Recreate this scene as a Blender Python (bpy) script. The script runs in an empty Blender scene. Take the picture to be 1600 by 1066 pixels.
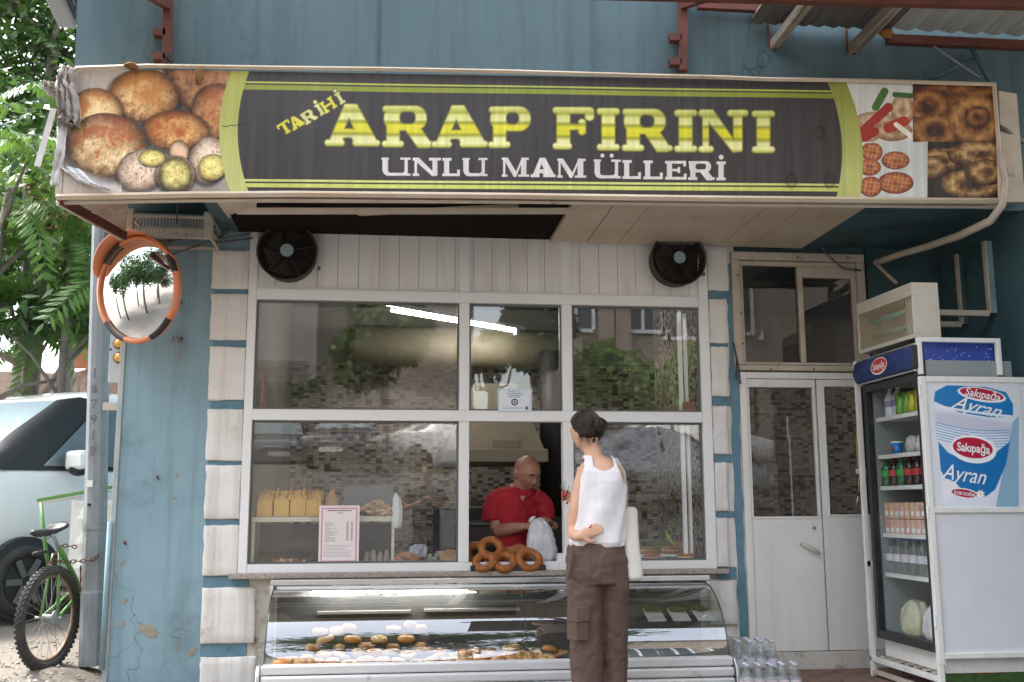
import bpy, bmesh, math, random
import numpy as np
from mathutils import Vector, Matrix
random.seed(7); rng = np.random.default_rng(11)
PI = math.pi
scene = bpy.context.scene
col = scene.collection

# ------------------------------------------------------------------ camera
PITCH, YAW, ROLL, FPX = 0.16039, 0.11422, -0.00357, 1614.3
CAM = Vector((0.0, -6.5, 1.02))
_cy, _sy, _cp, _sp = math.cos(YAW), math.sin(YAW), math.cos(PITCH), math.sin(PITCH)
_f = Vector((_sy*_cp, _cy*_cp, _sp)); _r0 = Vector((_cy, -_sy, 0)); _u0 = _r0.cross(_f)
_r = _r0*math.cos(ROLL)+_u0*math.sin(ROLL); _u = _u0*math.cos(ROLL)-_r0*math.sin(ROLL)
cam_d = bpy.data.cameras.new('camera'); cam = bpy.data.objects.new('camera', cam_d); col.objects.link(cam)
cam.matrix_world = Matrix(((_r.x, _u.x, -_f.x, CAM.x), (_r.y, _u.y, -_f.y, CAM.y), (_r.z, _u.z, -_f.z, CAM.z), (0, 0, 0, 1)))
cam_d.sensor_width = 36; cam_d.lens = FPX/1600*36; cam_d.clip_end = 3000; cam_d.clip_start = 0.05
cam_d.dof.use_dof = True; cam_d.dof.focus_distance = 6.0; cam_d.dof.aperture_fstop = 3.5
scene.camera = cam

def P(px, py, Y=0.0):
    """world point on the plane y=Y that the survey of the photograph gives for a photo position"""
    d = _f*FPX + _r*(px-800) + _u*(533-py)
    t = (Y-CAM.y)/d.y
    return Vector((CAM.x+d.x*t, Y, CAM.z+d.z*t))
def X(px, py, Y=0.0): return P(px, py, Y).x
def Z(px, py, Y=0.0): return P(px, py, Y).z
def proj(x, y, z):
    """photo coordinates of world points (numpy arrays)"""
    dx, dy, dz = x-CAM.x, y-CAM.y, z-CAM.z
    w = dx*_f.x+dy*_f.y+dz*_f.z
    return 800+FPX*(dx*_r.x+dy*_r.y+dz*_r.z)/w, 533-FPX*(dx*_u.x+dy*_u.y+dz*_u.z)/w

# ------------------------------------------------------------------ world and sun
SUN_EL, SUN_AZ = math.radians(60), math.radians(-68)     # azimuth from +Y towards +X
world = bpy.data.worlds.new('World'); scene.world = world; world.use_nodes = True
nt = world.node_tree; nt.nodes.clear()
sky = nt.nodes.new('ShaderNodeTexSky'); sky.sky_type = 'NISHITA'; sky.sun_disc = False
sky.sun_elevation = SUN_EL; sky.sun_rotation = SUN_AZ
sky.air_density = 1.3; sky.dust_density = 2.5; sky.ozone_density = 1.0
bg = nt.nodes.new('ShaderNodeBackground'); bg.inputs[1].default_value = 0.15
wo = nt.nodes.new('ShaderNodeOutputWorld')
hsv = nt.nodes.new('ShaderNodeHueSaturation'); hsv.inputs['Saturation'].default_value = 0.42
nt.links.new(sky.outputs[0], hsv.inputs['Color']); nt.links.new(hsv.outputs[0], bg.inputs[0]); nt.links.new(bg.outputs[0], wo.inputs[0])
sl = bpy.data.lights.new('sun', 'SUN'); sl.energy = 0.9; sl.angle = math.radians(10.0); sl.color = (1.0, 0.93, 0.84)
so = bpy.data.objects.new('sun', sl); col.objects.link(so)
sd = Vector((math.sin(SUN_AZ)*math.cos(SUN_EL), math.cos(SUN_AZ)*math.cos(SUN_EL), math.sin(SUN_EL)))
so.rotation_euler = sd.to_track_quat('Z', 'Y').to_euler(); so.location = sd*30
vs = scene.view_settings; vs.view_transform = 'Standard'; vs.look = 'None'; vs.gamma = 1.0; vs.use_curve_mapping = False
vs.exposure = 2.72
scene.cycles.max_bounces = 10; scene.cycles.diffuse_bounces = 4; scene.cycles.glossy_bounces = 5
scene.cycles.transmission_bounces = 6; scene.cycles.transparent_max_bounces = 24
scene.cycles.caustics_reflective = False; scene.cycles.caustics_refractive = False
scene.cycles.sample_clamp_indirect = 6.0
try: scene.cycles.use_denoising = True
except Exception: pass

# ------------------------------------------------------------------ materials
MATS = {}
def srgb(h):
    h = h.lstrip('#'); c = [int(h[i:i+2], 16)/255 for i in (0, 2, 4)]
    return tuple(x/12.92 if x <= .04045 else ((x+.055)/1.055)**2.4 for x in c)
def mat(name, c, c2=None, scale=5.0, rough=.6, metal=0.0, bump=0.0, bscale=80.0, dirt=None, dscale=3.0, dthr=.55, dsoft=.12,
        stretch=(1, 1, 1), crack=0.0, cscale=3.0, emit=0.0, alpha=None, spec=None, coat=0.0, sss=0.0, rvar=0.0, bdist=.004, lowdirt=None, streak=None):
    if name in MATS: return MATS[name]
    m = bpy.data.materials.new(name); m.use_nodes = True; t = m.node_tree; N = t.nodes; L = t.links
    b = N['Principled BSDF']; b.inputs['Roughness'].default_value = rough; b.inputs['Metallic'].default_value = metal
    if spec is not None: b.inputs['Specular IOR Level'].default_value = spec
    if coat: b.inputs['Coat Weight'].default_value = coat; b.inputs['Coat Roughness'].default_value = .08
    tc = N.new('ShaderNodeTexCoord'); mp = N.new('ShaderNodeMapping'); mp.inputs['Scale'].default_value = stretch
    L.new(tc.outputs['Object'], mp.inputs['Vector']); v = mp.outputs['Vector']
    def noise(s, det=6.0, rg=.6):
        n = N.new('ShaderNodeTexNoise'); n.inputs['Scale'].default_value = s; n.inputs['Detail'].default_value = det
        n.inputs['Roughness'].default_value = rg; L.new(v, n.inputs['Vector']); return n.outputs['Fac']
    def ramp(f, a, bb):
        r = N.new('ShaderNodeMapRange'); r.inputs['From Min'].default_value = a; r.inputs['From Max'].default_value = bb
        L.new(f, r.inputs['Value']); return r.outputs['Result']
    def mix(f, A, B):
        x = N.new('ShaderNodeMix'); x.data_type = 'RGBA'
        L.new(f, x.inputs[0])
        for s, q in ((6, A), (7, B)):
            if isinstance(q, tuple): x.inputs[s].default_value = (*q[:3], 1)
            else: L.new(q, x.inputs[s])
        return x.outputs[2]
    cur = c if c2 is None else None
    if c2 is not None: cur = mix(ramp(noise(scale), .32, .68), c, c2)
    if dirt is not None: cur = mix(ramp(noise(dscale, 9, .7), dthr, dthr+dsoft), cur, dirt)
    if lowdirt is not None:                                    # splash dirt: (colour, height)
        sx = N.new('ShaderNodeSeparateXYZ'); L.new(tc.outputs['Object'], sx.inputs[0])
        ad = N.new('ShaderNodeMath'); ad.operation = 'MULTIPLY_ADD'; ad.inputs[1].default_value = .9; L.new(noise(5.0, 8, .7), ad.inputs[0]); L.new(sx.outputs['Z'], ad.inputs[2])
        cur = mix(ramp(ad.outputs[0], lowdirt[1]+.45, lowdirt[1]+.1), cur, lowdirt[0])
    if streak is not None:
        mp2 = N.new('ShaderNodeMapping'); mp2.inputs['Scale'].default_value = (11, 11, .55); L.new(tc.outputs['Object'], mp2.inputs['Vector'])
        n2_ = N.new('ShaderNodeTexNoise'); n2_.inputs['Scale'].default_value = 1.0; n2_.inputs['Detail'].default_value = 8; n2_.inputs['Roughness'].default_value = .65; L.new(mp2.outputs[0], n2_.inputs['Vector'])
        sm_ = N.new('ShaderNodeMath'); sm_.operation = 'MULTIPLY'; L.new(ramp(n2_.outputs['Fac'], .48, .75), sm_.inputs[0]); sm_.inputs[1].default_value = streak[1]; cur = mix(sm_.outputs[0], cur, streak[0])
    crackf = None
    if crack:
        nz = N.new('ShaderNodeTexNoise'); nz.inputs['Scale'].default_value = 6; L.new(v, nz.inputs['Vector'])
        vm = N.new('ShaderNodeVectorMath'); vm.operation = 'MULTIPLY_ADD'; L.new(nz.outputs['Color'], vm.inputs[0]); vm.inputs[1].default_value = (.35, .35, .35); L.new(v, vm.inputs[2])
        vo = N.new('ShaderNodeTexVoronoi'); vo.feature = 'DISTANCE_TO_EDGE'; vo.inputs['Scale'].default_value = cscale; L.new(vm.outputs[0], vo.inputs['Vector'])
        k1 = ramp(vo.outputs['Distance'], .010, .002); k2 = ramp(noise(1.7), .52, .6)
        mu = N.new('ShaderNodeMath'); mu.operation = 'MULTIPLY'; L.new(k1, mu.inputs[0]); L.new(k2, mu.inputs[1])
        mu2 = N.new('ShaderNodeMath'); mu2.operation = 'MULTIPLY'; L.new(mu.outputs[0], mu2.inputs[0]); mu2.inputs[1].default_value = crack
        crackf = mu2.outputs[0]; cur = mix(crackf, cur, tuple(x*.35 for x in (c[0], c[1], c[2])))
    if isinstance(cur, tuple): b.inputs['Base Color'].default_value = (*cur[:3], 1)
    else: L.new(cur, b.inputs['Base Color'])
    if rvar:
        rr = N.new('ShaderNodeMapRange'); rr.inputs['To Min'].default_value = max(0, rough-rvar); rr.inputs['To Max'].default_value = min(1, rough+rvar)
        L.new(noise(scale*1.7), rr.inputs['Value']); L.new(rr.outputs['Result'], b.inputs['Roughness'])
    if bump:
        bp = N.new('ShaderNodeBump'); bp.inputs['Strength'].default_value = bump; bp.inputs['Distance'].default_value = bdist
        L.new(noise(bscale, 5, .65), bp.inputs['Height']); L.new(bp.outputs['Normal'], b.inputs['Normal'])
    if emit: 
        b.inputs['Emission Color'].default_value = (*c[:3], 1); b.inputs['Emission Strength'].default_value = emit
    if sss: b.inputs['Subsurface Weight'].default_value = sss; b.inputs['Subsurface Radius'].default_value = (.02, .008, .005); b.inputs['Subsurface Scale'].default_value = .5
    if alpha is not None: b.inputs['Alpha'].default_value = alpha
    MATS[name] = m; return m
def glass(name, tint=(1, 1, 1), ior=1.5, gloss=(1, 1, 1), rough=0.0, haze=0.0, boost=0.0):
    if name in MATS: return MATS[name]
    m = bpy.data.materials.new(name); m.use_nodes = True; t = m.node_tree; N = t.nodes; L = t.links; N.clear()
    ge = N.new('ShaderNodeNewGeometry'); dt = N.new('ShaderNodeVectorMath'); dt.operation = 'DOT_PRODUCT'; L.new(ge.outputs['Normal'], dt.inputs[0]); L.new(ge.outputs['Incoming'], dt.inputs[1])
    def mth(op, a, b=None):
        q = N.new('ShaderNodeMath'); q.operation = op
        for i_, w in enumerate((a, b)):
            if w is None: continue
            if isinstance(w, (int, float)): q.inputs[i_].default_value = w
            else: L.new(w, q.inputs[i_])
        return q.outputs[0]
    f0 = ((ior-1)/(ior+1))**2+boost; sch = mth('POWER', mth('SUBTRACT', 1.0, mth('ABSOLUTE', dt.outputs['Value'])), 5.0)
    ad = N.new('ShaderNodeMath'); ad.operation = 'ADD'; ad.use_clamp = True; L.new(mth('MULTIPLY', sch, 1-f0), ad.inputs[0]); ad.inputs[1].default_value = f0
    tr = N.new('ShaderNodeBsdfTransparent'); tr.inputs[0].default_value = (*tint, 1)
    gl = N.new('ShaderNodeBsdfGlossy'); gl.inputs[0].default_value = (*gloss, 1); gl.inputs['Roughness'].default_value = rough
    mx = N.new('ShaderNodeMixShader'); L.new(ad.outputs[0], mx.inputs[0]); L.new(tr.outputs[0], mx.inputs[1]); L.new(gl.outputs[0], mx.inputs[2])
    out = N.new('ShaderNodeOutputMaterial'); last = mx.outputs[0]
    if haze:
        df = N.new('ShaderNodeBsdfDiffuse'); df.inputs[0].default_value = (.6, .58, .55, 1)
        tc = N.new('ShaderNodeTexCoord'); nz = N.new('ShaderNodeTexNoise'); nz.inputs['Scale'].default_value = 2.5; nz.inputs['Detail'].default_value = 8; L.new(tc.outputs['Object'], nz.inputs['Vector'])
        mr = N.new('ShaderNodeMapRange'); mr.inputs['From Min'].default_value = .35; mr.inputs['From Max'].default_value = .75; mr.inputs['To Max'].default_value = haze; L.new(nz.outputs['Fac'], mr.inputs['Value'])
        m2 = N.new('ShaderNodeMixShader'); L.new(mr.outputs[0], m2.inputs[0]); L.new(last, m2.inputs[1]); L.new(df.outputs[0], m2.inputs[2]); last = m2.outputs[0]
    L.new(last, out.inputs[0]); MATS[name] = m; return m
def print_mat(name, arr, rough=.5, coat=0.0, grime=0.0, gcol=(.2, .17, .13)):
    """printed surface: arr = HxWx3 sRGB floats (row 0 = top) computed in this script"""
    h, w = arr.shape[:2]
    im = bpy.data.images.new(name, w, h, alpha=False)
    a = np.ones((h, w, 4), np.float32); a[..., :3] = np.clip(arr[::-1], 0, 1)
    im.pixels.foreach_set(a.ravel()); im.update(); im.pack()
    m = bpy.data.materials.new(name); m.use_nodes = True; t = m.node_tree; N = t.nodes; L = t.links
    b = N['Principled BSDF']; b.inputs['Roughness'].default_value = rough
    if coat: b.inputs['Coat Weight'].default_value = coat
    tx = N.new('ShaderNodeTexImage'); tx.image = im; L.new(tx.outputs['Color'], b.inputs['Base Color'])
    if grime:
        tc = N.new('ShaderNodeTexCoord'); mp = N.new('ShaderNodeMapping'); mp.inputs['Scale'].default_value = (26, 1, 1.2); L.new(tc.outputs['Object'], mp.inputs[0])
        nz = N.new('ShaderNodeTexNoise'); nz.inputs['Scale'].default_value = 1.0; nz.inputs['Detail'].default_value = 7; L.new(mp.outputs[0], nz.inputs['Vector'])
        mr = N.new('ShaderNodeMapRange'); mr.inputs['From Min'].default_value = .4; mr.inputs['From Max'].default_value = .8; mr.inputs['To Max'].default_value = grime; L.new(nz.outputs['Fac'], mr.inputs['Value'])
        mx = N.new('ShaderNodeMix'); mx.data_type = 'RGBA'; L.new(mr.outputs[0], mx.inputs[0]); L.new(tx.outputs['Color'], mx.inputs[6]); mx.inputs[7].default_value = (*gcol, 1)
        L.new(mx.outputs[2], b.inputs['Base Color'])
    MATS[name] = m; return m

# ------------------------------------------------------------------ mesh builder
class MB:
    def __init__(s): s.v = []; s.f = []; s.m = []; s.uv = {}; s.cm = 0
    def add(s, vs, fs):
        o = len(s.v); s.v += [tuple(q) for q in vs]
        for f in fs: s.f.append(tuple(i+o for i in f)); s.m.append(s.cm)
        return s
    def box(s, x0, x1, y0, y1, z0, z1):
        return s.add([(x0, y0, z0), (x1, y0, z0), (x1, y1, z0), (x0, y1, z0), (x0, y0, z1), (x1, y0, z1), (x1, y1, z1), (x0, y1, z1)],
                     [(0, 3, 2, 1), (4, 5, 6, 7), (0, 1, 5, 4), (1, 2, 6, 5), (2, 3, 7, 6), (3, 0, 4, 7)])
    def beam(s, a, b, w, h, up=(0, 0, 1)):
        """square bar from a to b, w across, h along up"""
        a, b = Vector(a), Vector(b); d = (b-a).normalized(); u = Vector(up); sd = d.cross(u)
        if sd.length < 1e-4: sd = d.cross(Vector((1, 0, 0)))
        sd.normalize(); u = sd.cross(d).normalized(); vs = []
        for q in (a, b):
            for i, j in ((-1, -1), (1, -1), (1, 1), (-1, 1)): vs.append(q+sd*(w/2*i)+u*(h/2*j))
        return s.add(vs, [(3, 2, 1, 0), (4, 5, 6, 7), (0, 1, 5, 4), (1, 2, 6, 5), (2, 3, 7, 6), (3, 0, 4, 7)])
    def prism(s, poly, y0, y1):
        """poly in (x,z), extruded along y"""
        n = len(poly); vs = [(p[0], y0, p[1]) for p in poly]+[(p[0], y1, p[1]) for p in poly]
        return s.add(vs, [tuple(range(n)), tuple(range(2*n-1, n-1, -1))]+[(i, i+n, (i+1) % n+n, (i+1) % n) for i in range(n)])
    def tube(s, path, r, n=8, cap=True, closed=False):
        path = [Vector(p) for p in path]; k = len(path); rs = r if isinstance(r, (list, tuple)) else [r]*k
        vs = []; pr = None
        for i, p in enumerate(path):
            if closed: d = path[(i+1) % k]-path[i-1]
            else: d = path[min(i+1, k-1)]-path[max(i-1, 0)]
            d.normalize()
            if pr is None:
                a = Vector((0, 0, 1)) if abs(d.z) < .9 else Vector((1, 0, 0))
                pr = d.cross(a).normalized()
            pr = (pr-d*pr.dot(d)); pr.normalize(); q = d.cross(pr)
            for j in range(n):
                t = 2*PI*j/n; vs.append(p+(pr*math.cos(t)+q*math.sin(t))*rs[i])
        fs = []
        for i in range(k if closed else k-1):
            i2 = (i+1) % k
            for j in range(n): fs.append((i*n+j, i*n+(j+1) % n, i2*n+(j+1) % n, i2*n+j))
        if cap and not closed: fs += [tuple(range(n-1, -1, -1)), tuple((k-1)*n+j for j in range(n))]
        return s.add(vs, fs)
    def lathe(s, prof, n=16, c=(0, 0, 0), M=None, cap=True):
        """prof: (radius, height) about local z, placed by c and rotation M"""
        vs = []; c = Vector(c)
        for r, h in prof:
            for j in range(n):
                t = 2*PI*j/n; q = Vector((r*math.cos(t), r*math.sin(t), h)); vs.append(c+(M@q if M else q))
        k = len(prof); fs = [(i*n+j, i*n+(j+1) % n, (i+1)*n+(j+1) % n, (i+1)*n+j) for i in range(k-1) for j in range(n)]
        if cap: fs += [tuple(range(n-1, -1, -1)), tuple((k-1)*n+j for j in range(n))]
        return s.add(vs, fs)
    def loft(s, secs, cap=True):
        """secs: list of equal-length rings of points"""
        n = len(secs[0]); vs = [q for r in secs for q in r]
        fs = [(i*n+j, i*n+(j+1) % n, (i+1)*n+(j+1) % n, (i+1)*n+j) for i in range(len(secs)-1) for j in range(n)]
        if cap: fs += [tuple(range(n-1, -1, -1)), tuple((len(secs)-1)*n+j for j in range(n))]
        return s.add(vs, fs)
    def torus(s, c, R_, r, M=None, n=24, k=10, jit=0.0, flat=1.0):
        vs = []; c = Vector(c)
        ph = random.random()*9
        for i in range(n):
            t = 2*PI*i/n; rr = r*(1+jit*math.sin(3*t+ph)+jit*.6*math.sin(7*t+ph*2)); RR = R_*(1+jit*.5*math.sin(2*t+ph))
            for j in range(k):
                a = 2*PI*j/k; q = Vector(((RR+rr*math.cos(a))*math.cos(t), (RR+rr*math.cos(a))*math.sin(t), rr*flat*math.sin(a)))
                vs.append(c+(M@q if M else q))
        return s.add(vs, [(i*k+j, ((i+1) % n)*k+j, ((i+1) % n)*k+(j+1) % k, i*k+(j+1) % k) for i in range(n) for j in range(k)])
    def ball(s, c, rx, ry=None, rz=None, M=None, n=14, k=9, jit=0.0):
        ry = rx if ry is None else ry; rz = rx if rz is None else rz; vs = []; c = Vector(c)
        for i in range(k+1):
            p = PI*i/k
            for j in range(n):
                t = 2*PI*j/n; w = 1+jit*(random.random()-.5) if 0 < i < k else 1
                q = Vector((rx*math.sin(p)*math.cos(t)*w, ry*math.sin(p)*math.sin(t)*w, -rz*math.cos(p)*w)); vs.append(c+(M@q if M else q))
        return s.add(vs, [(i*n+j, i*n+(j+1) % n, (i+1)*n+(j+1) % n, (i+1)*n+j) for i in range(k) for j in range(n)])
    def quad(s, a, b, c, d, uv=True):
        s.add([a, b, c, d], [(0, 1, 2, 3)])
        if uv: s.uv[len(s.f)-1] = [(0, 0), (1, 0), (1, 1), (0, 1)]
        return s
    def mesh(s, name, mats, smooth=False):
        me = bpy.data.meshes.new(name); me.from_pydata(s.v, [], s.f)
        for m in (mats if isinstance(mats, (list, tuple)) else [mats]): me.materials.append(m)
        if any(s.m): me.polygons.foreach_set('material_index', s.m)
        if smooth: me.polygons.foreach_set('use_smooth', [True]*len(me.polygons))
        if s.uv:
            ul = me.uv_layers.new(name='UVMap')
            for fi, uvs in s.uv.items():
                for li, q in zip(me.polygons[fi].loop_indices, uvs): ul.data[li].uv = q
        me.update(); return me
    def build(s, name, mats, parent=None, smooth=False, bevel=0.0, fix=False, label=None, cat=None, group=None, kind=None):
        me = s.mesh(name, mats, smooth)
        if fix:
            b = bmesh.new(); b.from_mesh(me); bmesh.ops.recalc_face_normals(b, faces=b.faces); b.to_mesh(me); b.free()
        o = bpy.data.objects.new(name, me); link(o, parent)
        if bevel:
            md = o.modifiers.new('bevel', 'BEVEL'); md.width = bevel; md.segments = 2; md.limit_method = 'ANGLE'; md.angle_limit = math.radians(40)
            md.harden_normals = False
        tag(o, label, cat, group, kind); return o
def link(o, parent=None):
    col.objects.link(o)
    if parent is not None:
        o.parent = parent
        if parent.type == 'EMPTY': o.location = -parent.location
def tag(o, label=None, cat=None, group=None, kind=None):
    if label: o['label'] = label
    if cat: o['category'] = cat
    if group: o['group'] = group
    if kind: o['kind'] = kind
    return o
def thing(name, label, cat, loc=(0, 0, 0), group=None):
    o = bpy.data.objects.new(name, None); o.empty_display_size = .1; col.objects.link(o); o.location = loc
    return tag(o, label, cat, group)
def copy_tree(o, parent=None, first=True):
    kids = [c for c in bpy.data.objects if c.parent == o]
    c = o.copy(); col.objects.link(c)
    if parent is not None: c.parent = parent
    for k in kids: copy_tree(k, c, False)
    return c
def RX(a): return Matrix.Rotation(a, 3, 'X')
def RY(a): return Matrix.Rotation(a, 3, 'Y')
def RZ(a): return Matrix.Rotation(a, 3, 'Z')

# materials used all over
M_blue = mat('blue_wall_paint', (.25, .375, .435), (.20, .325, .385), 2.2, rough=.75, bump=.5, bscale=45, crack=.8, cscale=2.2, dirt=(.15, .22, .25), dscale=2.2, dthr=.54, dsoft=.2, streak=((.13, .17, .18), .55), lowdirt=((.30, .28, .24), -.38))
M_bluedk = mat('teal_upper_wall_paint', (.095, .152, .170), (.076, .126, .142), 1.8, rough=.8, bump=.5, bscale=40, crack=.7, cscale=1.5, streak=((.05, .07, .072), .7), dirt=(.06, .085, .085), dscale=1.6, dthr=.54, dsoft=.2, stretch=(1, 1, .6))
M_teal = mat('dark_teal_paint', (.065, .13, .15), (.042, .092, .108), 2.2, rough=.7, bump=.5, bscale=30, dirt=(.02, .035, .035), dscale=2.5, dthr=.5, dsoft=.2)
M_band = mat('blue_band_paint', (.12, .24, .32), (.09, .19, .25), 9, rough=.6, bump=.5, bscale=60, dirt=(.09, .11, .1), dscale=9, dthr=.6)
M_block = mat('white_plaster_paint', (.80, .785, .765), (.73, .70, .67), 5, rough=.8, streak=((.36, .30, .24), .6), bump=.8, bscale=28, bdist=.008, dirt=(.38, .31, .24), dscale=5, dthr=.62, dsoft=.14, crack=.3, cscale=5, lowdirt=((.33, .29, .24), -.25))
M_plaster = mat('stained_bare_plaster', (.58, .54, .49), (.42, .37, .31), 6, rough=.85, bump=.8, bscale=25, dirt=(.22, .18, .14), dscale=7, dthr=.56, crack=.6, cscale=3)
M_pvc = mat('white_pvc_frame', (.82, .82, .83), (.77, .77, .775), 3, rough=.32, dirt=(.5, .46, .4), dscale=6, dthr=.68, dsoft=.2)
M_plank = mat('white_pvc_cladding', (.82, .815, .80), (.77, .755, .73), 2.2, rough=.4, stretch=(1, 1, .6), streak=((.50, .42, .33), .5), dirt=(.50, .42, .34), dscale=1.6, dthr=.60, dsoft=.25)
M_soffit = mat('cream_soffit_cladding', (.62, .52, .41), (.5, .39, .28), 2.5, rough=.55, dirt=(.22, .13, .07), dscale=3, dthr=.58, dsoft=.25)
M_old = mat('old_cream_paint', (.55, .49, .41), (.45, .38, .30), 6, rough=.7, bump=.4, bscale=50, dirt=(.14, .09, .06), dscale=7, dthr=.62, dsoft=.1)
M_white = mat('white_door_paint', (.78, .77, .75), (.71, .70, .68), 3, rough=.45, streak=((.5, .44, .36), .35), lowdirt=((.45, .40, .34), -.28), bump=.2, bscale=60, dirt=(.34, .27, .2), dscale=6, dthr=.665, dsoft=.09)
M_rust = mat('rusty_red_steel', (.16, .045, .03), (.09, .03, .02), 8, rough=.75, bump=.5, bscale=70, dirt=(.05, .02, .015), dscale=6, dthr=.58)
M_dark = mat('dark_void', (.02, .018, .016), rough=.9)
M_black = mat('black_rubber', (.018, .018, .019), rough=.6, bump=.2)
M_alu = mat('brushed_aluminium', (.62, .62, .62), (.52, .52, .52), 3, rough=.3, metal=.75, rvar=.1, dirt=(.3, .27, .23), dscale=7, dthr=.65)
M_steel = mat('galvanised_steel', (.27, .29, .30), (.19, .21, .22), 9, rough=.55, metal=.3, rvar=.1, dirt=(.16, .16, .15), dscale=5, dthr=.6, stretch=(1, 1, .5))
M_chrome = mat('chrome', (.8, .8, .8), rough=.12, metal=1)
M_granite = mat('speckled_granite', (.46, .40, .36), (.22, .17, .14), 90, rough=.35, dirt=(.62, .56, .52), dscale=120, dthr=.56)
G_win = glass('window_glass', (.95, .96, .95), boost=.05, haze=.03)
G_case = glass('display_glass', (.92, .96, .94), boost=.17)
G_clear = glass('clear_plastic', (.97, .98, .98), ior=1.35, boost=.03, rough=.12)

# ------------------------------------------------------------------ ground
def sstep(a, b, x):
    t = max(0, min(1, (x-a)/(b-a))); return t*t*(3-2*t)
def ground_z(x, y):
    return .10*sstep(-1.62, -1.95, x)+.10*sstep(.9, 2.6, y)*sstep(-1.5, -1.8, x)-.06*sstep(-.45, -1.6, y)+1.95*max(0, min(1, (-y-8.0)/9.0))
g = MB(); xs = [-900, -300, -90, -40, -20, -12]+[(-9+i*.35) for i in range(22)]+[-1.62, -1.5, 0, 2, 4, 8, 14, 40, 120, 900]
ys = [-900, -200, -60, -25, -17.0, -12.5, -8.0, -4, -2.4, -1.6, -1.3, -1, -.7, -.45]+[(-.2+i*.3) for i in range(16)]+[6, 9, 15, 40, 120, 900]
xs = sorted(set(xs)); nx = len(xs)
g.add([(x, y, ground_z(x, y)+(.015*math.sin(x*9)*math.sin(y*7) if -9 < x < -1.7 and -.3 < y < 6 else 0)) for y in ys for x in xs],
      [(j*nx+i, j*nx+i+1, (j+1)*nx+i+1, (j+1)*nx+i) for j in range(len(ys)-1) for i in range(nx-1)])
M_ground = mat('dusty_ground', (.21, .185, .155), (.155, .135, .11), 2.5, rough=.95, bump=1.0, bscale=22, bdist=.02, dirt=(.16, .14, .11), dscale=1.4, dthr=.56)
g.build('ground', M_ground, smooth=True, kind='structure')
sr = MB().add([(-60, -60, 1.896), (60, -60, 1.896), (60, -17.0, 1.896), (-60, -17.0, 1.896), (60, -8.0, -.054), (-60, -8.0, -.054), (60, -1.75, -.054), (-60, -1.75, -.054)], [(0, 1, 2, 3), (3, 2, 4, 5), (5, 4, 6, 7)])
sr.build('street', mat('worn_asphalt', (.13, .125, .118), (.095, .09, .085), 1.5, rough=.9, bump=.6, bscale=60, dirt=(.22, .20, .17), dscale=.8, dthr=.55), kind='structure')
# pebbles and crumbs of plaster
pb = MB()
for _ in range(500):
    x = random.uniform(-2.6, -1.62); y = random.uniform(-.7, 1.4); r = random.uniform(.004, .014)
    pb.ball((x, y, ground_z(x, y)+r*.3), r, r*random.uniform(.7, 1.2), r*.6, n=6, k=4, jit=.3)
pb.build('gravel', mat('gravel_stone', (.40, .36, .31), (.26, .23, .2), 30, rough=.9), kind='stuff')
# brick paving in front of the door
pave = MB().box(2.0, 3.62, -.62, -.001, -.02, .004).build('pavement', mat('mortar_bed', (.2, .17, .14), rough=.95), kind='structure')
M_brick = mat('terracotta_paver', (.24, .14, .10), (.18, .11, .08), 14, rough=.85, bump=.4, dirt=(.12, .09, .07), dscale=12, dthr=.58)
bm_ = MB().box(-.097, .097, -.046, .046, 0, .014).mesh('brick', M_brick)
for r_ in range(6):
    for c_ in range(8):
        o = bpy.data.objects.new('brick', bm_); col.objects.link(o); o.parent = pave
        o.location = (2.12+c_*.203+(.1 if r_ % 2 else 0), -.055-r_*.098, random.uniform(0, .004)); o.rotation_euler = (random.uniform(-.01, .01), random.uniform(-.01, .01), random.uniform(-.01, .01))
# ------------------------------------------------------------------ the bakery building
B = thing('bakery_building', 'old blue and white corner bakery with a dark teal upper floor over the shop front', 'building', (0, 0, 0))
WX0, WX1, WZ0, WZ1 = -.915, 2.04, .64, 2.826
DX0, DX1 = 2.235, 3.16
SX = 3.68
MB().box(-1.64, WX0, 0, .22, -.1, 2.86).build('pillar', M_blue, B)
MB().box(WX0, WX1, .0, .22, -.1, .615).build('wall_below_window', M_plaster, B)
MB().box(WX1, DX0, 0, .22, -.1, 2.86).build('wall_pier', M_block, B)
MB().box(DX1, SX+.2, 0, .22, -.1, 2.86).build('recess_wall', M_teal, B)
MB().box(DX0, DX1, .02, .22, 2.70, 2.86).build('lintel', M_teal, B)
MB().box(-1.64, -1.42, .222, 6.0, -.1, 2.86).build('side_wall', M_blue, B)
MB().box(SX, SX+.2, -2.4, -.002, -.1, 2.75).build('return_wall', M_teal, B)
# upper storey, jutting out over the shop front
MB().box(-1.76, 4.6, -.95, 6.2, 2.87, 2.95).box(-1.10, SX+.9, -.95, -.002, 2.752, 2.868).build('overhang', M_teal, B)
up = MB()
a, b_ = P(131, -160, -.96), P(117, 112, -.96)
poly = [(b_.x, 2.952), (4.6, 2.952), (4.6, 6.4), (a.x+.10, 6.4), (a.x, a.z)]
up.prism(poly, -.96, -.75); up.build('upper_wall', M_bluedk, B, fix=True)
MB().box(-1.74, -1.55, -.748, 6.2, 2.952, 6.4).build('upper_side_wall', M_bluedk, B)
MB().box(-1.95, 4.8, -1.2, 6.4, 6.402, 6.6).build('roof', mat('roof_tile', (.3, .13, .08), rough=.9), B)
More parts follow.
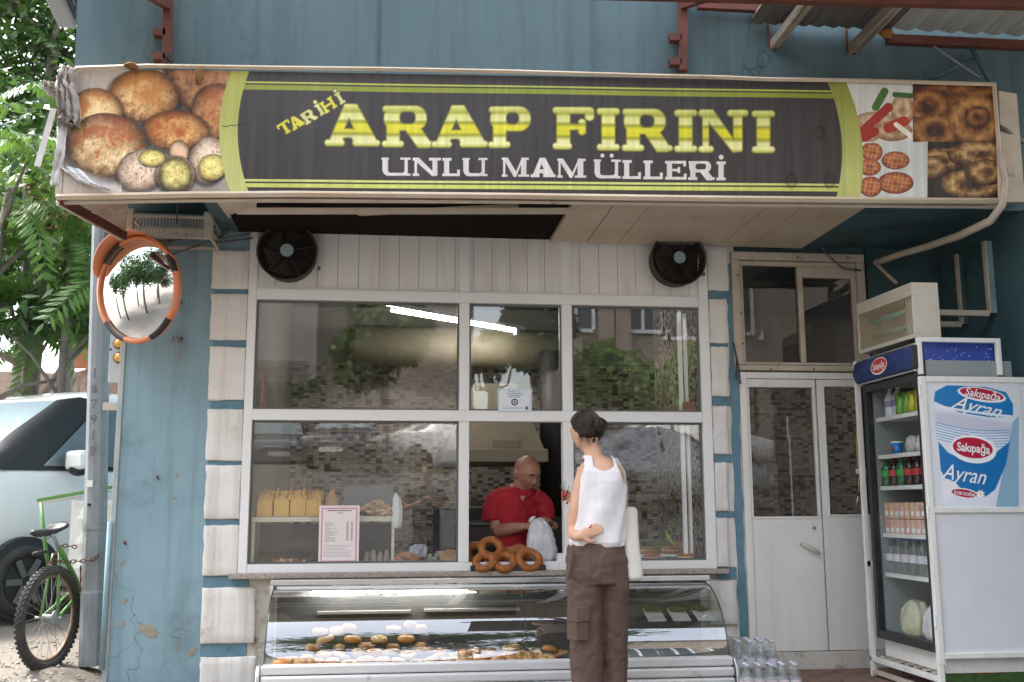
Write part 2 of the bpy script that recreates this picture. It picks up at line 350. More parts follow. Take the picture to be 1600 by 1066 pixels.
# vertical seam strip on the upper wall, and thin cover strip at the pillar's outer edge
sm = P(592, 50, -.965); MB().box(sm.x-.004, sm.x+.004, -.968, -.955, 2.96, 4.6).build('joint', M_teal, B)
eb = MB(); 
eb.add([(-1.672, -.012, .0), (-1.641, -.012, .0), (-1.641, .2, .0), (-1.672, .2, .0), (-1.672, -.012, 2.3), (-1.641, -.012, 2.3), (-1.641, .2, 2.3), (-1.672, .2, 2.3)],
       [(0, 3, 2, 1), (4, 5, 6, 7), (0, 1, 5, 4), (1, 2, 6, 5), (2, 3, 7, 6), (3, 0, 4, 7)])
eb.build('corner_strip', mat('worn_corner_plaster', (.50, .46, .42), (.22, .34, .40), 3, rough=.8, bump=.6, dirt=(.2, .15, .12), dscale=8, dthr=.6), B, bevel=.004)
MB().tube([(-1.668, -.03, .1), (-1.668, -.03, .95)], .016, 8).build('pipe', M_blue, B, smooth=True)
# peeled paint: broken-out hollows with raised plaster edge
def peel(px, py, w, h, n=15, seed=1, name='bare_patch'):
    r0 = random.Random(seed); c = P(px, py, -.002); pts = []
    for i in range(n):
        t = 2*PI*i/n; k = r0.uniform(.55, 1.1); u = math.cos(t)*w*k; v = math.sin(t)*h*k
        pts.append((c.x+u*.85+v*.5, c.z+v-u*.45))
    m = MB(); m.prism(pts, -.003, .001); m.build(name, mat('bare_render', (.36, .33, .27), (.25, .22, .17), 25, rough=.95, bump=.6), B, fix=True)
peel(232, 985, .085, .034, seed=3); peel(193, 975, .012, .03, seed=4); peel(275, 742, .02, .012, seed=5); peel(192, 880, .01, .03, seed=9)
peel(272, 778, .02, .008, seed=6); peel(275, 1012, .012, .03, seed=7); peel(196, 940, .012, .02, seed=8); peel(300, 1018, .02, .045, seed=12)
# plaster blocks (quoins) left and right of the shop window, blue bands between
def rough_block(x0, x1, z0, z1, y1=0.0, d=.028, seed=0, nm='stone_block'):
    r0 = random.Random(seed); m = MB(); nx_, nz_ = 6, 7
    vs = []; 
    for k in range(2):
        for j in range(nz_+1):
            for i in range(nx_+1):
                e = .004
                gx = [0, .045, .25, .5, .75, .955, 1][i]; gz = [0, .03, .2, .4, .6, .8, .97, 1][j]; x = x0+(x1-x0)*gx; z = z0+(z1-z0)*gz
                if i in (0, nx_): x += r0.uniform(-e, e)*1.3
                if j in (0, nz_): z += r0.uniform(-e, e)
                edge = i in (0, nx_) or j in (0, nz_)
                y = y1-.0 if k == 0 else y1-d+(.005 if edge else 0)+r0.uniform(-.002, .002)
                vs.append((x, y, z))
    W_ = nx_+1; o = W_*(nz_+1); fs = []
    for j in range(nz_):
        for i in range(nx_): fs.append((o+j*W_+i, o+j*W_+i+1, o+(j+1)*W_+i+1, o+(j+1)*W_+i))
    for i in range(nx_):
        fs.append((i, i+1, o+i+1, o+i)); q = nz_*W_; fs.append((q+i+1, q+i, o+q+i, o+q+i+1))
    for j in range(nz_):
        fs.append(((j+1)*W_, j*W_, o+j*W_, o+(j+1)*W_)); fs.append((j*W_+nx_, (j+1)*W_+nx_, o+(j+1)*W_+nx_, o+j*W_+nx_))
    m.add(vs, fs).build(nm, M_block, B, smooth=True)
ly = [(392, 452), (460, 532), (543, 626), (640, 720), (727, 811), (821, 900), (918, 1005), (1026, 1090)]
for i, (t_, b1) in enumerate(ly):
    x0, x1 = X(333-(t_-400)*.03, t_), -.918
    if i >= 6: x1 = X(400, t_)
    rough_block(x0, x1, Z(350, b1), Z(350, t_), seed=i)
for i in range(len(ly)-1):
    z0, z1 = Z(350, ly[i+1][0]), Z(350, ly[i][1])
    MB().box(-1.12, -.918 if i < 5 else -.85, -.006, 0, z0, z1).build('blue_band', M_band, B, bevel=.003)
ry_ = [(385, 455), (468, 537), (543, 620), (635, 710), (723, 799), (809, 886), (906, 976)]
for i, (t_, b1) in enumerate(ry_):
    rough_block(2.045 if i < 6 else 1.99, X(1136 if i < 6 else 1150, t_, -.02)-.0, Z(1120, b1), Z(1120, t_), seed=20+i)
for i in range(len(ry_)-1):
    MB().box(2.043, 2.172, -.010, -.001, Z(1120, ry_[i+1][0]), Z(1120, ry_[i][1])).build('blue_band', M_band, B, bevel=.003)
st = MB(); r0 = random.Random(5); n = 26; L_ = []; R_ = []
for i in range(n+1):
    z = .22+(2.62-.22)*i/n; L_.append((2.178+r0.uniform(-.006, .006), z)); R_.append((2.228+r0.uniform(-.005, .005), z))
st.prism(L_+R_[::-1], -.011, -.001); st.build('blue_band', M_band, B, fix=True)
MB().box(2.0, 2.232, -.004, -.0005, -.05, .22).build('base_plaster', M_plaster, B)

# ---- shop window: frame, glazing bars, panes, cladding planks
win = MB().box(WX0, -.863, -.035, .06, WZ0, WZ1).box(1.975, WX1, -.035, .06, WZ0, WZ1).box(-.8628, 1.9748, -.033, .06, WZ0, .692).build('shop_window_frame', M_pvc, B, bevel=.004)
bars = [(-.8628, 1.9748, 2.315, 2.385), (-.8628, 1.9748, 1.559, 1.627)]
for x0, x1, z0, z1 in bars: MB().box(x0, x1, -.038, .05, z0, z1).build('glazing_bar', M_pvc, win, bevel=.004)
for x0, x1 in ((.405, .470), (1.064, 1.131)):
    for z0, z1 in ((.6925, 1.5588), (1.6272, 2.3148), (2.3852, 2.80)):
        MB().box(x0, x1, -.036 if z0 < 2 else -.03, .048, z0, z1).build('glazing_bar', M_pvc, win, bevel=.004)
# inner sash rims + rubber gaskets and panes
gk = mat('grey_gasket', (.12, .12, .12), rough=.5)
cells = [(-.863, .405, 1.627, 2.315), (.470, 1.064, 1.627, 2.315), (1.131, 1.975, 1.627, 2.315), (-.863, .405, .692, 1.559), (1.131, 1.975, .692, 1.559)]
for i, (x0, x1, z0, z1) in enumerate(cells):
    m = MB(); t = .012
    for q in ((x0, x1, z0, z0+t), (x0, x1, z1-t, z1), (x0, x0+t, z0+t, z1-t), (x1-t, x1, z0+t, z1-t)): m.box(q[0], q[1], -.010, .016, q[2], q[3])
    m.build('gasket', gk, win)
    a = random.uniform(-.0015, .0015)
    MB().add([(x0+t, .004, z0+t), (x1-t, .004+a, z0+t), (x1-t, .004-a, z1-t), (x0+t, .004, z1-t)], [(0, 1, 2, 3)]).build('pane', G_win, win)
# sliding sash seen at the right edge
MB().box(1.86, 1.885, .07, .10, .70, 1.55).box(1.905, 1.925, .09, .12, .70, 1.55).build('sash_stile', M_pvc, win, bevel=.003)
MB().box(1.86, 1.885, .07, .10, 1.64, 2.30).box(1.905, 1.925, .09, .12, 1.64, 2.30).build('sash_stile', M_pvc, win, bevel=.003)
MB().box(1.87, 1.945, .02, .06, 1.632, 1.70).build('sash_lock', mat('copper_brown', (.25, .10, .06), rough=.4), win, bevel=.004)
# cladding: narrow planks, recessed joints
def planks(x0, x1, z0, z1, w, y=-.012, par=win):
    x = x0+random.uniform(.02, w)
    ed = [x0]
    while x < x1-.02: ed.append(x); x += w*random.uniform(.9, 1.08)
    ed.append(x1)
    for a, b in zip(ed, ed[1:]):
        yy = y+random.uniform(-.0015, .0015)
        MB().box(a+.0012, b-.0012, yy, yy+.012, z0, z1).build('plank', M_plank, par, bevel=.0015)
MB().box(-.863, 1.975, .005, .02, 2.385, 2.80).build('cladding_back', gk, win)
planks(-.860, .402, 2.3855, 2.80, .125); planks(.472, 1.062, 2.3855, 2.80, .125); planks(1.133, 1.972, 2.3855, 2.80, .125)
for x0, x1 in ((-.863, .404), (.4705, 1.0635), (1.1315, 1.975)):
    MB().box(x0, x1, -.022, -.0136, 2.386, 2.396).box(x0, x0+.008, -.021, -.0138, 2.3962, 2.80).box(x1-.008, x1, -.021, -.0138, 2.3962, 2.80).build('cladding_bead', M_pvc, win)
MB().box(-.93, 2.06, -.05, .02, 2.801, 2.83).build('head_trim', M_old, win, bevel=.003)
# corner block trim at the top left, flashing piece
# granite sill
MB().box(-.96, 2.10, -.085, .5, .610, .640).build('window_sill', M_granite, B, bevel=.004)

# ---- transom window over the door
tx0, tx1, tz0, tz1 = X(1146, 560), X(1352, 500), Z(1200, 580), Z(1200, 396)
tw = MB(); t = .055
tw.box(tx0, tx1, -.04, .05, tz1-t, tz1).box(tx0, tx1, -.04, .05, tz0, tz0+.035).box(tx0, tx0+t, -.039, .05, tz0+.0355, tz1-t-.0005).box(tx1-t, tx1, -.039, .05, tz0+.0355, tz1-t-.0005)
T = tw.build('transom_window', M_old, B, bevel=.006)
t2 = .03; ix0, ix1, iz0, iz1 = tx0+t+.004, tx1-t-.004, tz0+.039, tz1-t-.004
sash = MB().box(ix0, ix1, -.02, .03, iz1-t2, iz1).box(ix0, ix1, -.02, .03, iz0, iz0+.018).box(ix0, ix0+.02, -.019, .03, iz0+.0185, iz1-t2-.0005).box(ix1-.03, ix1, -.019, .03, iz0+.0185, iz1-t2-.0005)
mx_ = X(1251, 500); sash.box(mx_-.016, mx_+.018, -.024, .028, iz0+.0187, iz1-t2-.0007); sash.box(mx_+.0185, ix1-.0305, -.018, .028, iz1-t2-.075, iz1-t2-.0007)
sash.build('sash', M_old, T, bevel=.004)
G_dirty = glass('dirty_glass', (.36, .33, .29), haze=.07)
MB().add([(ix0+.02, .005, iz0+.018), (mx_, .005, iz0+.018), (mx_, .007, iz1-t2), (ix0+.02, .005, iz1-t2)], [(0, 1, 2, 3)]).build('pane', G_dirty, T)
MB().add([(mx_, .006, iz0+.018), (ix1-.03, .005, iz0+.018), (ix1-.03, .005, iz1-t2), (mx_, .004, iz1-t2)], [(0, 1, 2, 3)]).build('pane', G_dirty, T)
for px, py in ((1153, 430), (1158, 490), (1161, 537), (1247, 402), (1325, 403), (1175, 407), (1205, 577), (1272, 577)):
    c = P(px, py, -.043); MB().lathe([(.007, 0), (.006, .006)], 8, c=(c.x, -.040, c.z), M=RX(PI/2)).build('screw', M_rust, T)

# ---- double door
dz0, dz1 = .125, Z(1230, 590)
sx = X(1283, 800)
Dr = MB().box(DX0, DX0+.045, -.03, .06, .0, dz1+.03).box(DX0+.0455, DX1, -.029, .06, dz1-.012, dz1+.03).box(DX1-.02, DX1+.06, -.03, .06, 0, dz1-.0125).build('door_frame', M_white, B, bevel=.004)
MB().box(DX0+.046, DX1, -.026, .06, .002, dz0-.004).build('threshold', mat('chipped_white_threshold', (.62, .59, .55), (.5, .45, .4), 4, rough=.7, bump=.5, dirt=(.22, .17, .13), dscale=8, dthr=.54), Dr, bevel=.006)
def leaf(x0, x1, gx0, gx1, gz0, gz1, nm='door_leaf'):
    m = MB(); y0, y1 = -.018, .022
    m.box(x0, x1, y0, y1, dz0, gz0).box(x0, x1, y0, y1, gz1, dz1-.014)
    m.box(x0, gx0, y0+.0005, y1, gz0+.0003, gz1-.0003).box(gx1, x1, y0+.0005, y1, gz0+.0003, gz1-.0003)
    o = m.build(nm, M_white, B, bevel=.003)
    q = MB(); t = .014
    for r in ((gx0-t, gx1+t, gz0-t, gz0), (gx0-t, gx1+t, gz1, gz1+t), (gx0-t, gx0, gz0, gz1), (gx1, gx1+t, gz0, gz1)): q.box(r[0], r[1], -.024, -.0185, r[2], r[3])
    q.build('glazing_bead', M_white, o, bevel=.002)
    MB().add([(gx0, .004, gz0), (gx1, .002, gz0), (gx1, .004, gz1), (gx0, .004, gz1)], [(0, 1, 2, 3)]).build('pane', glass('door_glass', (.36, .35, .33), haze=.05), o)
    return o
l1 = leaf(DX0+.047, sx-.004, X(1172, 700), X(1272, 700), Z(1225, 807), Z(1225, 606))
l2 = leaf(sx+.004, DX1-.022, X(1290, 700), DX1-.05, Z(1315, 804), Z(1315, 605))
c = P(1277, 825, -.02); MB().lathe([(.011, 0), (.011, .006), (.005, .007)], 12, c=(c.x-.02, -.0185, c.z), M=RX(PI/2)).build('lock', M_steel, l1, smooth=False)
hb = MB(); a, b_ = P(1256, 851, -.055), P(1281, 864, -.055)
hb.tube([(a.x, -.02, a.z+.003), (a.x+.004, -.055, a.z), (b_.x-.004, -.055, b_.z), (b_.x, -.02, b_.z)], .011, 8)
hb.build('handle', mat('old_handle', (.6, .58, .54), rough=.5, dirt=(.3, .26, .2), dscale=30), l1, smooth=True)

# ---- interior shell
M_int = mat('interior_plaster', (.24, .22, .19), (.19, .17, .15), 2, rough=.8)
IZ = -.32
MB().box(-1.4, 6.2, .225, 3.1, IZ-.05, IZ).build('interior_floor', mat('floor_tile', (.22, .2, .18), rough=.5), B)
MB().box(-1.4, 6.2, 3.0, 3.1, IZ, 2.86).build('interior_wall', M_int, B)
MB().box(2.06, 2.12, .225, 1.5, IZ, 2.86).build('interior_wall', M_int, B)
MB().box(-1.0, -.93, .225, 2.99, IZ, 2.86).build('interior_wall', M_int, B)
MB().box(6.0, 6.1, .225, 2.99, IZ, 2.86).build('interior_wall', M_int, B)
# mosaic tiles: individual pieces too small to pick apart
tm = [mat('mosaic_'+n_, c_, rough=.22) for n_, c_ in (('beige', (.42, .37, .29)), ('taupe', (.30, .25, .19)), ('brown', (.13, .085, .06)), ('grey', (.34, .32, .28)), ('dark', (.05, .04, .035)))]
def mosaic(o0, du, n_, W_, H_, tw_, th, wts, nm):
    m = MB(); o0, du, n_ = Vector(o0), Vector(du), Vector(n_); nu, nv = int(W_/tw_), int(H_/th)
    for j in range(nv):
        off = 0
        for i in range(nu):
            u0, v0 = i*tw_+.001, j*th+.001; u1, v1 = u0+tw_-.003, v0+th-.003
            m.cm = random.choices(range(5), wts)[0]; d = .004+random.random()*.001
            ps = [o0+du*u+Vector((0, 0, v)) for u, v in ((u0, v0), (u1, v0), (u1, v1), (u0, v1))]
            m.add(ps+[p+n_*d for p in ps], [(4, 5, 6, 7), (0, 1, 5, 4), (1, 2, 6, 5), (2, 3, 7, 6), (3, 0, 4, 7)])
    m.build(nm, tm, B, fix=False, kind='stuff')
mosaic((-.92, 2.998, .2), (1, 0, 0), (0, -1, 0), 6.4, 2.15, .051, .0255, (36, 27, 17, 12, 8), 'mosaic_tile')
mosaic((2.058, .24, .3), (0, 1, 0), (-1, 0, 0), 1.2, 2.2, .026, .026, (30, 25, 20, 15, 12), 'mosaic_tile')
MB().box(-.92, 5.48, 2.996, 2.9985, .2, 2.35).build('grout', mat('grout', (.10, .085, .07), rough=.9), B)
MB().box(2.0575, 2.0597, .24, 1.45, .3, 2.5).build('grout', MATS['grout'], B)

# ------------------------------------------------------------------ soffit cladding under the overhang
S = thing('soffit_cladding', 'cream soffit planks under the signboard, partly missing above the fans', 'soffit', (0, -.5, 2.74))
xe = [X(905, 320, -1.0), X(965, 320, -1.0), X(1022, 320, -1.0), X(1078, 320, -1.0), X(1152, 320, -1.0), X(1205, 320, -1.0), X(1258, 320, -1.0), X(1305, 320, -1.0), X(1352, 320, -1.0)]
for a, b in zip(xe, xe[1:]):
    z = 2.735+random.uniform(-.003, .003); MB().box(a+.002, b-.002, -1.0, -.052, z-.008, z).build('plank', M_soffit, S, bevel=.002)
MB().box(xe[0]-.02, xe[0]-.001, -1.0, -.05, 2.72, 2.75).build('edge_trim', M_soffit, S)
lp = MB(); a, b2, c2, d2 = P(336, 318, -1.0), P(398, 320, -.9), P(412, 341, -.25), P(392, 352, -.2)
lp.add([(a.x, -1.0, 2.66), (a.x+.22, -1.0, 2.68), (-.88, -.1, 2.80), (-1.02, -.1, 2.78)], [(0, 1, 2, 3)]).add([(a.x, -1.0, 2.668), (a.x+.22, -1.0, 2.688), (-.88, -.1, 2.808), (-1.02, -.1, 2.788)], [(3, 2, 1, 0)])
lp.build('loose_plank', M_soffit, S)
for (p1, y1, p2, y2, w) in (((370, 330), -.95, (900, 330), -.95, .03), ((400, 345), -.15, (900, 352), -.13, .035), ((560, 334), -.6, (810, 322), -.9, .022), ((420, 326), -.7, (880, 338), -.45, .02)):
    A, C = P(*p1, y1), P(*p2, y2); MB().beam(A, C, w, w).build('batten', M_old if w > .021 else M_rust, S)
MB().box(-.98, xe[0]-.03, -.93, -.06, 2.738, 2.751).build('void_shade_sheet', mat('void_shade_black', (.010, .008, .007), rough=1, spec=.1), S)  # near-black sheet: paints the shade of the hollow where planks are missing
# ------------------------------------------------------------------ signboard
SY = -1.12
TL, TR, BR, BL = P(112, 107, SY), P(1553, 131, SY), P(1562, 312, SY), P(88, 304, SY)
SG = thing('shop_signboard', 'long faded dark grey signboard with yellow lettering and pastry pictures across the facade', 'sign', (.9, SY, 2.7))
def gl_poly(pts, Xg, Yg):
    """signed distance (negative inside) to polygon"""
    d = np.full(Xg.shape, 1e9); ins = np.zeros(Xg.shape, bool); n = len(pts)
    for i in range(n):
        x1, y1 = pts[i]; x2, y2 = pts[(i+1) % n]; ex, ey = x2-x1, y2-y1
        wx, wy = Xg-x1, Yg-y1; t = np.clip((wx*ex+wy*ey)/(ex*ex+ey*ey+1e-12), 0, 1)
        d = np.minimum(d, (wx-ex*t)**2+(wy-ey*t)**2)
        c = ((y1 <= Yg) & (y2 > Yg)) | ((y2 <= Yg) & (y1 > Yg))
        xi = x1+(Yg-y1)/(ey if abs(ey) > 1e-12 else 1e-12)*ex; ins ^= c & (Xg < xi)
    return np.where(ins, -1, 1)*np.sqrt(d)
def rbox(cx, cy, hx, hy, r, Xg, Yg):
    qx, qy = np.abs(Xg-cx)-hx+r, np.abs(Yg-cy)-hy+r
    return np.hypot(np.maximum(qx, 0), np.maximum(qy, 0))+np.minimum(np.maximum(qx, qy), 0)-r
def glyph(ch, a, Xg, Yg, st_=.13, rd=.06):
    """slab letter in a cell a wide, 1 high; returns signed distance"""
    B_ = lambda x0, x1, y0, y1, r=rd: rbox((x0+x1)/2, (y0+y1)/2, (x1-x0)/2, (y1-y0)/2, min(r, (y1-y0)/2-.001, (x1-x0)/2-.001), Xg, Yg)
    U = lambda *d: np.minimum.reduce(d); Sb = lambda d, e: np.maximum(d, -e)
    s = .16; th = .155
    def stem(cx, w=st_, ser=.11): return U(B_(cx-w, cx+w, .03, .97, .03), B_(cx-w-ser, cx+w+ser, 0, th), B_(cx-w-ser, cx+w+ser, 1-th, 1))
    if ch in 'Iİ': return stem(a/2)
    if ch == 'A':
        o = gl_poly([(a*.37, 1), (a*.57, 1), (a*.96, .06), (a*.52, .06), (a*.50, .22), (a*.33, .22), (a*.30, .06), (.10, .06)], Xg, Yg)-.02
        o = Sb(o, gl_poly([(a*.435, .68), (a*.36, .42), (a*.525, .42)], Xg, Yg)); o = Sb(o, np.hypot((Xg-a*.42), (Yg-.08)*1.0)-.13)
        return U(o, B_(0, a*.36, 0, th), B_(a*.50, a, 0, th))
    if ch in 'RP':
        cx = .11+st_; o = B_(.05, a*.86 if ch == 'R' else a*.97, .40, 1, .28)
        o = U(o, B_(.02, a*.5, .845, 1)); o = Sb(o, B_(cx+st_, a*.86-.27 if ch == 'R' else a*.97-.28, .56, .86, .12))
        o = U(o, B_(cx-st_, cx+st_, .03, .97, .03), B_(0, cx+st_+.10, 0, th))
        if ch == 'R': o = U(o, gl_poly([(a*.42, .50), (a*.70, .50), (a*.93, .10), (a*.90, 0), (a*.70, 0)], Xg, Yg)-.02, B_(a*.70, a, 0, th*.9))
        return o
    if ch == 'F': 
        return U(B_(.09, .09+2*st_, .03, .97, .03), B_(0, .45, 0, th), B_(0, a*.95, 1-th, 1), B_(a*.78, a, .68, 1), B_(.2, a*.72, .46, .60), B_(a*.62, a*.80, .34, .72))
    if ch == 'E': 
        return U(B_(.09, .09+2*st_, .03, .97, .03), B_(0, a*.95, 0, th), B_(0, a*.93, 1-th, 1), B_(a*.84, a*.97, .70, 1), B_(a*.87, a, 0, .32), B_(.2, a*.68, .44, .58), B_(a*.58, a*.70, .35, .67))
    if ch == 'N':
        return U(gl_poly([(.05, 1), (.34, 1), (a*.86, .02), (a*.70, 0), (.18, .80)], Xg, Yg)-.01, B_(.10, .25, .05, .95, .03), B_(0, .36, 0, th), B_(0, .34, 1-th, 1), B_(a*.70, a*.88, .02, .97, .03), B_(a*.58, a, 1-th, 1))
    if ch == 'U' or ch == 'Ü':
        o = Sb(B_(.07, a*.90, 0, .9, .3), B_(.07+2*st_, a*.90-.18, .17, 1.2, .14)); o = np.where(Yg > .9, 1, o)
        return U(o, B_(.05, .05+2*st_+.02, .25, .97, .02), B_(a*.90-.18, a*.90, .02, .97, .02), B_(a*.80, a, 0, .13, .02), B_(0, .12+2*st_, 1-th*.8, 1, .02), B_(a*.64, a, 1-th*.8, 1, .02))
    if ch == 'L': return U(B_(.09, .09+2*st_, .03, .97, .02), B_(0, .22+2*st_, 1-th, 1), B_(0, a*.95, 0, th), B_(a*.84, a, 0, .36))
    if ch == 'M':
        return U(gl_poly([(.06, 1), (.30, 1), (a*.52, .26), (a*.74, 1), (a*.80, 1), (a*.52, .0), (a*.44, 0)], Xg, Yg)-.01, B_(.07, .19, .02, .97, .02), B_(0, .30, 0, th*.8, .02), B_(0, .3, 1-th*.8, 1, .02), B_(a*.70, a*.90, .02, .97, .02), B_(a*.60, a, 0, th*.8, .02), B_(a*.72, a*.98, 1-th*.8, 1, .02))
    if ch == 'H': return U(B_(.08, .08+1.7*st_, .03, .97, .02), B_(a-.08-1.7*st_, a-.08, .03, .97, .02), B_(0, .40, 0, th), B_(0, .40, 1-th, 1), B_(a-.4, a, 0, th), B_(a-.4, a, 1-th, 1), B_(.2, a-.2, .42, .58))
    if ch == 'T': return U(B_(a/2-st_, a/2+st_, .03, .97, .02), B_(a/2-.22, a/2+.22, 0, th), B_(0, a, 1-th, 1), B_(0, .13, .66, 1), B_(a-.13, a, .66, 1))
    return np.ones(Xg.shape)
def vnoise(shape, sc, seed=0, oct_=4):
    r = np.random.default_rng(seed); out = np.zeros(shape); amp = 1; tot = 0
    for o in range(oct_):
        h, w = max(2, int(shape[0]/sc*2**o)+2), max(2, int(shape[1]/sc*2**o)+2); g_ = r.random((h, w))
        yy = np.linspace(0, h-1.001, shape[0]); xx = np.linspace(0, w-1.001, shape[1]); yi, xi = yy.astype(int), xx.astype(int)
        fy, fx = (yy-yi)[:, None], (xx-xi)[None]; fy = fy*fy*(3-2*fy); fx = fx*fx*(3-2*fx)
        a_ = g_[np.ix_(yi, xi)]; b__ = g_[np.ix_(yi, xi+1)]; c_ = g_[np.ix_(yi+1, xi)]; d_ = g_[np.ix_(yi+1, xi+1)]
        out += amp*((a_*(1-fx)+b__*fx)*(1-fy)+(c_*(1-fx)+d_*fx)*fy); tot += amp; amp *= .5
    return out/tot
def hexc(h): return np.array([int(h[i:i+2], 16)/255 for i in (0, 2, 4)])
IW, IH = 2800, 380
uu, vv = np.meshgrid((np.arange(IW)+.5)/IW, (np.arange(IH)+.5)/IH)     # v down
wx_ = (TL.x*(1-uu)+TR.x*uu)*(1-vv)+(BL.x*(1-uu)+BR.x*uu)*vv
wz_ = (TL.z*(1-uu)+TR.z*uu)*(1-vv)+(BL.z*(1-uu)+BR.z*uu)*vv
PX, PY = proj(wx_, np.full_like(wx_, SY), wz_)
img = np.zeros((IH, IW, 3)); img[:] = hexc('403c3d')
def comp(mask, c_):
    global img
    m_ = np.clip(mask, 0, 1)[..., None]; img = img*(1-m_)+np.asarray(c_)*m_
aa = lambda d, w=.7: np.clip(.5-d/w, 0, 1)
ytop = 109+(PX-120)*.0165; ybot = 300+(PX-90)*.0068; Hs = ybot-ytop; V = (PY-ytop)/Hs
# thin olive rules, top and bottom
for v0, v1, c_ in ((.075, .09, 'b5bd52'), (.103, .145, '8d9636'), (.885, .905, 'cdd27a'), (.918, .952, 'c9ce6a')):
    comp(aa((np.maximum(v0-V, V-v1))*190), hexc(c_))
# side pictures
xl = 385-17*(1-((V-.5)/.5)**2)*1.0+4
d_l = PX-(xl+0)                                   # left of this = yellow arc
arcL0 = 343+(V-.5)**2*70
def photo_bg(): pass
n1 = vnoise((IH, IW), 160, 1); n2 = vnoise((IH, IW), 40, 2, 5); n3 = vnoise((IH, IW), 14, 3, 3); n4 = vnoise((IH, IW), 5, 4, 2)
lm = PX < 352+(V-.5)**2*70
pic = np.zeros_like(img); pic[:] = hexc('a89c92')*(.8+.4*n1[..., None])
def blob(pic, cx, cy, rx, ry, c_hi, c_lo, rot=0, top=None, seed=0, sharp=2.0, spots=0):
    ca, sa = math.cos(rot), math.sin(rot); dx, dy = PX-cx, PY-cy
    u_ = (dx*ca+dy*sa)/rx; v_ = (-dx*sa+dy*ca)/ry; q = u_*u_+v_*v_+(n2-.5)*.22
    m_ = aa((q-1)*min(rx, ry)*.5, 1.2)[..., None]
    sh = np.clip(1-q, 0, 1)**.5; lo, hi = hexc(c_lo), hexc(c_hi)
    c_ = lo+(hi-lo)*np.clip(sh*.9+(n3-.5)*1.3+(n4-.5)*.7+(-v_)*.12, 0, 1)[..., None]
    if top is not None:
        k_ = np.clip((-v_+.05)*1.3+(n2-.5)*3.4+(n3-.5)*2.6+(n4-.5)*1.2, 0, 1)[..., None]*.9; c_ = c_*(1-k_)+hexc(top)*k_
    if spots: 
        s_ = np.clip((n4-.62)*8, 0, 1)[..., None]*spots; c_ = c_*(1-s_)+hexc('5a3c24')*s_
    c_ = c_*(1-.45*np.clip(q, 0, 1)**2.2)[..., None]*1.12
    sh2 = np.clip(1-(u_*u_+((v_-.12))**2-1)*3, 0, 1)[..., None]*.45
    pic[:] = pic*(1-sh2*(1-m_)); pic[:] = pic*(1-m_)+c_*m_
for a_ in ((318, 118, 60, 60, 'b98a62', '7c5236', 0, '8a5a3a'), (338, 175, 38, 45, 'c08c5a', '7a4c2c', 0, '9a5a30'), (225, 150, 55, 42, 'd9b27c', '8a5a36', .1, 'b8793f'), (150, 178, 42, 40, 'dcc08c', '9a6c40', 0, 'b8763c'),
           (275, 205, 52, 32, 'd5a566', '84502a', .05, 'a85c28'), (168, 228, 62, 50, 'dcc396', '8a6238', .05, 'a4603a')): blob(pic, *a_[:6], rot=a_[6], top=a_[7])
blob(pic, 280, 240, 16, 20, 'd9b497', 'b08868')
for cx, cy, rx, ry, rt in ((222, 265, 41, 31, -.35), (326, 250, 30, 36, .2), (274, 272, 31, 29, .1)): blob(pic, cx, cy, rx, ry, 'dcc4ae', 'b3917a', rot=rt, spots=.5)
for cx, cy, rx, ry, rt in ((238, 247, 21, 13, 0), (332, 262, 22, 20, -.3), (274, 272, 25, 26, .1)): blob(pic, cx, cy, rx, ry, 'e3d488', 'c8b35c' if cx != 274 else '8f8444', rot=rt, spots=.3)
k_ = aa((PY-(288+ (PX-115)*.06)+np.abs(PX-150)*0))[..., None]   # lower rim
wht = np.clip(1-np.abs((PY-262)-(PX-100)*.42)/ (6+ (PX-95)*.12), 0, 1)*(PX > 95)*(PX < 190)
pic = pic*(1-.75*wht[..., None])+hexc('d0c8c4')*.75*wht[..., None]
img = np.where(lm[..., None], pic, img)
comp(aa(np.maximum(arcL0-PX, PX-xl), 1.2), hexc('a8aa55')); comp(aa(np.maximum(arcL0-PX, PX-xl), 1.2)*np.clip((PY-140)/150, 0, 1)*.7, hexc('cfd08f'))
# right side
xr0 = 1297+22*np.sin(np.clip((V)*PI*.62, 0, PI)); xr1 = 1323+(1-(1-np.clip(V*1.1, 0, 1))**2)*22
xr0 = 1293+22*(1-((V-.62)/.62)**2); xr1 = 1322+26*(1-((V-.70)/.70)**2)
rp = np.zeros_like(img); rp[:] = hexc('d2d0cb')
q1 = (PX > 1426) & (PY < 222); rp[q1] = hexc('4a2a16')
q2 = (PX > 1449) & (PY >= 222); rp[q2] = hexc('2c2420')
q3 = (PX <= 1449) & (PY >= 222); rp[q3] = hexc('c9ccca')
def ring(pic, cx, cy, rx, ry, ir, hi, lo, region, top='b9814a'):
    keep = pic.copy(); u_, v_ = (PX-cx)/rx, (PY-cy)/ry; q = np.sqrt(u_*u_+v_*v_)+(n2-.5)*.08
    m_ = (aa((q-1)*rx*.8, 1.2)*aa((ir-q)*rx*.8, 1.2))[..., None]; t_ = np.clip(1-np.abs((q-ir)/(1-ir)*2-1), 0, 1)
    c_ = hexc(lo)+(hexc(hi)-hexc(lo))*np.clip(t_*.8+(n3-.5)*.9+.1-v_*.15, 0, 1)[..., None]
    o_ = pic*(1-m_)+c_*m_; pic[:] = np.where(region[..., None], o_, keep)
reg1 = (PX > 1426) & (PY < 222); reg2 = (PX > 1449) & (PY >= 223)
ring(rp, 1478, 150, 42, 25, 0, 'a06a38', '4c2612', reg1); ring(rp, 1530, 135, 50, 22, .1, 'b0763c', '5a3016', reg1); ring(rp, 1450, 168, 33, 30, .3, 'b27a44', '552c14', reg1)
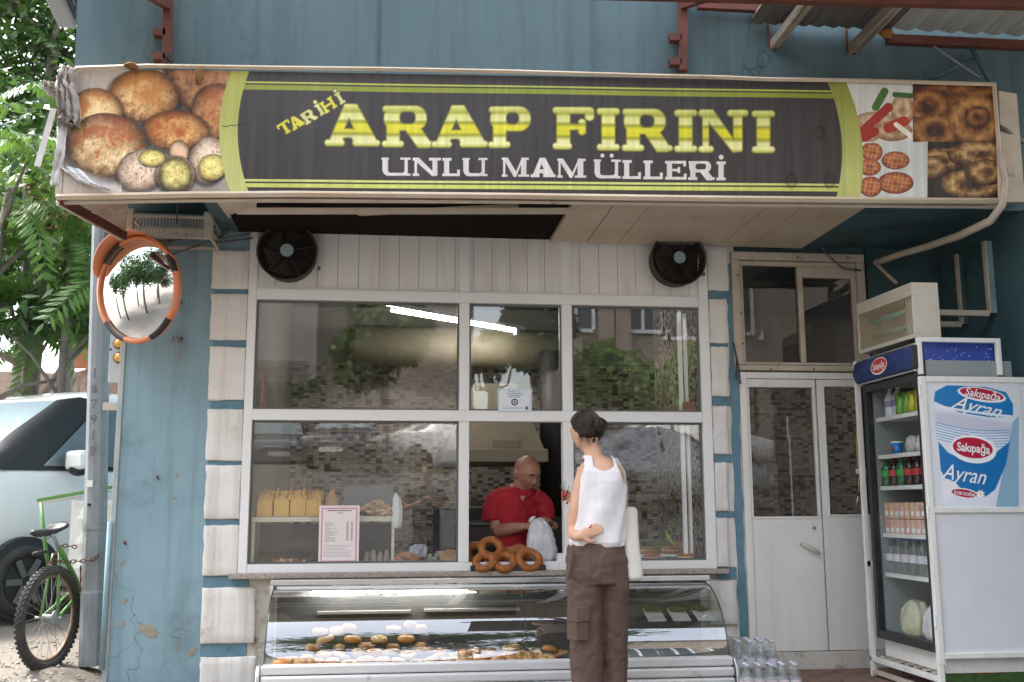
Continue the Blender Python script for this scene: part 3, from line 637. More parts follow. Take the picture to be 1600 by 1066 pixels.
ring(rp, 1460, 205, 40, 28, .3, 'b4804a', '5a3218', reg1); ring(rp, 1524, 188, 44, 40, .38, 'c8955a', '6a3e1c', reg1); ring(rp, 1526, 184, 20, 17, .12, 'ab7440', '4a2812', reg1)
for cx, cy, rx, ry in ((1470, 250, 40, 18), (1530, 242, 50, 22), (1455, 262, 26, 18), (1520, 288, 52, 24), (1540, 270, 34, 20)): ring(rp, cx, cy, rx, ry, 0 if cy < 280 else .22, 'c9a26a', '3c2012', reg2)
reg3 = (PX <= 1449) & (PY >= 224)
for cx, cy, rx, ry in ((1362, 238, 17, 15), (1399, 251, 22, 14), (1358, 262, 18, 13), (1399, 286, 28, 17), (1360, 292, 18, 16)):
    ring(rp, cx, cy, rx, ry, 0, 'c2764a', '7c3a20', reg3)
    ln = ((np.abs(((PX+PY*.2) % 7)-3.5) < .6) | (np.abs(((PY-PX*.15) % 7)-3.5) < .6)) & (((PX-cx)/rx)**2+((PY-cy)/ry)**2 < .75); rp = np.where(ln[..., None], rp*.5+hexc('e0b88a')*.5, rp)
reg4 = (PX <= 1426) & (PY < 222)
for cx, cy, rx, ry, hi, lo in ((1368, 190, 34, 15, 'd9bfa2', '9a7658'), (1410, 172, 18, 26, 'd5b998', '8f6c50'), (1395, 205, 30, 16, 'cfb08c', '8a6448'), (1350, 212, 24, 12, 'd2b696', '8f6a4c')): ring(rp, cx, cy, rx, ry, 0, hi, lo, reg4)
for x1, y1, x2, y2, w_, c_ in ((1348, 205, 1388, 168, 7, 'a83428'), (1388, 200, 1412, 190, 8, 'b03a2a'), (1368, 168, 1382, 143, 6, '4d7a3a'), (1398, 148, 1424, 150, 4, '3f6e34'), (1400, 195, 1425, 214, 4, 'e8e0d6'), (1346, 218, 1366, 206, 7, 'a8321f')):
    t_ = np.clip(((PX-x1)*(x2-x1)+(PY-y1)*(y2-y1))/((x2-x1)**2+(y2-y1)**2), 0, 1); d_ = np.hypot(PX-x1-(x2-x1)*t_, PY-y1-(y2-y1)*t_)-w_
    m_ = (aa(d_)*reg4)[..., None]; rp = rp*(1-m_)+hexc(c_)*m_
img = np.where((PX > xr1)[..., None], rp, img)
comp(aa(np.maximum(xr0-PX, PX-xr1), 1.2), hexc('989a45')); comp(aa(np.maximum(xr0-PX, PX-xr1), 1.2)*np.clip((PY-150)/120, 0, 1)*.8, hexc('c4c67e'))
# lettering
def letters(items, y0f, y1f, sl, colf, st_=.13, rd=.06, out=None, dots='İÜ'):
    for ch, x0, x1 in items:
        yb = y1f+sl*(x0-items[0][1]); yt = y0f+sl*(x0-items[0][1]); h = yb-yt
        s_ = (PX > x0-8) & (PX < x1+8) & (PY > yt-14) & (PY < yb+8); ys_, xs_ = np.where(s_)
        y_a, y_b, x_a, x_b = ys_.min(), ys_.max()+1, xs_.min(), xs_.max()+1
        px_, py_ = PX[y_a:y_b, x_a:x_b], PY[y_a:y_b, x_a:x_b]; gx, gy = (px_-x0)/h, (yb-py_)/h; a_ = (x1-x0)/h
        d_ = glyph(ch, a_, gx, gy, st_, rd)
        if ch == 'İ': d_ = np.minimum(d_, np.hypot(gx-a_/2, gy-1.22)-.13)
        if ch == 'Ü': d_ = np.minimum(d_, np.minimum(np.hypot(gx-a_*.32, gy-1.2)-.11, np.hypot(gx-a_*.66, gy-1.2)-.11))
        d_ = d_*h; sub = img[y_a:y_b, x_a:x_b]
        if out is not None: m_ = aa(d_-1.3, 1.0)[..., None]; sub[:] = sub*(1-m_)+hexc(out)*m_
        m_ = aa(d_, .8)[..., None]; sub[:] = sub*(1-m_)+colf(gy, d_)*m_
def gold(gy, d_):
    k = np.clip(gy, 0, 1); st0 = [(0, 'b9bd55'), (.1, 'e2dfa0'), (.22, 'd9d795'), (.30, '9a9a2e'), (.36, 'd2c930'), (.52, 'd8cf30'), (.60, '9a9a30'), (.66, 'd6d58e'), (.78, 'cfcf80'), (.84, 'a3a440'), (1, 'd8d888')]
    xs0 = [q[0] for q in st0]; o_ = np.stack([np.interp(k, xs0, [hexc(q[1])[i] for q in st0]) for i in range(3)], -1)
    e = np.clip((-d_)/2.2, 0, 1)[..., None]; return o_*(.80+.2*e)
def px2(x): return 380+x/2.7586
def px3(x): return 900+x/2.2857
letters([('A', px2(352), px2(590)), ('R', px2(598), px2(822)), ('A', px2(812), px2(1054)), ('P', px2(1056), px2(1243))], 164.5, 229, .012, gold, .16, .10, '77762a')
letters([('F', px2(1333), px2(1511)), ('I', px3(72), px3(157)), ('R', px3(163), px3(345)), ('I', px3(350), px3(432)), ('N', px3(436), px3(613)), ('I', px3(622), px3(711))], 168.5, 234.5, .018, gold, .16, .10, '77762a')
wf = lambda gy, d_: hexc('cfcac6')
def p7(a_, b_): return px2(a_), px2(b_)
letters([('U', *p7(596, 722)), ('N', *p7(730, 852)), ('L', *p7(858, 934)), ('U', *p7(944, 1052))], 246.5, 275, .008, wf, .145, .02)
letters([('M', *p7(1114, 1232)), ('A', *p7(1238, 1346)), ('M', *p7(1352, 1478)), ('Ü', px3(62), px3(160)), ('L', px3(165), px3(232)), ('L', px3(240), px3(310)), ('E', px3(318), px3(395)), ('R', px3(400), px3(495)), ('İ', px3(498), px3(536))], 247.5, 277, .016, wf, .14, .02)
# slanted word, each letter turned
for i, (ch, cx, cy, w_) in enumerate((('T', 446, 201, 21), ('A', 463, 192, 22), ('R', 483, 183, 22), ('İ', 500, 172, 13), ('H', 513, 165, 22), ('İ', 531, 154, 13))):
    h = 19; rt = math.radians(-33); dx, dy = PX-cx, PY-cy; gx = (dx*math.cos(rt)+dy*math.sin(rt)+w_/2)/h; gy = (h/2-(-dx*math.sin(rt)+dy*math.cos(rt)))/h
    near = np.hypot(dx, dy) < 26; d_ = np.full(PX.shape, 9.0); dd = glyph(ch, w_/h, gx[near], gy[near], .13, .03)
    if ch == 'İ': dd = np.minimum(dd, np.hypot(gx[near]-w_/h/2, gy[near]-1.22)-.14)
    d_[near] = dd*h; comp(aa(d_-1.2, 1), hexc('6f6c28')); comp(aa(d_, .8), hexc('cfc544' if ch in 'TAH' else 'c4c088'))
# wear: vertical streaks, water rings, a torn line
strk = vnoise((8, IW), 9, 7, 3)[3][None, :]; img = img*(.93+.14*strk[..., None])+.012*(strk[..., None] > .72)
for cx, cy in ((1280, 209), (1236, 283), (1296, 283)):
    r_ = np.hypot((PX-cx)/8, (PY-cy)/10); img = img*(1-.22*np.exp(-((r_-1)/.3)**2)-.1*(r_ < 1))[..., None]
img *= (.95+.1*n1[..., None])
tl = (np.abs(PY-(199-(PX-348)*.1+np.sin(PX*.5)*.6)) < .7) & (PX > 348) & (PX < 384); img[tl] *= .4
gm_ = img.mean(-1, keepdims=True); img = np.clip((gm_+(img-gm_)*.92), 0, 1); img = np.clip(.40+(img-.42)*1.16, 0.02, 1)
lin = np.where(img <= .04045, img/12.92, ((np.clip(img, 0, 1)+.055)/1.055)**2.4)
# front skin with a slight sag, as a grid
sg = MB(); NU, NV = 60, 6; fy = lambda u, v: SY+.006*math.sin(u*23)*math.sin(v*PI)-.008*math.sin(v*PI)
vs_ = []
for j in range(NV+1):
    for i in range(NU+1):
        u, v = i/NU, j/NV; q = TL.lerp(TR, u).lerp(BL.lerp(BR, u), 1-v); vs_.append((q.x, fy(u, v), q.z))
for j in range(NV):
    for i in range(NU):
        k = j*(NU+1)+i; sg.add([vs_[k], vs_[k+1], vs_[k+NU+2], vs_[k+NU+1]], [(0, 1, 2, 3)]); sg.uv[len(sg.f)-1] = [(i/NU, j/NV), ((i+1)/NU, j/NV), ((i+1)/NU, (j+1)/NV), (i/NU, (j+1)/NV)]
o = sg.build('sign_face', print_mat('sign_print', img, rough=.55, grime=.16), SG, smooth=True)
bx = MB(); D_ = .13
bx.add([(BL.x, SY+.02, BL.z), (BR.x, SY+.02, BR.z), (BR.x, SY+D_, BR.z), (BL.x, SY+D_, BL.z), (TL.x, SY+.02, TL.z), (TR.x, SY+.02, TR.z), (TR.x, SY+D_, TR.z), (TL.x, SY+D_, TL.z)],
       [(0, 3, 2, 1), (4, 5, 6, 7), (0, 1, 5, 4), (1, 2, 6, 5), (2, 3, 7, 6), (3, 0, 4, 7)])
bx.build('sign_box', M_soffit, SG)
fr = MB(); pts = [(118, 107), (230, 103), (420, 106), (600, 108), (800, 112), (1000, 118), (1130, 121), (1200, 124), (1350, 126), (1553, 132)]
fr.tube([P(x, y, SY-.02) for x, y in pts], .0125, 4); fr.build('top_rail', M_soffit, SG)
pts = [(88, 308), (300, 304), (460, 303), (800, 306), (1100, 310), (1400, 313), (1562, 314)]
MB().tube([P(x, y, SY-.02) for x, y in pts], .017, 4).build('bottom_rail', M_soffit, SG)
MB().tube([P(x, y+9, SY+.03) for x, y in pts], .012, 4).build('lower_lip', M_old, SG)
MB().tube([P(1553, 130, SY-.02), P(1560, 220, SY-.02), P(1563, 316, SY-.02)], .014, 4).build('side_rail', M_soffit, SG)
MB().beam(P(98, 190, SY), P(92, 305, SY), .03, .03).build('side_rail', M_old, SG)
# board behind the right end
rb = MB(); a, b2, c2, d2 = P(1556, 145, -1.0), P(1584, 150, -1.0), P(1597, 318, -1.0), P(1563, 318, -1.0)
rb.prism([(q.x, q.z) for q in (a, b2, c2, d2)], -1.03, -.98); rb.build('end_board', M_old, SG, fix=True)
# return edge at the far left: dark strip running back from the lower corner to the wall
MB().beam(P(92, 312, SY), P(196, 369, -.55), .02, .05).build('return_batten', M_rust, SG)
MB().beam(P(90, 318, SY), P(192, 374, -.55), .015, .02).build('return_lip', M_old, SG)
rs = MB(); a, b2, c2, d2 = P(122, 318, SY+.05), P(200, 316, -.9), P(196, 362, -.58), P(185, 355, -.62)
rs.add([a, b2, c2, d2, a+Vector((0, .01, 0)), b2+Vector((0, .01, 0)), c2+Vector((0, .01, 0)), d2+Vector((0, .01, 0))], [(0, 1, 2, 3), (7, 6, 5, 4)])
rs.build('side_skin', mat('faded_side_print', (.42, .32, .24), (.30, .20, .13), 6, rough=.6, dirt=(.5, .47, .44), dscale=5), SG)
# torn fabric hanging from the left end
def rag(pts_c, w0, w1, nm, mt_, seed, wob=.02, n=12, m=8):
    r0 = random.Random(seed); mb = MB(); vs = []
    for i in range(n+1):
        t = i/n; k = t*(len(pts_c)-1); a_ = min(int(k), len(pts_c)-2); c_ = Vector(pts_c[a_]).lerp(Vector(pts_c[a_+1]), k-a_); w = w0+(w1-w0)*t
        for j in range(m+1):
            s = j/m-.5; vs.append((c_.x+s*w+r0.uniform(-1, 1)*wob*.3, c_.y+math.sin(j*1.9+i*.35+seed)*wob+r0.uniform(-1, 1)*wob*.4, c_.z+r0.uniform(-1, 1)*wob*.5))
    mb.add(vs, [(i*(m+1)+j, i*(m+1)+j+1, (i+1)*(m+1)+j+1, (i+1)*(m+1)+j) for i in range(n) for j in range(m)])
    o = mb.build(nm, mt_, SG, smooth=True); md = o.modifiers.new('thick', 'SOLIDIFY'); md.thickness = .003; return o
M_rag = mat('weathered_canvas', (.50, .46, .43), (.36, .32, .29), 7, rough=.85, bump=.7, bscale=40, dirt=(.20, .14, .10), dscale=6, dthr=.55)
rag([P(110, 106, SY-.03), P(101, 122, SY-.07), P(104, 150, SY-.08), P(109, 178, SY-.06), P(108, 196, SY-.04)], .06, .13, 'torn_flap', M_rag, 2, .030, 14, 12)
rag([P(84, 128, SY-.02), P(80, 140, SY), P(90, 152, SY+.01)], .10, .05, 'torn_flap', M_rag, 5, .015)
rag([P(97, 196, SY-.02), P(96, 235, SY-.03), P(90, 262, SY-.02), P(84, 290, SY-.02)], .05, .045, 'torn_strip', mat('white_torn_sheet', (.62, .60, .60), (.5, .48, .46), 9, rough=.7, dirt=(.25, .2, .17), dscale=12), 8, .012, 16, 4)
MB().beam(P(84, 170, SY), P(58, 260, SY-.02), .028, .012, up=(0, 1, 0)).build('hanging_lath', MATS['white_torn_sheet'], SG)
rag([P(108, 262, SY-.02), P(135, 284, SY-.03), P(168, 296, SY-.03)], .10, .03, 'torn_film', mat('translucent_film', (.70, .69, .68), rough=.5, dirt=(.45, .42, .4), dscale=9), 11, .01)

# mud nests on the sign's top edge
for px, py, rx, rz, lb in ((205, 103, .035, .018, 'crumbling brown mud nest stuck on the top rail left of the hanging one'), (311, 119, .022, .05, 'brown mud nest hanging down over the bread picture on the sign')):
    c = P(px, py, SY-.04); m = MB().ball(c, rx, .03, rz, jit=.35, n=12, k=9)
    o = m.build('insect_nest', mat('mud_nest', (.30, .16, .06), (.18, .09, .04), 40, rough=1, bump=1.0, bscale=90), None, smooth=True, label=lb, cat='nest', group='mud nests on the signboard')
# ------------------------------------------------------------------ text helper (outlines of the built-in font)
_tc = {}
def text_mesh(s, size, name='lettering', bold=0.0, shear=0.0, ax='CENTER'):
    cu = bpy.data.curves.new('t', 'FONT'); cu.body = s; cu.size = size; cu.align_x = ax; cu.align_y = 'CENTER'; cu.shear = shear; cu.offset = bold; cu.resolution_u = 3
    ob = bpy.data.objects.new('t', cu); col.objects.link(ob); bpy.context.view_layer.update()
    me = bpy.data.meshes.new_from_object(ob.evaluated_get(bpy.context.evaluated_depsgraph_get())); bpy.data.objects.remove(ob); bpy.data.curves.remove(cu); me.name = name; return me
def text_obj(s, size, loc, R3, m, parent, bold=0.0, shear=0.0, sx=1.0, name='lettering', bend=0.0, ax='CENTER'):
    me = text_mesh(s, size, name, bold, shear, ax)
    for v in me.vertices:
        p = Vector((v.co.x*sx, v.co.y-bend*(v.co.x*sx)**2, 0)); v.co = R3@p+Vector(loc)
    me.materials.clear(); me.materials.append(m); o = bpy.data.objects.new(name, me); link(o, parent); return o
FRONT = Matrix(((1, 0, 0), (0, 0, -1), (0, 1, 0)))      # text x -> X, text y -> Z, faces -Y

# ------------------------------------------------------------------ canopy above
CN = thing('roof_canopy', 'rusty red steel canopy with corrugated sheets and timber rafters above the signboard', 'canopy', (2.5, -1.5, 3.9))
# main front beam
a, b2 = P(820, 2, -1.75), P(1640, 12, -1.75)
MB().beam(P(820, -16, -1.75), P(1700, -4, -1.75)+Vector((1.4, 0, 0)), .05, .07).build('beam', M_rust, CN, bevel=.004)
MB().beam(P(1385, 62, -1.0), P(1640, 72, -1.0)+Vector((1.0, 0, 0)), .05, .055).build('beam', M_rust, CN, bevel=.004)
MB().beam(P(1090, 8, -1.02), P(1215, 14, -1.02), .04, .05).build('beam', M_rust, CN)
M_wood = mat('weathered_timber', (.34, .29, .23), (.22, .18, .14), 12, rough=.85, bump=.6, bscale=30, stretch=(3, .4, 3), dirt=(.08, .06, .05), dscale=6, dthr=.56)
zc = P(1210, 70, -1.0).z
for i, (px, py, w) in enumerate(((1182, 26, .035), (1211, 68, .05), (1334, 76, .055))):
    e = P(px, py, -1.0); MB().beam((e.x, -.975, e.z), (e.x+.02, -2.5, e.z+.05), w, w*1.1).build('rafter', M_wood, CN, bevel=.003)
    if i: MB().tube([(e.x-.03, -.98, e.z+.14), (e.x-.03, -.98, e.z-.01), (e.x+.01, -1.0, e.z-.035)], .008, 6).build('hanger', M_rust, CN)
zs_ = P(1400, 60, -1.0).z+.06
def corrug(x0, x1, y0, y1, z0, z1, pitch, amp, nm, m_):
    n = int((x1-x0)/pitch*8); mb = MB(); top = []
    for i in range(n+1):
        x = x0+(x1-x0)*i/n; d = amp*(1 if (i % 8) < 2 else (-1 if 3 < (i % 8) < 7 else 0)); top.append((x, d))
    for y, z in ((y0, z0), (y1, z1)): mb.v += [(x, y, z+d) for x, d in top]
    mb.f = [(i, i+1, n+2+i, n+1+i) for i in range(n)]; mb.m = [0]*len(mb.f)
    o = mb.build(nm, m_, CN); md = o.modifiers.new('thick', 'SOLIDIFY'); md.thickness = .002; return o
M_sheet = mat('dull_roof_sheet', (.44, .45, .42), (.33, .34, .32), 3, rough=.6, metal=.0, dirt=(.16, .15, .13), dscale=2.5, dthr=.55, dsoft=.2)
x0 = P(1395, 60, -1.0).x
corrug(x0, x0+2.4, -1.0, -3.0, zs_, zs_+.06, .14, .008, 'roof_sheet', M_sheet)
corrug(P(1172, 26, -1.0).x, x0-.02, -1.0, -3.0, zc+.13, zc+.2, .09, .006, 'roof_sheet', mat('dark_roof_sheet', (.15, .14, .13), (.10, .09, .085), 4, rough=.8, dirt=(.05, .04, .04), dscale=3))
MB().box(P(860, 0, -1.75).x, x0+2.4, -3.0, -1.79, 3.96, 3.98).build('roof_sheet', MATS['dark_roof_sheet'], CN)
# expanding foam lump beside rafter
MB().ball(P(1385, 52, -1.04), .05, .03, .03, jit=.5, n=9, k=6).build('foam_lump', mat('orange_foam', (.35, .16, .03), (.25, .1, .02), 30, rough=.9), CN, smooth=True)
# thin rods at the right
for p1, p2, r_ in (((1458, 72), (1530, 122), .008), ((1518, 75), (1545, 125), .014), ((1520, 92), (1448, 128), .012)):
    A, C = P(*p1, -1.02), P(*p2, -1.06); MB().tube([A, C], r_, 8).build('rod', M_teal if r_ > .01 else M_steel, CN, smooth=True)
# brackets holding canopy and sign
def bracket(px, py0, py1, dxp, nm_l):
    t = thing('steel_bracket', nm_l, 'bracket', P(px, py1, -1.0), 'rusty brackets above the signboard')
    MB().beam(P(px, py0, -1.0), P(px, py1, -1.0), .05, .05, up=(0, 1, 0)).build('upright', M_rust, t, bevel=.004)
    q = P(px, py0+38, -1.0); e = P(px+dxp, -8, -1.55); MB().beam(q, e, .045, .05).build('brace', M_rust, t, bevel=.004)
    for yy in (py1-52, py1-14):
        c = P(px-16, yy, -1.0); MB().beam((c.x-.02, -1.0, c.z), (c.x+.05, -1.0, c.z), .05, .045).build('square_tube', M_rust, t, bevel=.003); MB().box(c.x-.0215, c.x-.0205, -1.018, -.982, c.z-.015, c.z+.015).build('tube_mouth', M_dark, t)
    return t
bracket(262, -30, 104, -28, 'rusty red bracket on the wall above the bread picture')
bracket(1067, -30, 112, 46, 'rusty red bracket above the end of the yellow lettering')
# wires by left bracket
wr = MB()
for k in range(5):
    a = P(256+k*3, 84, -1.03); wr.tube([a, a+Vector((random.uniform(-.05, .05), -.01, -.04)), a+Vector((random.uniform(-.06, .06), 0, -.09))], .003, 5)
tag(wr.build('wire', M_black, None), 'short tangle of black wire at the foot of the left bracket', 'wire')

# ------------------------------------------------------------------ hanging lightbox sign at the top left corner
hs = thing('hanging_sign', 'black lightbox sign hanging at the upper left corner, seen from below', 'sign', P(90, 20, -1.6))
A, C = P(38, -8, -2.15), P(118, 48, -1.25); A2 = Vector((A.x, A.y, C.z)); 
A = P(30, 0, -2.3); C = P(119, 46, -1.25); A.z = C.z; dirn = (C-A).normalized(); nrm = Vector((dirn.y, -dirn.x, 0)).normalized()
H_ = 1.0; dep = nrm*-.12
def slab(a, b, off0, off1, z0, z1): 
    q = [a+off0, b+off0, b+off1, a+off1]; return [Vector((p.x, p.y, z0)) for p in q]+[Vector((p.x, p.y, z1)) for p in q]
fs6 = [(0, 3, 2, 1), (4, 5, 6, 7), (0, 1, 5, 4), (1, 2, 6, 5), (2, 3, 7, 6), (3, 0, 4, 7)]
MB().add(slab(A, C, nrm*.0, nrm*-.085, A.z, A.z+H_), fs6).build('frame', mat('grey_sign_frame', (.30, .31, .31), rough=.4, metal=.3), hs, fix=True, bevel=.006)
MB().add(slab(A+dirn*.04, C-dirn*.04, nrm*.004, nrm*.0015, A.z+.03, A.z+H_-.03), fs6).build('sign_face', mat('black_sign_face', (.012, .012, .012), rough=.25), hs, fix=True)
ln = slab(A+dirn*.1, C-dirn*.09, nrm*.007, nrm*.0045, A.z+.088, A.z+.093); MB().add(ln, fs6).build('rule_line', mat('sign_silver', (.5, .48, .40), rough=.5), hs, fix=True)
R3 = Matrix(((dirn.x, 0, nrm.x), (dirn.y, 0, nrm.y), (0, 1, 0)))
text_obj('EZRİ', .10, C-dirn*.10+nrm*.009+Vector((0, 0, .15)), R3, MATS['sign_silver'], hs, ax='RIGHT', sx=.8)

# ------------------------------------------------------------------ exhaust fans
def fan(px, py, r, lab):
    c = P(px, py, -.13); t = thing('exhaust_fan', lab, 'fan', (c.x, -.02, c.z), 'exhaust fans above the shop window')
    M = RX(PI/2); 
    hb_ = MB().lathe([(r*.93, -.0), (r*.93, .12), (r, .125), (r, .135), (r*.955, .135), (r*.92, .11), (r*.90, .03)], 40, c=(c.x, -.016, c.z), M=M, cap=False)
    hb_.build('housing', mat('sooty_fan_housing', (.02, .018, .017), (.06, .05, .045), 9, rough=.6, metal=.2, dirt=(.03, .02, .018), dscale=8), t, smooth=True)
    MB().lathe([(r*.92, 0), (0.001, .0)], 32, c=(c.x, -.03, c.z), M=M, cap=False).build('back_plate', M_dark, t)
    fb = mat('sooty_fan_blade', (.016, .010, .009), (.035, .020, .017), 12, rough=.6)
    for k in range(6):
        a = k*PI/3+.3; m = MB(); vs = []
        for i in range(5):
            rr = r*(.25+.6*i/4)
            for s in (-1, 1):
                aa_ = a+s*(.30+.06*i); vs.append((c.x+rr*math.cos(aa_), -.07+s*.022, c.z+rr*math.sin(aa_)))
        m.add(vs, [(2*i, 2*i+1, 2*i+3, 2*i+2) for i in range(4)]); m.build('blade', fb, t, smooth=True)
    gr = MB(); gm = mat('sooty_grille_wire', (.018, .014, .013), rough=.7)
    for k in range(9):
        q = r*(.24+.70*k/8); gr.tube([(c.x+q*math.cos(j*PI/16), -.138-.012*(1-(q/r)**2), c.z+q*math.sin(j*PI/16)) for j in range(32)], .0024, 5, closed=True)
    for k in range(5):
        a = k*2*PI/5+.2; gr.tube([(c.x+r*s*math.cos(a), -.14-.012*(1-s*s), c.z+r*s*math.sin(a)) for s in (.2, .6, .98)], .0045, 5)
    gr.build('grille', gm, t)
    MB().lathe([(r*.24, 0), (r*.24, .02), (r*.22, .025), (.001, .025)], 24, c=(c.x, -.135, c.z), M=M).build('hub', gm, t, smooth=True)
    MB().lathe([(r*.215, 0), (r*.215, .003), (.001, .0035)], 28, c=(c.x, -.1605, c.z), M=M).build('badge', mat('pale_blue_badge', (.22, .34, .37), (.30, .38, .38), 60, rough=.4, dirt=(.12, .15, .15), dscale=60), t)
    MB().box(c.x+r*.98, c.x+r*1.07, -.07, -.05, c.z-r*.52, c.z-r*.42).build('cable_clip', mat('blue_clip', (.05, .12, .25), rough=.4), t)
    return t
fan(449, 393, .187, 'sooty round exhaust fan at the left end of the white cladding')
fan(1060, 404, .182, 'sooty round exhaust fan at the right end of the white cladding')

# ------------------------------------------------------------------ white louvred crates / lamps
def grille_box(x0, x1, y0, y1, z0, z1, t, nb, m_):
    e = .016; b = MB()
    for (p, q) in (((x0, y0, z0), (x1, y0, z0)), ((x0, y0, z1), (x1, y0, z1)), ((x0, y1, z0), (x1, y1, z0)), ((x0, y1, z1), (x1, y1, z1))): b.beam(Vector(p)+Vector((e/2+.001, 0, 0)), Vector(q)-Vector((e/2+.001, 0, 0)), e, e)
    for x in (x0, x1):
        for y in (y0, y1): b.beam((x, y, z0-e/2), (x, y, z1+e/2), e, e)
        for z in (z0, z1): b.beam((x, y0+e/2+.001, z), (x, y1-e/2-.001, z), e, e)
    b.build('frame', m_, t, bevel=.002)
    for k in range(nb):
        x = x0+(x1-x0)*(k+1)/(nb+1); MB().tube([(x, y0, z0+.008), (x, y0, z1-.008)], .0028, 5).build('bar', m_, t)
M_cream = mat('dirty_cream_plastic', (.55, .52, .46), (.45, .41, .35), 8, rough=.5, dirt=(.25, .2, .15), dscale=12)
CYR = -.30
c0, c1 = P(202, 369, CYR), P(330, 366, CYR)
cr = thing('plastic_crate', 'dirty cream plastic crate hung under the signboard above the convex mirror', 'crate', (c0.x, -.5, c0.z))
grille_box(c0.x, c1.x, CYR, -.04, c0.z, c0.z+.125, cr, 24, M_cream)
MB().box(c0.x, c1.x, CYR+.01, -.05, c0.z+.055, c0.z+.062).build('slat', M_cream, cr)
MB().box(c1.x-.045, c1.x+.01, CYR-.012, CYR+.02, c0.z-.005, c0.z+.16).build('corner_post', M_cream, cr, bevel=.003); MB().box(c0.x-.02, c0.x+.02, CYR-.012, CYR+.02, c0.z-.005, c0.z+.17).build('corner_post', M_cream, cr, bevel=.003)
MB().tube([P(278, 309, CYR-.01), P(276, 350, CYR-.01)], .004, 5).build('hanging_chain', M_rust, cr)
wl = MB()
for pts, r_ in (([(205, 388), (250, 378), (300, 366), (345, 350)], .008), ([(235, 384), (290, 372), (350, 372), (392, 365)], .005), ([(262, 400), (320, 380), (355, 378), (395, 372)], .006), ([(255, 395), (265, 380), (275, 372)], .004), ([(205, 374), (215, 382), (240, 386)], .006), ([(340, 372), (380, 350), (402, 340)], .006)):
    wl.tube([P(x, y, -.06) for x, y in pts], r_, 6)
tag(wl.build('cable_bundle', mat('dirty_cable', (.05, .05, .048), (.2, .19, .17), 20, rough=.7), smooth=True), 'drooping bundle of dirty cables below the cream crate', 'cable')
# insect killer lamp on the right
ik = thing('insect_killer_lamp', 'white insect killer lamp with pale cyan tubes behind bars above the fridge', 'lamp', P(1400, 520, -.75))
A, C = P(1342, 548, -.35), P(1430, 533, -1.0)     # lower edge of the barred face
zb, zt = C.z+.02, P(1430, 441, -1.0).z
u_ = Vector((C.x-A.x, C.y-A.y, 0)); Lk = u_.length; u_.normalize(); nn = Vector((u_.y, -u_.x, 0)); nn = nn if nn.x < 0 else -nn
def kb(s0, s1, d0, d1, z0, z1, nm, m_, bev=.003):
    o0 = Vector((A.x, A.y, 0)); q = [o0+u_*s0+nn*d0, o0+u_*s1+nn*d0, o0+u_*s1+nn*d1, o0+u_*s0+nn*d1]
    return MB().add([Vector((p.x, p.y, z0)) for p in q]+[Vector((p.x, p.y, z1)) for p in q], fs6).build(nm, m_, ik, fix=True, bevel=bev)
M_lampw = mat('yellowed_white_metal', (.62, .58, .50), (.55, .50, .42), 5, rough=.45, dirt=(.35, .28, .2), dscale=10, dthr=.62)
kb(0, Lk, 0, -.16, zt-.075, zt, 'top_cover', M_lampw); kb(0, Lk, 0, -.16, zb, zb+.025, 'bottom_tray', M_lampw)
kb(Lk-.012, Lk, .001, -.161, zb+.026, zt-.076, 'end_panel', M_lampw); kb(0, .012, .001, -.161, zb+.026, zt-.076, 'end_panel', M_lampw)
kb(.013, Lk-.013, -.15, -.16, zb+.026, zt-.076, 'back_panel', M_lampw)
for k in range(26):
    s = .03+(Lk-.06)*k/25; p = Vector((A.x, A.y, 0))+u_*s+nn*-.004; MB().tube([(p.x, p.y, zb+.02), (p.x, p.y, zt-.07)], .0026, 5).build('bar', mat('brass_grille', (.45, .36, .2), rough=.5, metal=.4), ik)
for zz in (zb+.09, zt-.14):
    p0 = Vector((A.x, A.y, zz))+u_*.1+nn*-.05; p1 = Vector((A.x, A.y, zz))+u_*(Lk-.08)+nn*-.05; MB().tube([p0, p1], .016, 10).build('tube', mat('cyan_tube', (.25, .48, .48), rough=.3), ik, smooth=True)
e0 = P(1431, 441, -1.0); e1 = P(1460, 441, -.98)
MB().box(e0.x, e1.x+.01, -.998, -.86, zb, zt).build('side_cover', M_lampw, ik, bevel=.003)
# steel L brackets on the return wall
for i, (bx_, by0, by1, lx) in enumerate((((1553), 378, 490, 1462), ((1500), 398, 507, 1462))):
    t = thing('wall_bracket', '%s angle bracket on the dark wall above the fridge' % ('tall outer white and blue' if i == 0 else 'shorter inner white and teal'), 'bracket', P(bx_, by1, -.5), 'angle brackets above the fridge')
    yw = -.62 if i == 0 else -.30; q = P(bx_, by1, yw); xw = SX-.004
    q.x = min(q.x, xw-.02); z0 = P(bx_, by1, yw).z; z1 = P(bx_, by0, yw).z
    MB().box(xw-.035, xw, yw-.02, yw+.02, z0, z1).build('upright', M_teal if i else M_blue, t, bevel=.002); MB().box(xw-.05, xw-.0355, yw-.02, yw+.015, z0+.0, z1).build('strip', M_old, t, bevel=.002)
    xl_ = P(lx, by1-8, yw).x-.1; MB().box(xl_, xw-.051, yw-.02, yw+.02, z0-.02, z0+.015).build('arm', M_old, t, bevel=.002)
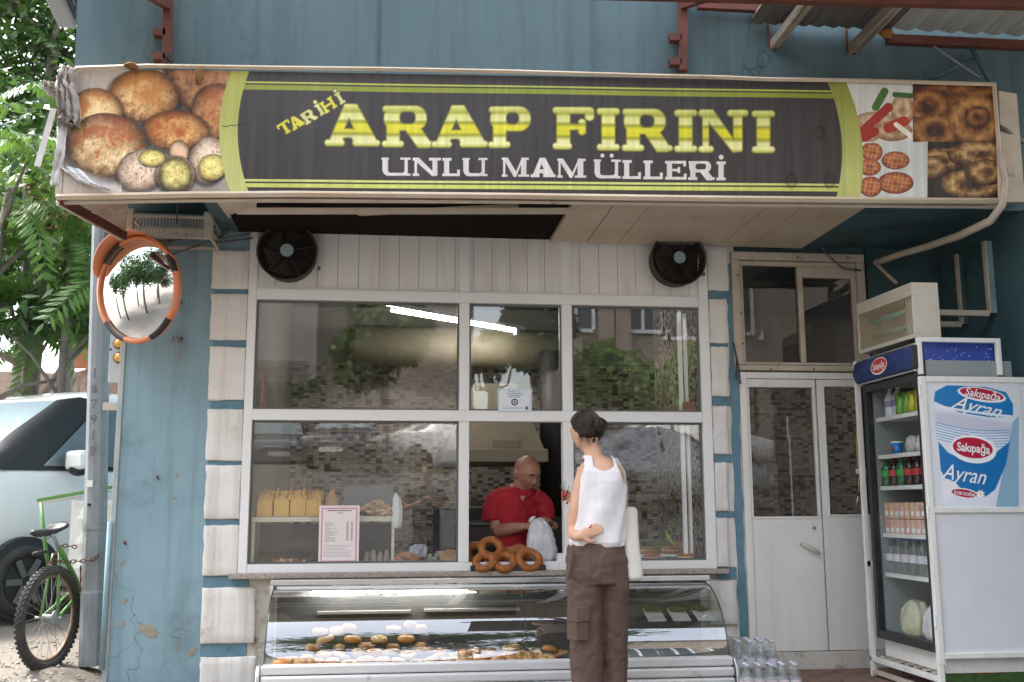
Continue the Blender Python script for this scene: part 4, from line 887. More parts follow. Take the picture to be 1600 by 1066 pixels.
# fat drooping conduit
cp = thing('conduit_pipe', 'thick dirty conduit drooping from the right end of the signboard to the transom', 'pipe', P(1500, 370, -.8))
MB().tube([P(1368, 411, -.1), P(1405, 398, -.3), P(1450, 385, -.55), P(1500, 368, -.85), P(1548, 345, -1.1), P(1566, 320, -1.16), P(1570, 280, -1.16), P(1560, 235, -1.17)], [.022, .022, .023, .024, .024, .022, .018, .013], 12).build('pipe', M_old, cp, smooth=True)
MB().tube([P(1368, 411, -.1), P(1382, 425, -.12), P(1400, 442, -.3)], .012, 8).build('pipe', M_old, cp, smooth=True)
tag(MB().tube([P(1283, 385, -.05), P(1297, 402, -.06), P(1318, 420, -.06), P(1345, 423, -.05)], .006, 6).build('cable', MATS['dirty_cable'], smooth=True), 'thin cable looping across the top of the transom window', 'cable')
tag(MB().tube([P(1146, 535, -.05), P(1151, 560, -.06), P(1150, 590, -.06), P(1157, 600, -.05), P(1154, 575, -.07), P(1149, 548, -.05)], .005, 6).build('wire', M_black), 'black wire knot at the lower left corner of the transom', 'wire')
tag(MB().tube([P(1556, 195, -1.05), P(1600, 222, -.99)], .015, 6).build('cable', MATS['dirty_cable'], smooth=True), 'dark cable running off right from behind the signboard', 'cable')

# ------------------------------------------------------------------ convex mirror
mc = P(217, 453, -.36); Rm = .305
t = thing('convex_mirror', 'round convex traffic mirror with an orange hood and black rim marks', 'mirror', (mc.x+.2, -.02, mc.z))
view = (mc-CAM).normalized(); ang = math.radians(13.4-46); n_ = Vector((math.sin(ang), -math.cos(ang), -.10)).normalized()
xr = Vector((0, 0, 1)).cross(n_).normalized(); zr = n_.cross(xr).normalized()     # local right/up
MM = Matrix((xr, zr, n_)).transposed()     # local x,y in the disc, z = towards the street
M_or = mat('faded_orange', (.72, .24, .10), (.62, .20, .08), 5, rough=.45, dirt=(.55, .25, .15), dscale=9)
MB().lathe([(Rm*1.0, -.03), (Rm*1.04, 0), (Rm*1.04, .022), (Rm*.975, .03), (Rm*.95, .018), (Rm*.95, .0)], 64, c=mc, M=MM, cap=False).build('rim', M_or, t, smooth=True)
MB().lathe([(Rm*1.0, -.03), (.12, -.06), (.001, -.06)], 40, c=mc, M=MM, cap=False).build('back_shell', M_or, t, smooth=True)
prof = [(Rm*.955*math.sin(a)/math.sin(.42), .012+.70*(math.cos(a)-math.cos(.42))) for a in [.42*(1-i/16) for i in range(17)]]
MB().lathe(prof, 64, c=mc, M=MM, cap=False).build('mirror_face', mat('mirror_silver', (.86, .87, .88), rough=.015, metal=1), t, smooth=True)
for a0, a1 in ((1.98, 2.50), (3.75, 4.35), (5.05, 5.62), (.25, .62)):
    m = MB(); vs = []
    for i in range(9):
        a = a0+(a1-a0)*i/8
        for r_, h in ((Rm*1.043, .001), (Rm*1.043, .0245), (Rm*.972, .033), (Rm*.945, .019)): vs.append(mc+MM@Vector((r_*math.cos(a), r_*math.sin(a), h)))
    m.add(vs, [(4*i+j, 4*i+j+1, 4*i+5+j, 4*i+4+j) for i in range(8) for j in range(3)]).build('rim_mark', M_black, t, smooth=True)
m = MB(); vs = []; nn_ = 28
for i in range(nn_+1):
    a = .45+(2.85-.45)*i/nn_; w = .115*math.sin(PI*min(1, max(0, i/nn_)))**.45+.004
    for r_, h in ((Rm*1.035, .0), (Rm*1.075, w*.5), (Rm*1.10, w)): vs.append(mc+MM@Vector((r_*math.cos(a), r_*math.sin(a), h)))
m.add(vs, [(3*i+j, 3*i+j+1, 3*i+4+j, 3*i+3+j) for i in range(nn_) for j in range(2)])
o = m.build('hood', M_or, t, smooth=True); md = o.modifiers.new('thick', 'SOLIDIFY'); md.thickness = .004
MB().tube([mc-n_*.05, Vector((mc.x+.14, -.12, mc.z)), Vector((mc.x+.16, 0, mc.z))], .016, 8).build('bracket', M_steel, t, smooth=True)
# steel pipe stub with bent wires on the wall
t = thing('wall_fixture', 'rusty bolt fixture with bent wires on the blue wall below the mirror', 'fixture', P(277, 530, 0))
c = P(277, 530, -.02); MB().lathe([(.022, 0), (.020, .03), (.012, .032), (.012, .05)], 10, c=(c.x, -.001, c.z), M=RX(PI/2)).build('bolt', M_steel, t)
MB().box(c.x-.03, c.x+.03, -.018, -.003, c.z-.006, c.z+.016).build('plate', M_rust, t, bevel=.002)
MB().tube([(c.x, -.03, c.z), (c.x+.012, -.05, c.z-.07), (c.x+.02, -.045, c.z-.13)], .006, 6).build('rod', M_steel, t)
w = MB(); w.tube([(c.x-.06, -.02, c.z+.05), (c.x, -.04, c.z), (c.x+.05, -.05, c.z+.03), (c.x+.07, -.04, c.z-.04), (c.x+.02, -.03, c.z-.11)], .0018, 5); w.tube([(c.x-.1, -.03, c.z-.09), (c.x-.03, -.05, c.z-.06), (c.x+.02, -.04, c.z-.02)], .0018, 5); w.build('wire', M_steel, t)
# nails in the wall
for px, py in ((247, 748), (196, 850)):
    c = P(px, py, -.01); tag(MB().tube([(c.x, .0, c.z), (c.x, -.03, c.z+.002), (c.x, -.03, c.z+.02)], .006, 6).build('wall_hook', M_rust), 'rusty hook on the blue pillar %s' % ('about halfway down' if px == 247 else 'at its left edge'), 'hook')
# reflector plate
t = thing('reflector_plate', 'grey plate with two round yellow reflectors at the corner below the mirror', 'plate', P(182, 600, .05))
a, b2 = P(169, 598, .03), P(193, 480, .03)
MB().box(a.x, b2.x+.01, .02, .05, a.z, Z(180, 420, .03)).build('panel', mat('pale_grey_plate', (.50, .52, .54), (.42, .44, .46), 4, rough=.5), t, bevel=.004)
for py in (537, 559):
    c = P(186, py, .018); MB().lathe([(.034, 0), (.034, .006), (.030, .008)], 24, c=(c.x, .0195, c.z), M=RX(PI/2)).build('reflector_rim', M_black, t); MB().lathe([(.028, 0), (.027, .004), (.001, .006)], 24, c=(c.x, .011, c.z), M=RX(PI/2)).build('reflector', mat('amber_reflector', (.75, .42, .06), (.68, .36, .05), 150, rough=.25), t, smooth=True)
c = P(173, 546, .018); MB().lathe([(.007, 0), (.006, .006)], 8, c=(c.x, .019, c.z), M=RX(PI/2)).build('screw', M_black, t)

# ------------------------------------------------------------------ pole
pb_ = Vector((-1.815, .32, .08)); pt_ = Vector((-1.945, .34, 3.4))
t = thing('street_pole', 'grey galvanised street pole with faded stencilled numbers beside the bakery corner', 'pole', pb_)
d_ = pt_-pb_; MB().tube([pb_, pb_+d_*.13, pb_+d_*.135, pt_], [.082, .079, .074, .058], 12).build('shaft', M_steel, t)
def onp(z, off=-.0): 
    k = (z-pb_.z)/d_.z; return pb_+d_*k, .0795-.0215*k
for dg, py in (('1', 583), ('6', 607), ('7', 632), ('9', 656), ('1', 680), ('9', 706)):
    z = Z(147, py, .25); q, r_ = onp(z); me = text_mesh(dg, .085, 'number', .001)
    for v in me.vertices:
        a = v.co.x/ r_-.08; v.co = Vector((q.x+(r_+.0015)*math.sin(a), q.y-(r_+.0015)*math.cos(a), z+v.co.y))
    me.materials.clear(); me.materials.append(mat('faded_black_stencil', (.06, .07, .075), (.2, .22, .23), 60, rough=.8)); o = bpy.data.objects.new('number', me); link(o, t)
q, r_ = onp(.93); MB().lathe([(r_+.006, 0), (r_+.006, .03)], 16, c=(q.x, q.y, .90), cap=False).build('clamp_band', M_steel, t, smooth=True)
q, r_ = onp(1.3); MB().box(q.x-.03, q.x-.025+.03, q.y-.085, q.y-.076, 1.16, 1.2).build('sticker', M_white, t)
MB().lathe([(.009, 0), (.009, .02)], 8, c=(q.x-.01, q.y-.068, 1.05), M=RX(PI/2)).build('bolt', M_black, t)
q = P(166, 635, .32); MB().box(q.x-.01, q.x+.075, .27, .29, q.z-.03, q.z+.02).build('bracket_tab', M_old, t, bevel=.002)
# ------------------------------------------------------------------ tricycle chained to the pole
M_green = mat('green_bike_paint', (.10, .25, .055), (.08, .2, .045), 9, rough=.4, dirt=(.13, .09, .05), dscale=14, dthr=.58)
tr_ = thing('cargo_tricycle', 'green cargo tricycle with a chunky tyre and grey quilted cargo box chained to the pole', 'tricycle', (-2.0, .2, .1))
wc = Vector((-2.02, .10, .385)); e_ = Vector((.27, .96, 0)).normalized(); nW = Vector((e_.y, -e_.x, 0)); Rw = .275
WM = Matrix((e_, Vector((0, 0, 1)), nW)).transposed()
wh = MB().torus(wc, Rw, .027, WM, n=64, k=10).build('tyre', mat('tyre_rubber', (.035, .034, .034), (.06, .056, .05), 20, rough=.85, bump=.3), tr_, smooth=True)
kn = MB()
for i in range(58):
    for s in (-1, 0, 1):
        a = 2*PI*(i+(.5 if s else 0))/58; b = s*.62; rr = Rw+.027*math.cos(b)+.002; p = wc+WM@Vector((rr*math.cos(a), rr*math.sin(a), .027*math.sin(b))); o_ = (WM@Vector((math.cos(a), math.sin(a), 0)))
        tt = WM@Vector((-math.sin(a), math.cos(a), 0)); kn.beam(p-tt*.0085, p+tt*.0085, .012, .009, up=o_)
kn.build('tread', MATS['tyre_rubber'], wh, kind='stuff')
MB().torus(wc, Rw-.03, .010, WM, n=48, k=8).build('rim', mat('rusty_rim', (.28, .22, .16), (.2, .12, .07), 14, rough=.5, metal=.5), tr_, smooth=True)
sp = mat('spoke_steel', (.28, .26, .24), rough=.5, metal=.6)
for i in range(28):
    a = 2*PI*i/28; s = 1 if i % 2 else -1; p = wc+WM@Vector((.018*math.cos(a+s*.9), .018*math.sin(a+s*.9), s*.025)); q = wc+WM@Vector(((Rw-.036)*math.cos(a), (Rw-.036)*math.sin(a), 0))
    MB().tube([p, q], .0016, 4).build('spoke', sp, tr_)
MB().lathe([(.008, -.09), (.008, -.04), (.025, -.035), (.022, 0), (.025, .035), (.045, .038), (.045, .044), (.03, .05), (.008, .055), (.008, .08)], 16, c=wc, M=WM).build('hub', M_steel, tr_, smooth=False)
seat = wc+e_*-.02+Vector((0, 0, .60)); seat = P(72, 826, .06)
for s in (-1, 1):
    ax = wc+nW*s*.055; j = P(88, 865, .18)+nW*s*.02; MB().tube([ax, j], .009, 8).build('stay', M_green, tr_, smooth=True)
    MB().tube([ax, P(118, 925, .45)+nW*s*.03], .009, 8).build('stay', M_green, tr_, smooth=True)
MB().tube([P(92, 855, .16), P(118, 905, .40), P(128, 935, .5)], .017, 10).build('seat_tube', M_green, tr_, smooth=True)
MB().tube([P(64, 786, .35), P(68, 830, .32), P(72, 862, .30), P(76, 885, .32)], .012, 8).build('handle_stay', M_green, tr_, smooth=True)
MB().tube([P(82, 835, .10), P(92, 858, .16)], .012, 8).build('seat_post', M_steel, tr_, smooth=True)
# saddle
sd_ = MB(); secs = []; s0 = P(48, 832, .02); s1 = P(97, 822, .20)
for i in range(11):
    k = i/10; c = s0.lerp(s1, k); w = .018+.075*sstep(.35, .95, k); h = .022+.012*math.sin(k*PI)+.012*sstep(.7, 1, k); dv = (s1-s0); dv.z = 0; dv.normalize(); sv = Vector((dv.y, -dv.x, 0))
    c = c+Vector((0, 0, .018*sstep(.6, 1, k)-.012*math.sin(k*PI)))
    if i in (0, 10): w *= .6; h *= .6
    secs.append([c+sv*(w*math.cos(a))+Vector((0, 0, h*math.sin(a)*(.55 if math.sin(a) > 0 else 1.0))) for a in [2*PI*j/14 for j in range(14)]])
sd_.loft(secs).build('saddle', mat('black_vinyl', (.02, .02, .022), rough=.35, dirt=(.1, .09, .08), dscale=20), tr_, smooth=True)
MB().tube([P(60, 835, .06), P(75, 842, .1), P(92, 830, .16)], .004, 6).build('saddle_rail', M_steel, tr_, smooth=True)
MB().tube([P(98, 888, .28), P(110, 925, .4), P(112, 960, .42)], .009, 6).build('mudguard', M_black, tr_, smooth=True)
# cargo box right of the pole
M_quilt = mat('quilted_grey_sheet', (.42, .42, .41), (.36, .36, .35), 4, rough=.55, dirt=(.25, .23, .2), dscale=6)
q0, q1 = P(105, 922, .75), P(200, 905, .62); zt_ = P(110, 782, .75).z; zb_ = P(150, 920, .7).z
A, C = Vector((P(108, 850, .95).x, .95, 0)), Vector((P(200, 850, .66).x, .66, 0))
dv = (C-A).normalized(); nv = Vector((dv.y, -dv.x, 0)); nv = nv if nv.y < 0 else -nv
Lb = (C-A).length; Hb = zt_-zb_
bxm = MB().add([Vector((p.x, p.y, z)) for z in (zb_, zt_) for p in (A, C, C-nv*.55, A-nv*.55)], fs6); bxm.build('cargo_box', M_quilt, tr_, fix=True)
cell = .075; na, nb_ = int(Lb/cell), int(Hb/cell)
for i in range(na):
    for j in range(nb_):
        if (i+j) % 2: continue
        c = A+dv*(i+.5)*Lb/na+Vector((0, 0, zb_+(j+.5)*Hb/nb_)); ps = [c+dv*Lb/na*.94, c+Vector((0, 0, Hb/nb_*.94)), c-dv*Lb/na*.94, c-Vector((0, 0, Hb/nb_*.94))]
        if i in (0, na-1) or j in (0, nb_-1): continue
        MB().add(ps+[c+nv*.006], [(0, 1, 4), (1, 2, 4), (2, 3, 4), (3, 0, 4)]).build('quilt_panel', M_quilt, tr_)
MB().beam(P(58, 782, .55), P(200, 757, .60), .022, .022).build('rim_rail', M_green, tr_, bevel=.002); MB().beam(P(58, 787, .50), P(200, 764, .55), .03, .010).build('rail_edge', M_old, tr_)
MB().beam(P(130, 915, .62), P(200, 903, .60), .03, .03).build('rail', M_green, tr_, bevel=.002)
MB().tube([P(140, 958, .5), P(175, 940, .5), P(200, 935, .5)], .022, 10).build('frame_tube', M_green, tr_, smooth=True)
MB().tube([P(120, 945, .45), P(150, 962, .5), P(190, 948, .5)], .016, 10).build('frame_tube', M_green, tr_, smooth=True)
for k in range(5): MB().beam(P(152+k*6, 932-k, .52), P(154+k*6, 918-k, .52), .02, .012).build('chain_guard_slat', M_steel, tr_)
MB().tube([P(52, 866, .0), P(72, 862, .1)], .012, 8).build('grip', M_black, tr_, smooth=True)
# rusty lock chain
def chain(pts, r_, nm, lab, cat):
    t = thing(nm, lab, cat, pts[0]); L_ = 0; pp = [Vector(p) for p in pts]; seg = [(b-a).length for a, b in zip(pp, pp[1:])]; tot = sum(seg); n = int(tot/(r_*3.4)); base = None
    def at(s):
        for a, b, l in zip(pp, pp[1:], seg):
            if s <= l: return a.lerp(b, s/l), (b-a).normalized()
            s -= l
        return pp[-1], (pp[-1]-pp[-2]).normalized()
    for i in range(n):
        c, d = at(tot*(i+.5)/n); u = Vector((0, 0, 1)) if i % 2 else d.cross(Vector((0, 0, 1))).normalized(); s_ = d.cross(u).normalized()
        if u.length < .1: u = Vector((1, 0, 0))
        ring_ = [c+d*(r_*2.1*math.cos(a))+(u if i % 2 else u)*(r_*1.2*math.sin(a)) for a in [2*PI*j/10 for j in range(10)]]
        MB().tube(ring_, r_*.42, 5, closed=True).build('chain_link', M_rust, t, smooth=True)
    return t
chain([P(88, 862, .16), P(78, 880, .14), P(90, 876, .15), P(105, 878, .2), P(125, 877, .23), P(148, 874, .23), P(160, 862, .3), P(158, 852, .36), P(150, 850, .42)], .0085, 'lock_chain', 'rusty lock chain wrapped round the street pole and the tricycle frame', 'chain')
chain([P(92, 852, .18), P(105, 853, .24), P(120, 855, .30)], .0085, 'lock_chain', 'short upper strand of rusty chain between saddle post and pole', 'chain')
chain([P(126, 885, .235), P(126, 905, .235), P(125, 925, .235)], .0085, 'lock_chain', 'loose end of rusty chain hanging down the front of the pole', 'chain')
# basket of odds and ends behind the pillar corner
t = thing('wicker_basket', 'small wicker basket with printed packets behind the blue pillar corner', 'basket', P(165, 985, .5))
c = P(168, 970, .5); MB().lathe([(.06, 0), (.085, .10), (.09, .10), (.066, -.004)], 20, c=(c.x, .5, c.z-.05), cap=False).build('body', mat('wicker', (.22, .15, .08), (.14, .1, .05), 60, rough=.9, bump=.8, bscale=120), t, smooth=True)
for k, cc in enumerate(((.55, .08, .10), (.5, .45, .5), (.3, .12, .3))): MB().box(c.x-.06+k*.04, c.x-.025+k*.04, .46, .52, c.z+.03, c.z+.10+.01*k).build('packet', mat('packet_%s' % 'abc'[k], cc, (.6, .55, .55), 60, rough=.4), t, bevel=.003)
def PXp(px, py, xc):
    d = _f*FPX+_r*(px-800)+_u*(533-py); t = (xc-CAM.x)/d.x; return CAM+d*t
ORD = ['first', 'second', 'third', 'fourth', 'fifth', 'sixth', 'seventh', 'eighth', 'ninth', 'tenth', 'eleventh', 'twelfth', 'thirteenth', 'fourteenth', 'fifteenth', 'sixteenth', 'seventeenth', 'eighteenth', 'nineteenth', 'twentieth']
# ------------------------------------------------------------------ interior fittings
t = thing('extractor_hood', 'large beige extractor hood over the oven behind the baker', 'hood', (.6, 1.5, 1.4))
M_hood = mat('greasy_cream_metal', (.34, .30, .22), (.27, .235, .17), 3, rough=.45, dirt=(.25, .19, .11), dscale=4)
hx0, hx1 = X(690, 715, 1.3), X(857, 715, 1.3); hz = Z(800, 722, 1.3)
MB().box(hx0, hx1, 1.3, 2.3, hz, hz+.10).build('lip', M_hood, t, bevel=.008)
MB().add([(hx0+.03, 1.32, hz+.101), (hx1-.03, 1.32, hz+.101), (hx1-.03, 2.28, hz+.101), (hx0+.03, 2.28, hz+.101), (hx0+.26, 1.5, hz+.62), (hx1-.22, 1.5, hz+.62), (hx1-.22, 2.2, hz+.62), (hx0+.26, 2.2, hz+.62)], fs6).build('canopy', M_hood, t)
MB().box(hx1-.42, hx1-.22, 1.32, 1.345, hz+.11, hz+.17).build('switch_box', M_hood, t, bevel=.004)
t = thing('ventilation_duct', 'fat beige ventilation duct running across the back wall near the ceiling', 'duct', (.2, 2.4, 2.4))
a, b2 = P(556, 538, 2.3), P(905, 545, 2.3)
MB().tube([(a.x, 2.3, a.z), (b2.x, 2.3, b2.z-.02)], .17, 20).build('pipe', M_hood, t, smooth=True)
MB().tube([(a.x+.9, 2.3, a.z-.01), (a.x+.93, 2.3, a.z-.01)], .178, 20).build('joint_ring', M_hood, t)
t = thing('flue_pipe', 'black flue pipe rising beside the beige hood', 'pipe', (1.2, 1.8, 1.2))
MB().tube([(1.32, 1.9, .9), (1.32, 1.9, 2.3)], .13, 18).build('pipe', mat('black_iron', (.015, .014, .013), rough=.55), t, smooth=True)
MB().box(1.1, 1.5, 1.75, 2.2, -.32, .95).build('stove_body', MATS['black_iron'], t, bevel=.01)
t = thing('bread_oven', 'blackened oven with steel front below the hood behind the baker', 'oven', (.5, 2.0, -.3))
MB().box(.35, 1.05, 1.7, 2.6, -.32, .62).build('body', mat('scratched_steel', (.42, .42, .41), (.28, .28, .27), 8, rough=.4, metal=.5, dirt=(.12, .1, .09), dscale=9), t, bevel=.01)
MB().box(.35, 1.05, 1.72, 2.6, .622, 1.02).build('oven_mouth', MATS['black_iron'], t, bevel=.01)
MB().box(.40, 1.0, 1.69, 1.6995, .72, .93).build('oven_door', mat('oven_door_grey', (.08, .075, .07), rough=.4, metal=.4), t); MB().tube([(.45, 1.66, .90), (.95, 1.66, .90)], .012, 8).build('handle', M_steel, t, smooth=True)
# ceiling light
t = thing('fluorescent_light', 'lit fluorescent tube hanging diagonally inside the shop', 'light', (.5, 1.4, 2.45))
la, lb_ = Vector((-.03, 1.0, 2.455)), Vector((.97, 1.80, 2.455))
m_l = mat('tube_glow', (1, .96, .90), emit=20.0)
MB().tube([la, lb_], .009, 10).build('lamp_tube', m_l, t); dl = (lb_-la).normalized()
MB().beam(la-dl*.04+Vector((0, 0, .045)), lb_+dl*.12+Vector((0, 0, .035)), .03, .03).build('batten', M_pvc, t); MB().beam(lb_+dl*.01, lb_+dl*.05, .03, .05).build('end_cap', M_pvc, t)
# work table behind the serving opening
t = thing('work_counter', 'stainless work counter behind the window sill', 'counter', (.8, .9, -.3))
MB().box(-.9, 2.0, .32, .62, .56, .60).build('top', M_alu, t, bevel=.003); MB().box(-.88, 1.98, .36, .60, -.32, .559).build('body', MATS['scratched_steel'], t)

# ------------------------------------------------------------------ left display shelf
SZ = Z(600, 806, .06)
t = thing('display_shelf', 'cream two tier display shelf behind the left window pane', 'shelf', (-.4, .2, .64))
px_r = X(616, 850, .06)
MB().box(-.855, px_r, .05, .46, SZ-.035, SZ-.004).build('shelf_board', mat('cream_edge', (.62, .58, .48), rough=.5, dirt=(.4, .34, .25), dscale=9), t, bevel=.003)
MB().box(px_r-.018, px_r, .05, .07, .642, SZ-.036).box(px_r-.018, px_r, .44, .46, .642, SZ-.036).build('post', MATS['cream_edge'], t, bevel=.002); MB().box(-.853, -.835, .05, .07, .642, SZ-.036).build('post', MATS['cream_edge'], t)
MB().box(X(536, 760, .3), px_r-.01, .36, .40, SZ+.03, SZ+.19).build('back_panel', mat('grey_back_panel', (.22, .22, .22), rough=.4), t, bevel=.004)
MB().box(-.85, px_r-.02, .43, .44, .642, SZ-.05).build('lower_back', mat('dim_back', (.06, .055, .05), rough=.3), t)
# sliced bread loaves
M_crumb = mat('golden_crumb', (.72, .46, .14), (.64, .37, .10), 60, rough=.85, bump=.5, bscale=180)
M_crust = mat('bread_crust', (.42, .20, .06), (.55, .30, .10), 20, rough=.6)
film = glass('bread_film', (.98, .97, .95), ior=1.12, rough=.25, boost=.01)
for k in range(4):
    x0 = X(402+k*25.5, 790, .10); w = .098
    t = thing('sliced_loaf', '%s golden sliced loaf from the left on the upper shelf' % ORD[k], 'bread', (x0+w/2, .12, SZ), 'sliced loaves on the display shelf')
    for j in range(9):
        y = .085+j*.024; h = .098+.006*math.sin(j*2+k); zz = SZ+.0; ln = j*.007
        lift = min(j, 3)*.018 if j else 0
        m = MB(); m.cm = 1
        pr = [(x0+.003, 0), (x0+w-.003, 0), (x0+w-.004, h*.72), (x0+w*.97, h*.9), (x0+w*.80, h), (x0+w*.5, h*1.02), (x0+w*.2, h), (x0+w*.03, h*.9), (x0+.003, h*.72)]
        q = random.uniform(-.004, .004); vs = [(a+q, b) for a, b in pr]
        n = len(vs); f0 = [(a, y+b*.12, SZ+b+lift) for a, b in vs]; f1 = [(a, y+.015+b*.12, SZ+b+lift) for a, b in vs]
        m.add(f0+f1, [(i, i+n, (i+1) % n+n, (i+1) % n) for i in range(n)]); m.cm = 0; m.add(f0+f1, [tuple(range(n)), tuple(range(2*n-1, n-1, -1))])
        m.build('slice', [M_crumb, M_crust], t)
    # upright fingers of the row behind
    for j in range(7):
        xx = x0+.006+j*.0145; hh_ = SZ+.128+random.uniform(0, .022)+.018*math.sin(j*.9+k*1.7); ln_ = random.uniform(-.010, .014); m = MB(); m.cm = 1 if j % 3 == 1 else 0
        y0_ = .10+random.uniform(0, .03); vs = [(xx, y0_, SZ+.100), (xx+.011, y0_, SZ+.100), (xx+.011, y0_+.09, SZ+.100), (xx, y0_+.09, SZ+.100)]
        tp_ = [(xx+ln_, y0_+.012, hh_-.012), (xx+.010+ln_, y0_+.012, hh_-.012), (xx+.010+ln_*1.2, y0_+.05, hh_+.014), (xx+ln_*1.2, y0_+.05, hh_+.014)]; bk_ = [(xx+ln_, y0_+.09, hh_-.01), (xx+.010+ln_, y0_+.09, hh_-.01)]
        m.add(vs+tp_+bk_, [(0, 3, 2, 1), (0, 1, 5, 4), (1, 2, 9, 6, 5), (3, 0, 4, 7, 8), (2, 3, 8, 9)]); m.cm = 1; m.add(tp_+bk_, [(0, 1, 2, 3), (3, 2, 5, 4)]); m.build('slice', [M_crumb, M_crust], t)
# crisp sticks in a bag
cx_ = X(518, 800, .12); t = thing('breadstick_bundle', 'bundle of thin brown breadsticks in clear film right of the loaves', 'breadsticks', (cx_, .14, SZ))
for k in range(13):
    a = (k-6)/6; b = random.uniform(-.3, .3); p0 = Vector((cx_+a*.055, .13+b*.05, SZ+.003)); p1 = Vector((cx_-.0+a*.018, .15+b*.03, SZ+.155+random.uniform(0, .03)-abs(a)*.04))
    MB().beam(p0, p1, .016, .010).build('breadstick', mat('toasted_stick', (.45, .24, .10), (.56, .34, .17), 30, rough=.7), t, bevel=.003)
MB().lathe([(.075, 0), (.07, .06), (.045, .13), (.02, .17)], 14, c=(cx_, .15, SZ+.001), cap=False).build('wrapper', film, t, smooth=True)
# bag of curls
cx_ = X(588, 805, .12); t = thing('pastry_bag', 'clear bag of pale twisted pastries at the right end of the shelf', 'bag', (cx_, .14, SZ))
M_twist = mat('pale_pastry', (.58, .36, .19), (.68, .48, .30), 25, rough=.65)
for k in range(34):
    c = Vector((cx_+random.uniform(-.085, .085), .12+random.uniform(-.03, .07), SZ+.010+random.uniform(0, .085))); c.z = min(c.z, SZ+.012+.09*(1-abs(c.x-cx_)/.12)); a = random.uniform(0, PI); d = Vector((math.cos(a), random.uniform(-.3, .3), random.uniform(-.3, .3)))*.028
    MB().tube([c-d, c-d*.4+Vector((0, 0, .004)), c+d*.4, c+d], [.006, .010, .010, .006], 7).build('pastry_twist', M_twist, t, smooth=True)
# hanging bunch of carrier bags
M_bagw = mat('thin_white_plastic', (.72, .73, .75), (.62, .63, .66), 12, rough=.35, bump=.5, bscale=25, bdist=.01)
def crumple(secs, nm, lab, cat, m_=M_bagw, seed=1, amp=.012, n=18, solid=True, par=None):
    """secs: (centre, half x, half y) from top to bottom"""
    r0 = random.Random(seed); rings = []
    for i, (c, a, b) in enumerate(secs):
        ring_ = []
        for j in range(n):
            th = 2*PI*j/n; w = 1+amp/max(a, .01)*math.sin(j*2.4+i*.8+seed)+r0.uniform(-1, 1)*amp/max(a, .01)*.5
            ring_.append(Vector(c)+Vector((a*w*math.cos(th), b*w*math.sin(th), r0.uniform(-.003, .003))))
        rings.append(ring_)
    o = MB().loft(rings).build(nm, m_, par, smooth=True)
    sb = o.modifiers.new('s', 'SUBSURF'); sb.levels = sb.render_levels = 1
    if lab: tag(o, lab, cat)
    return o
c = [P(618, 770, .04), P(622, 785, .04), P(622, 800, .04), P(621, 818, .04), P(620, 827, .04)]
crumple([(c[0], .010, .008), (c[1], .026, .015), (c[2], .030, .018), (c[3], .034, .02), (c[4], .02, .012)], 'carrier_bag', 'limp white carrier bag hanging from the corner of the display shelf', 'bag', seed=4, amp=.008)
# price list on the glass
def paper(nm, lab, cat, px0, py0, px1, py1, Y, painter, W_=420):
    a, b2 = P(px0, py1, Y), P(px1, py0, Y); t = thing(nm, lab, cat, (a.x, Y, a.z)); H = int(W_*(b2.z-a.z)/(b2.x-a.x))
    arr = np.ones((H, W_, 3)); painter(arr, W_, H)
    MB().quad((a.x, Y, a.z), (b2.x, Y, a.z), (b2.x, Y, b2.z), (a.x, Y, b2.z)).add([(a.x, Y+.0012, a.z), (b2.x, Y+.0012, a.z), (b2.x, Y+.0012, b2.z), (a.x, Y+.0012, b2.z)], [(3, 2, 1, 0)]).build('printed_sheet', print_mat(nm+'_print', arr, rough=.5), t); return t, a, b2
def p_list(A_, w, h):
    A_[:] = hexc('e6dcdc'); pk = hexc('b4477a')
    for t_, c_ in ((.055, pk), (.075, pk)):
        k = int(w*t_); 
        A_[k:k+5, k:w-k] = c_; A_[h-k-5:h-k, k:w-k] = c_; A_[k:h-k, k:k+5] = c_; A_[k:h-k, w-k-5:w-k] = c_
    r0 = random.Random(3); y = int(h*.08); A_[y:y+9, int(w*.2):int(w*.8)] = hexc('6a4450')
    for q in (.115, .135): A_[int(h*q):int(h*q)+4, int(w*.45):int(w*.6)] = hexc('777')if False else .5
    y = .24
    for i in range(22):
        yy = int(h*(.28+i*.0165)); A_[yy:yy+3, int(w*.15):int(w*(.15+r0.uniform(.08, .35)))] *= .55
        for x0 in (.68, .79): 
            if i < 20: A_[yy-1:yy+4, int(w*x0):int(w*(x0+.055))] *= .5
    for i in range(9): 
        yy = int(h*(.68+i*.024)); A_[yy:yy+3, int(w*.12):int(w*(.5+r0.uniform(.1, .37)))] *= .62
paper('price_list', 'pink bordered price list sheet stuck inside the left window pane', 'notice', 497, 790, 562, 882, -.004, p_list)
def p_card(A_, w, h):
    A_[:] = hexc('dfe4ea'); bl = hexc('3f7fb0')
    A_[6:9, 8:w-8] = bl; A_[h-10:h-7, 8:w-8] = bl; A_[6:h-7, 8:11] = bl; A_[6:h-7, w-11:w-8] = bl
    for q, a_, b_ in ((.12, .32, .68), (.2, .25, .75), (.27, .3, .7), (.34, .33, .67)): A_[int(h*q):int(h*q)+5, int(w*a_):int(w*b_)] = bl*.9
    yy, xx = np.mgrid[0:h, 0:w]; r_ = np.hypot(xx-w*.5, yy-h*.57); A_[(r_ < h*.15) & (r_ > h*.09)] = hexc('3a2a2a'); A_[(r_ < h*.05)] = .15
    for q in (.78, .84): A_[int(h*q):int(h*q)+4, int(w*.12):int(w*.75)] = hexc('8aa6bb')
    r_ = np.hypot(xx-w*.86, yy-h*.82); A_[r_ < h*.08] = hexc('2c8a8a')
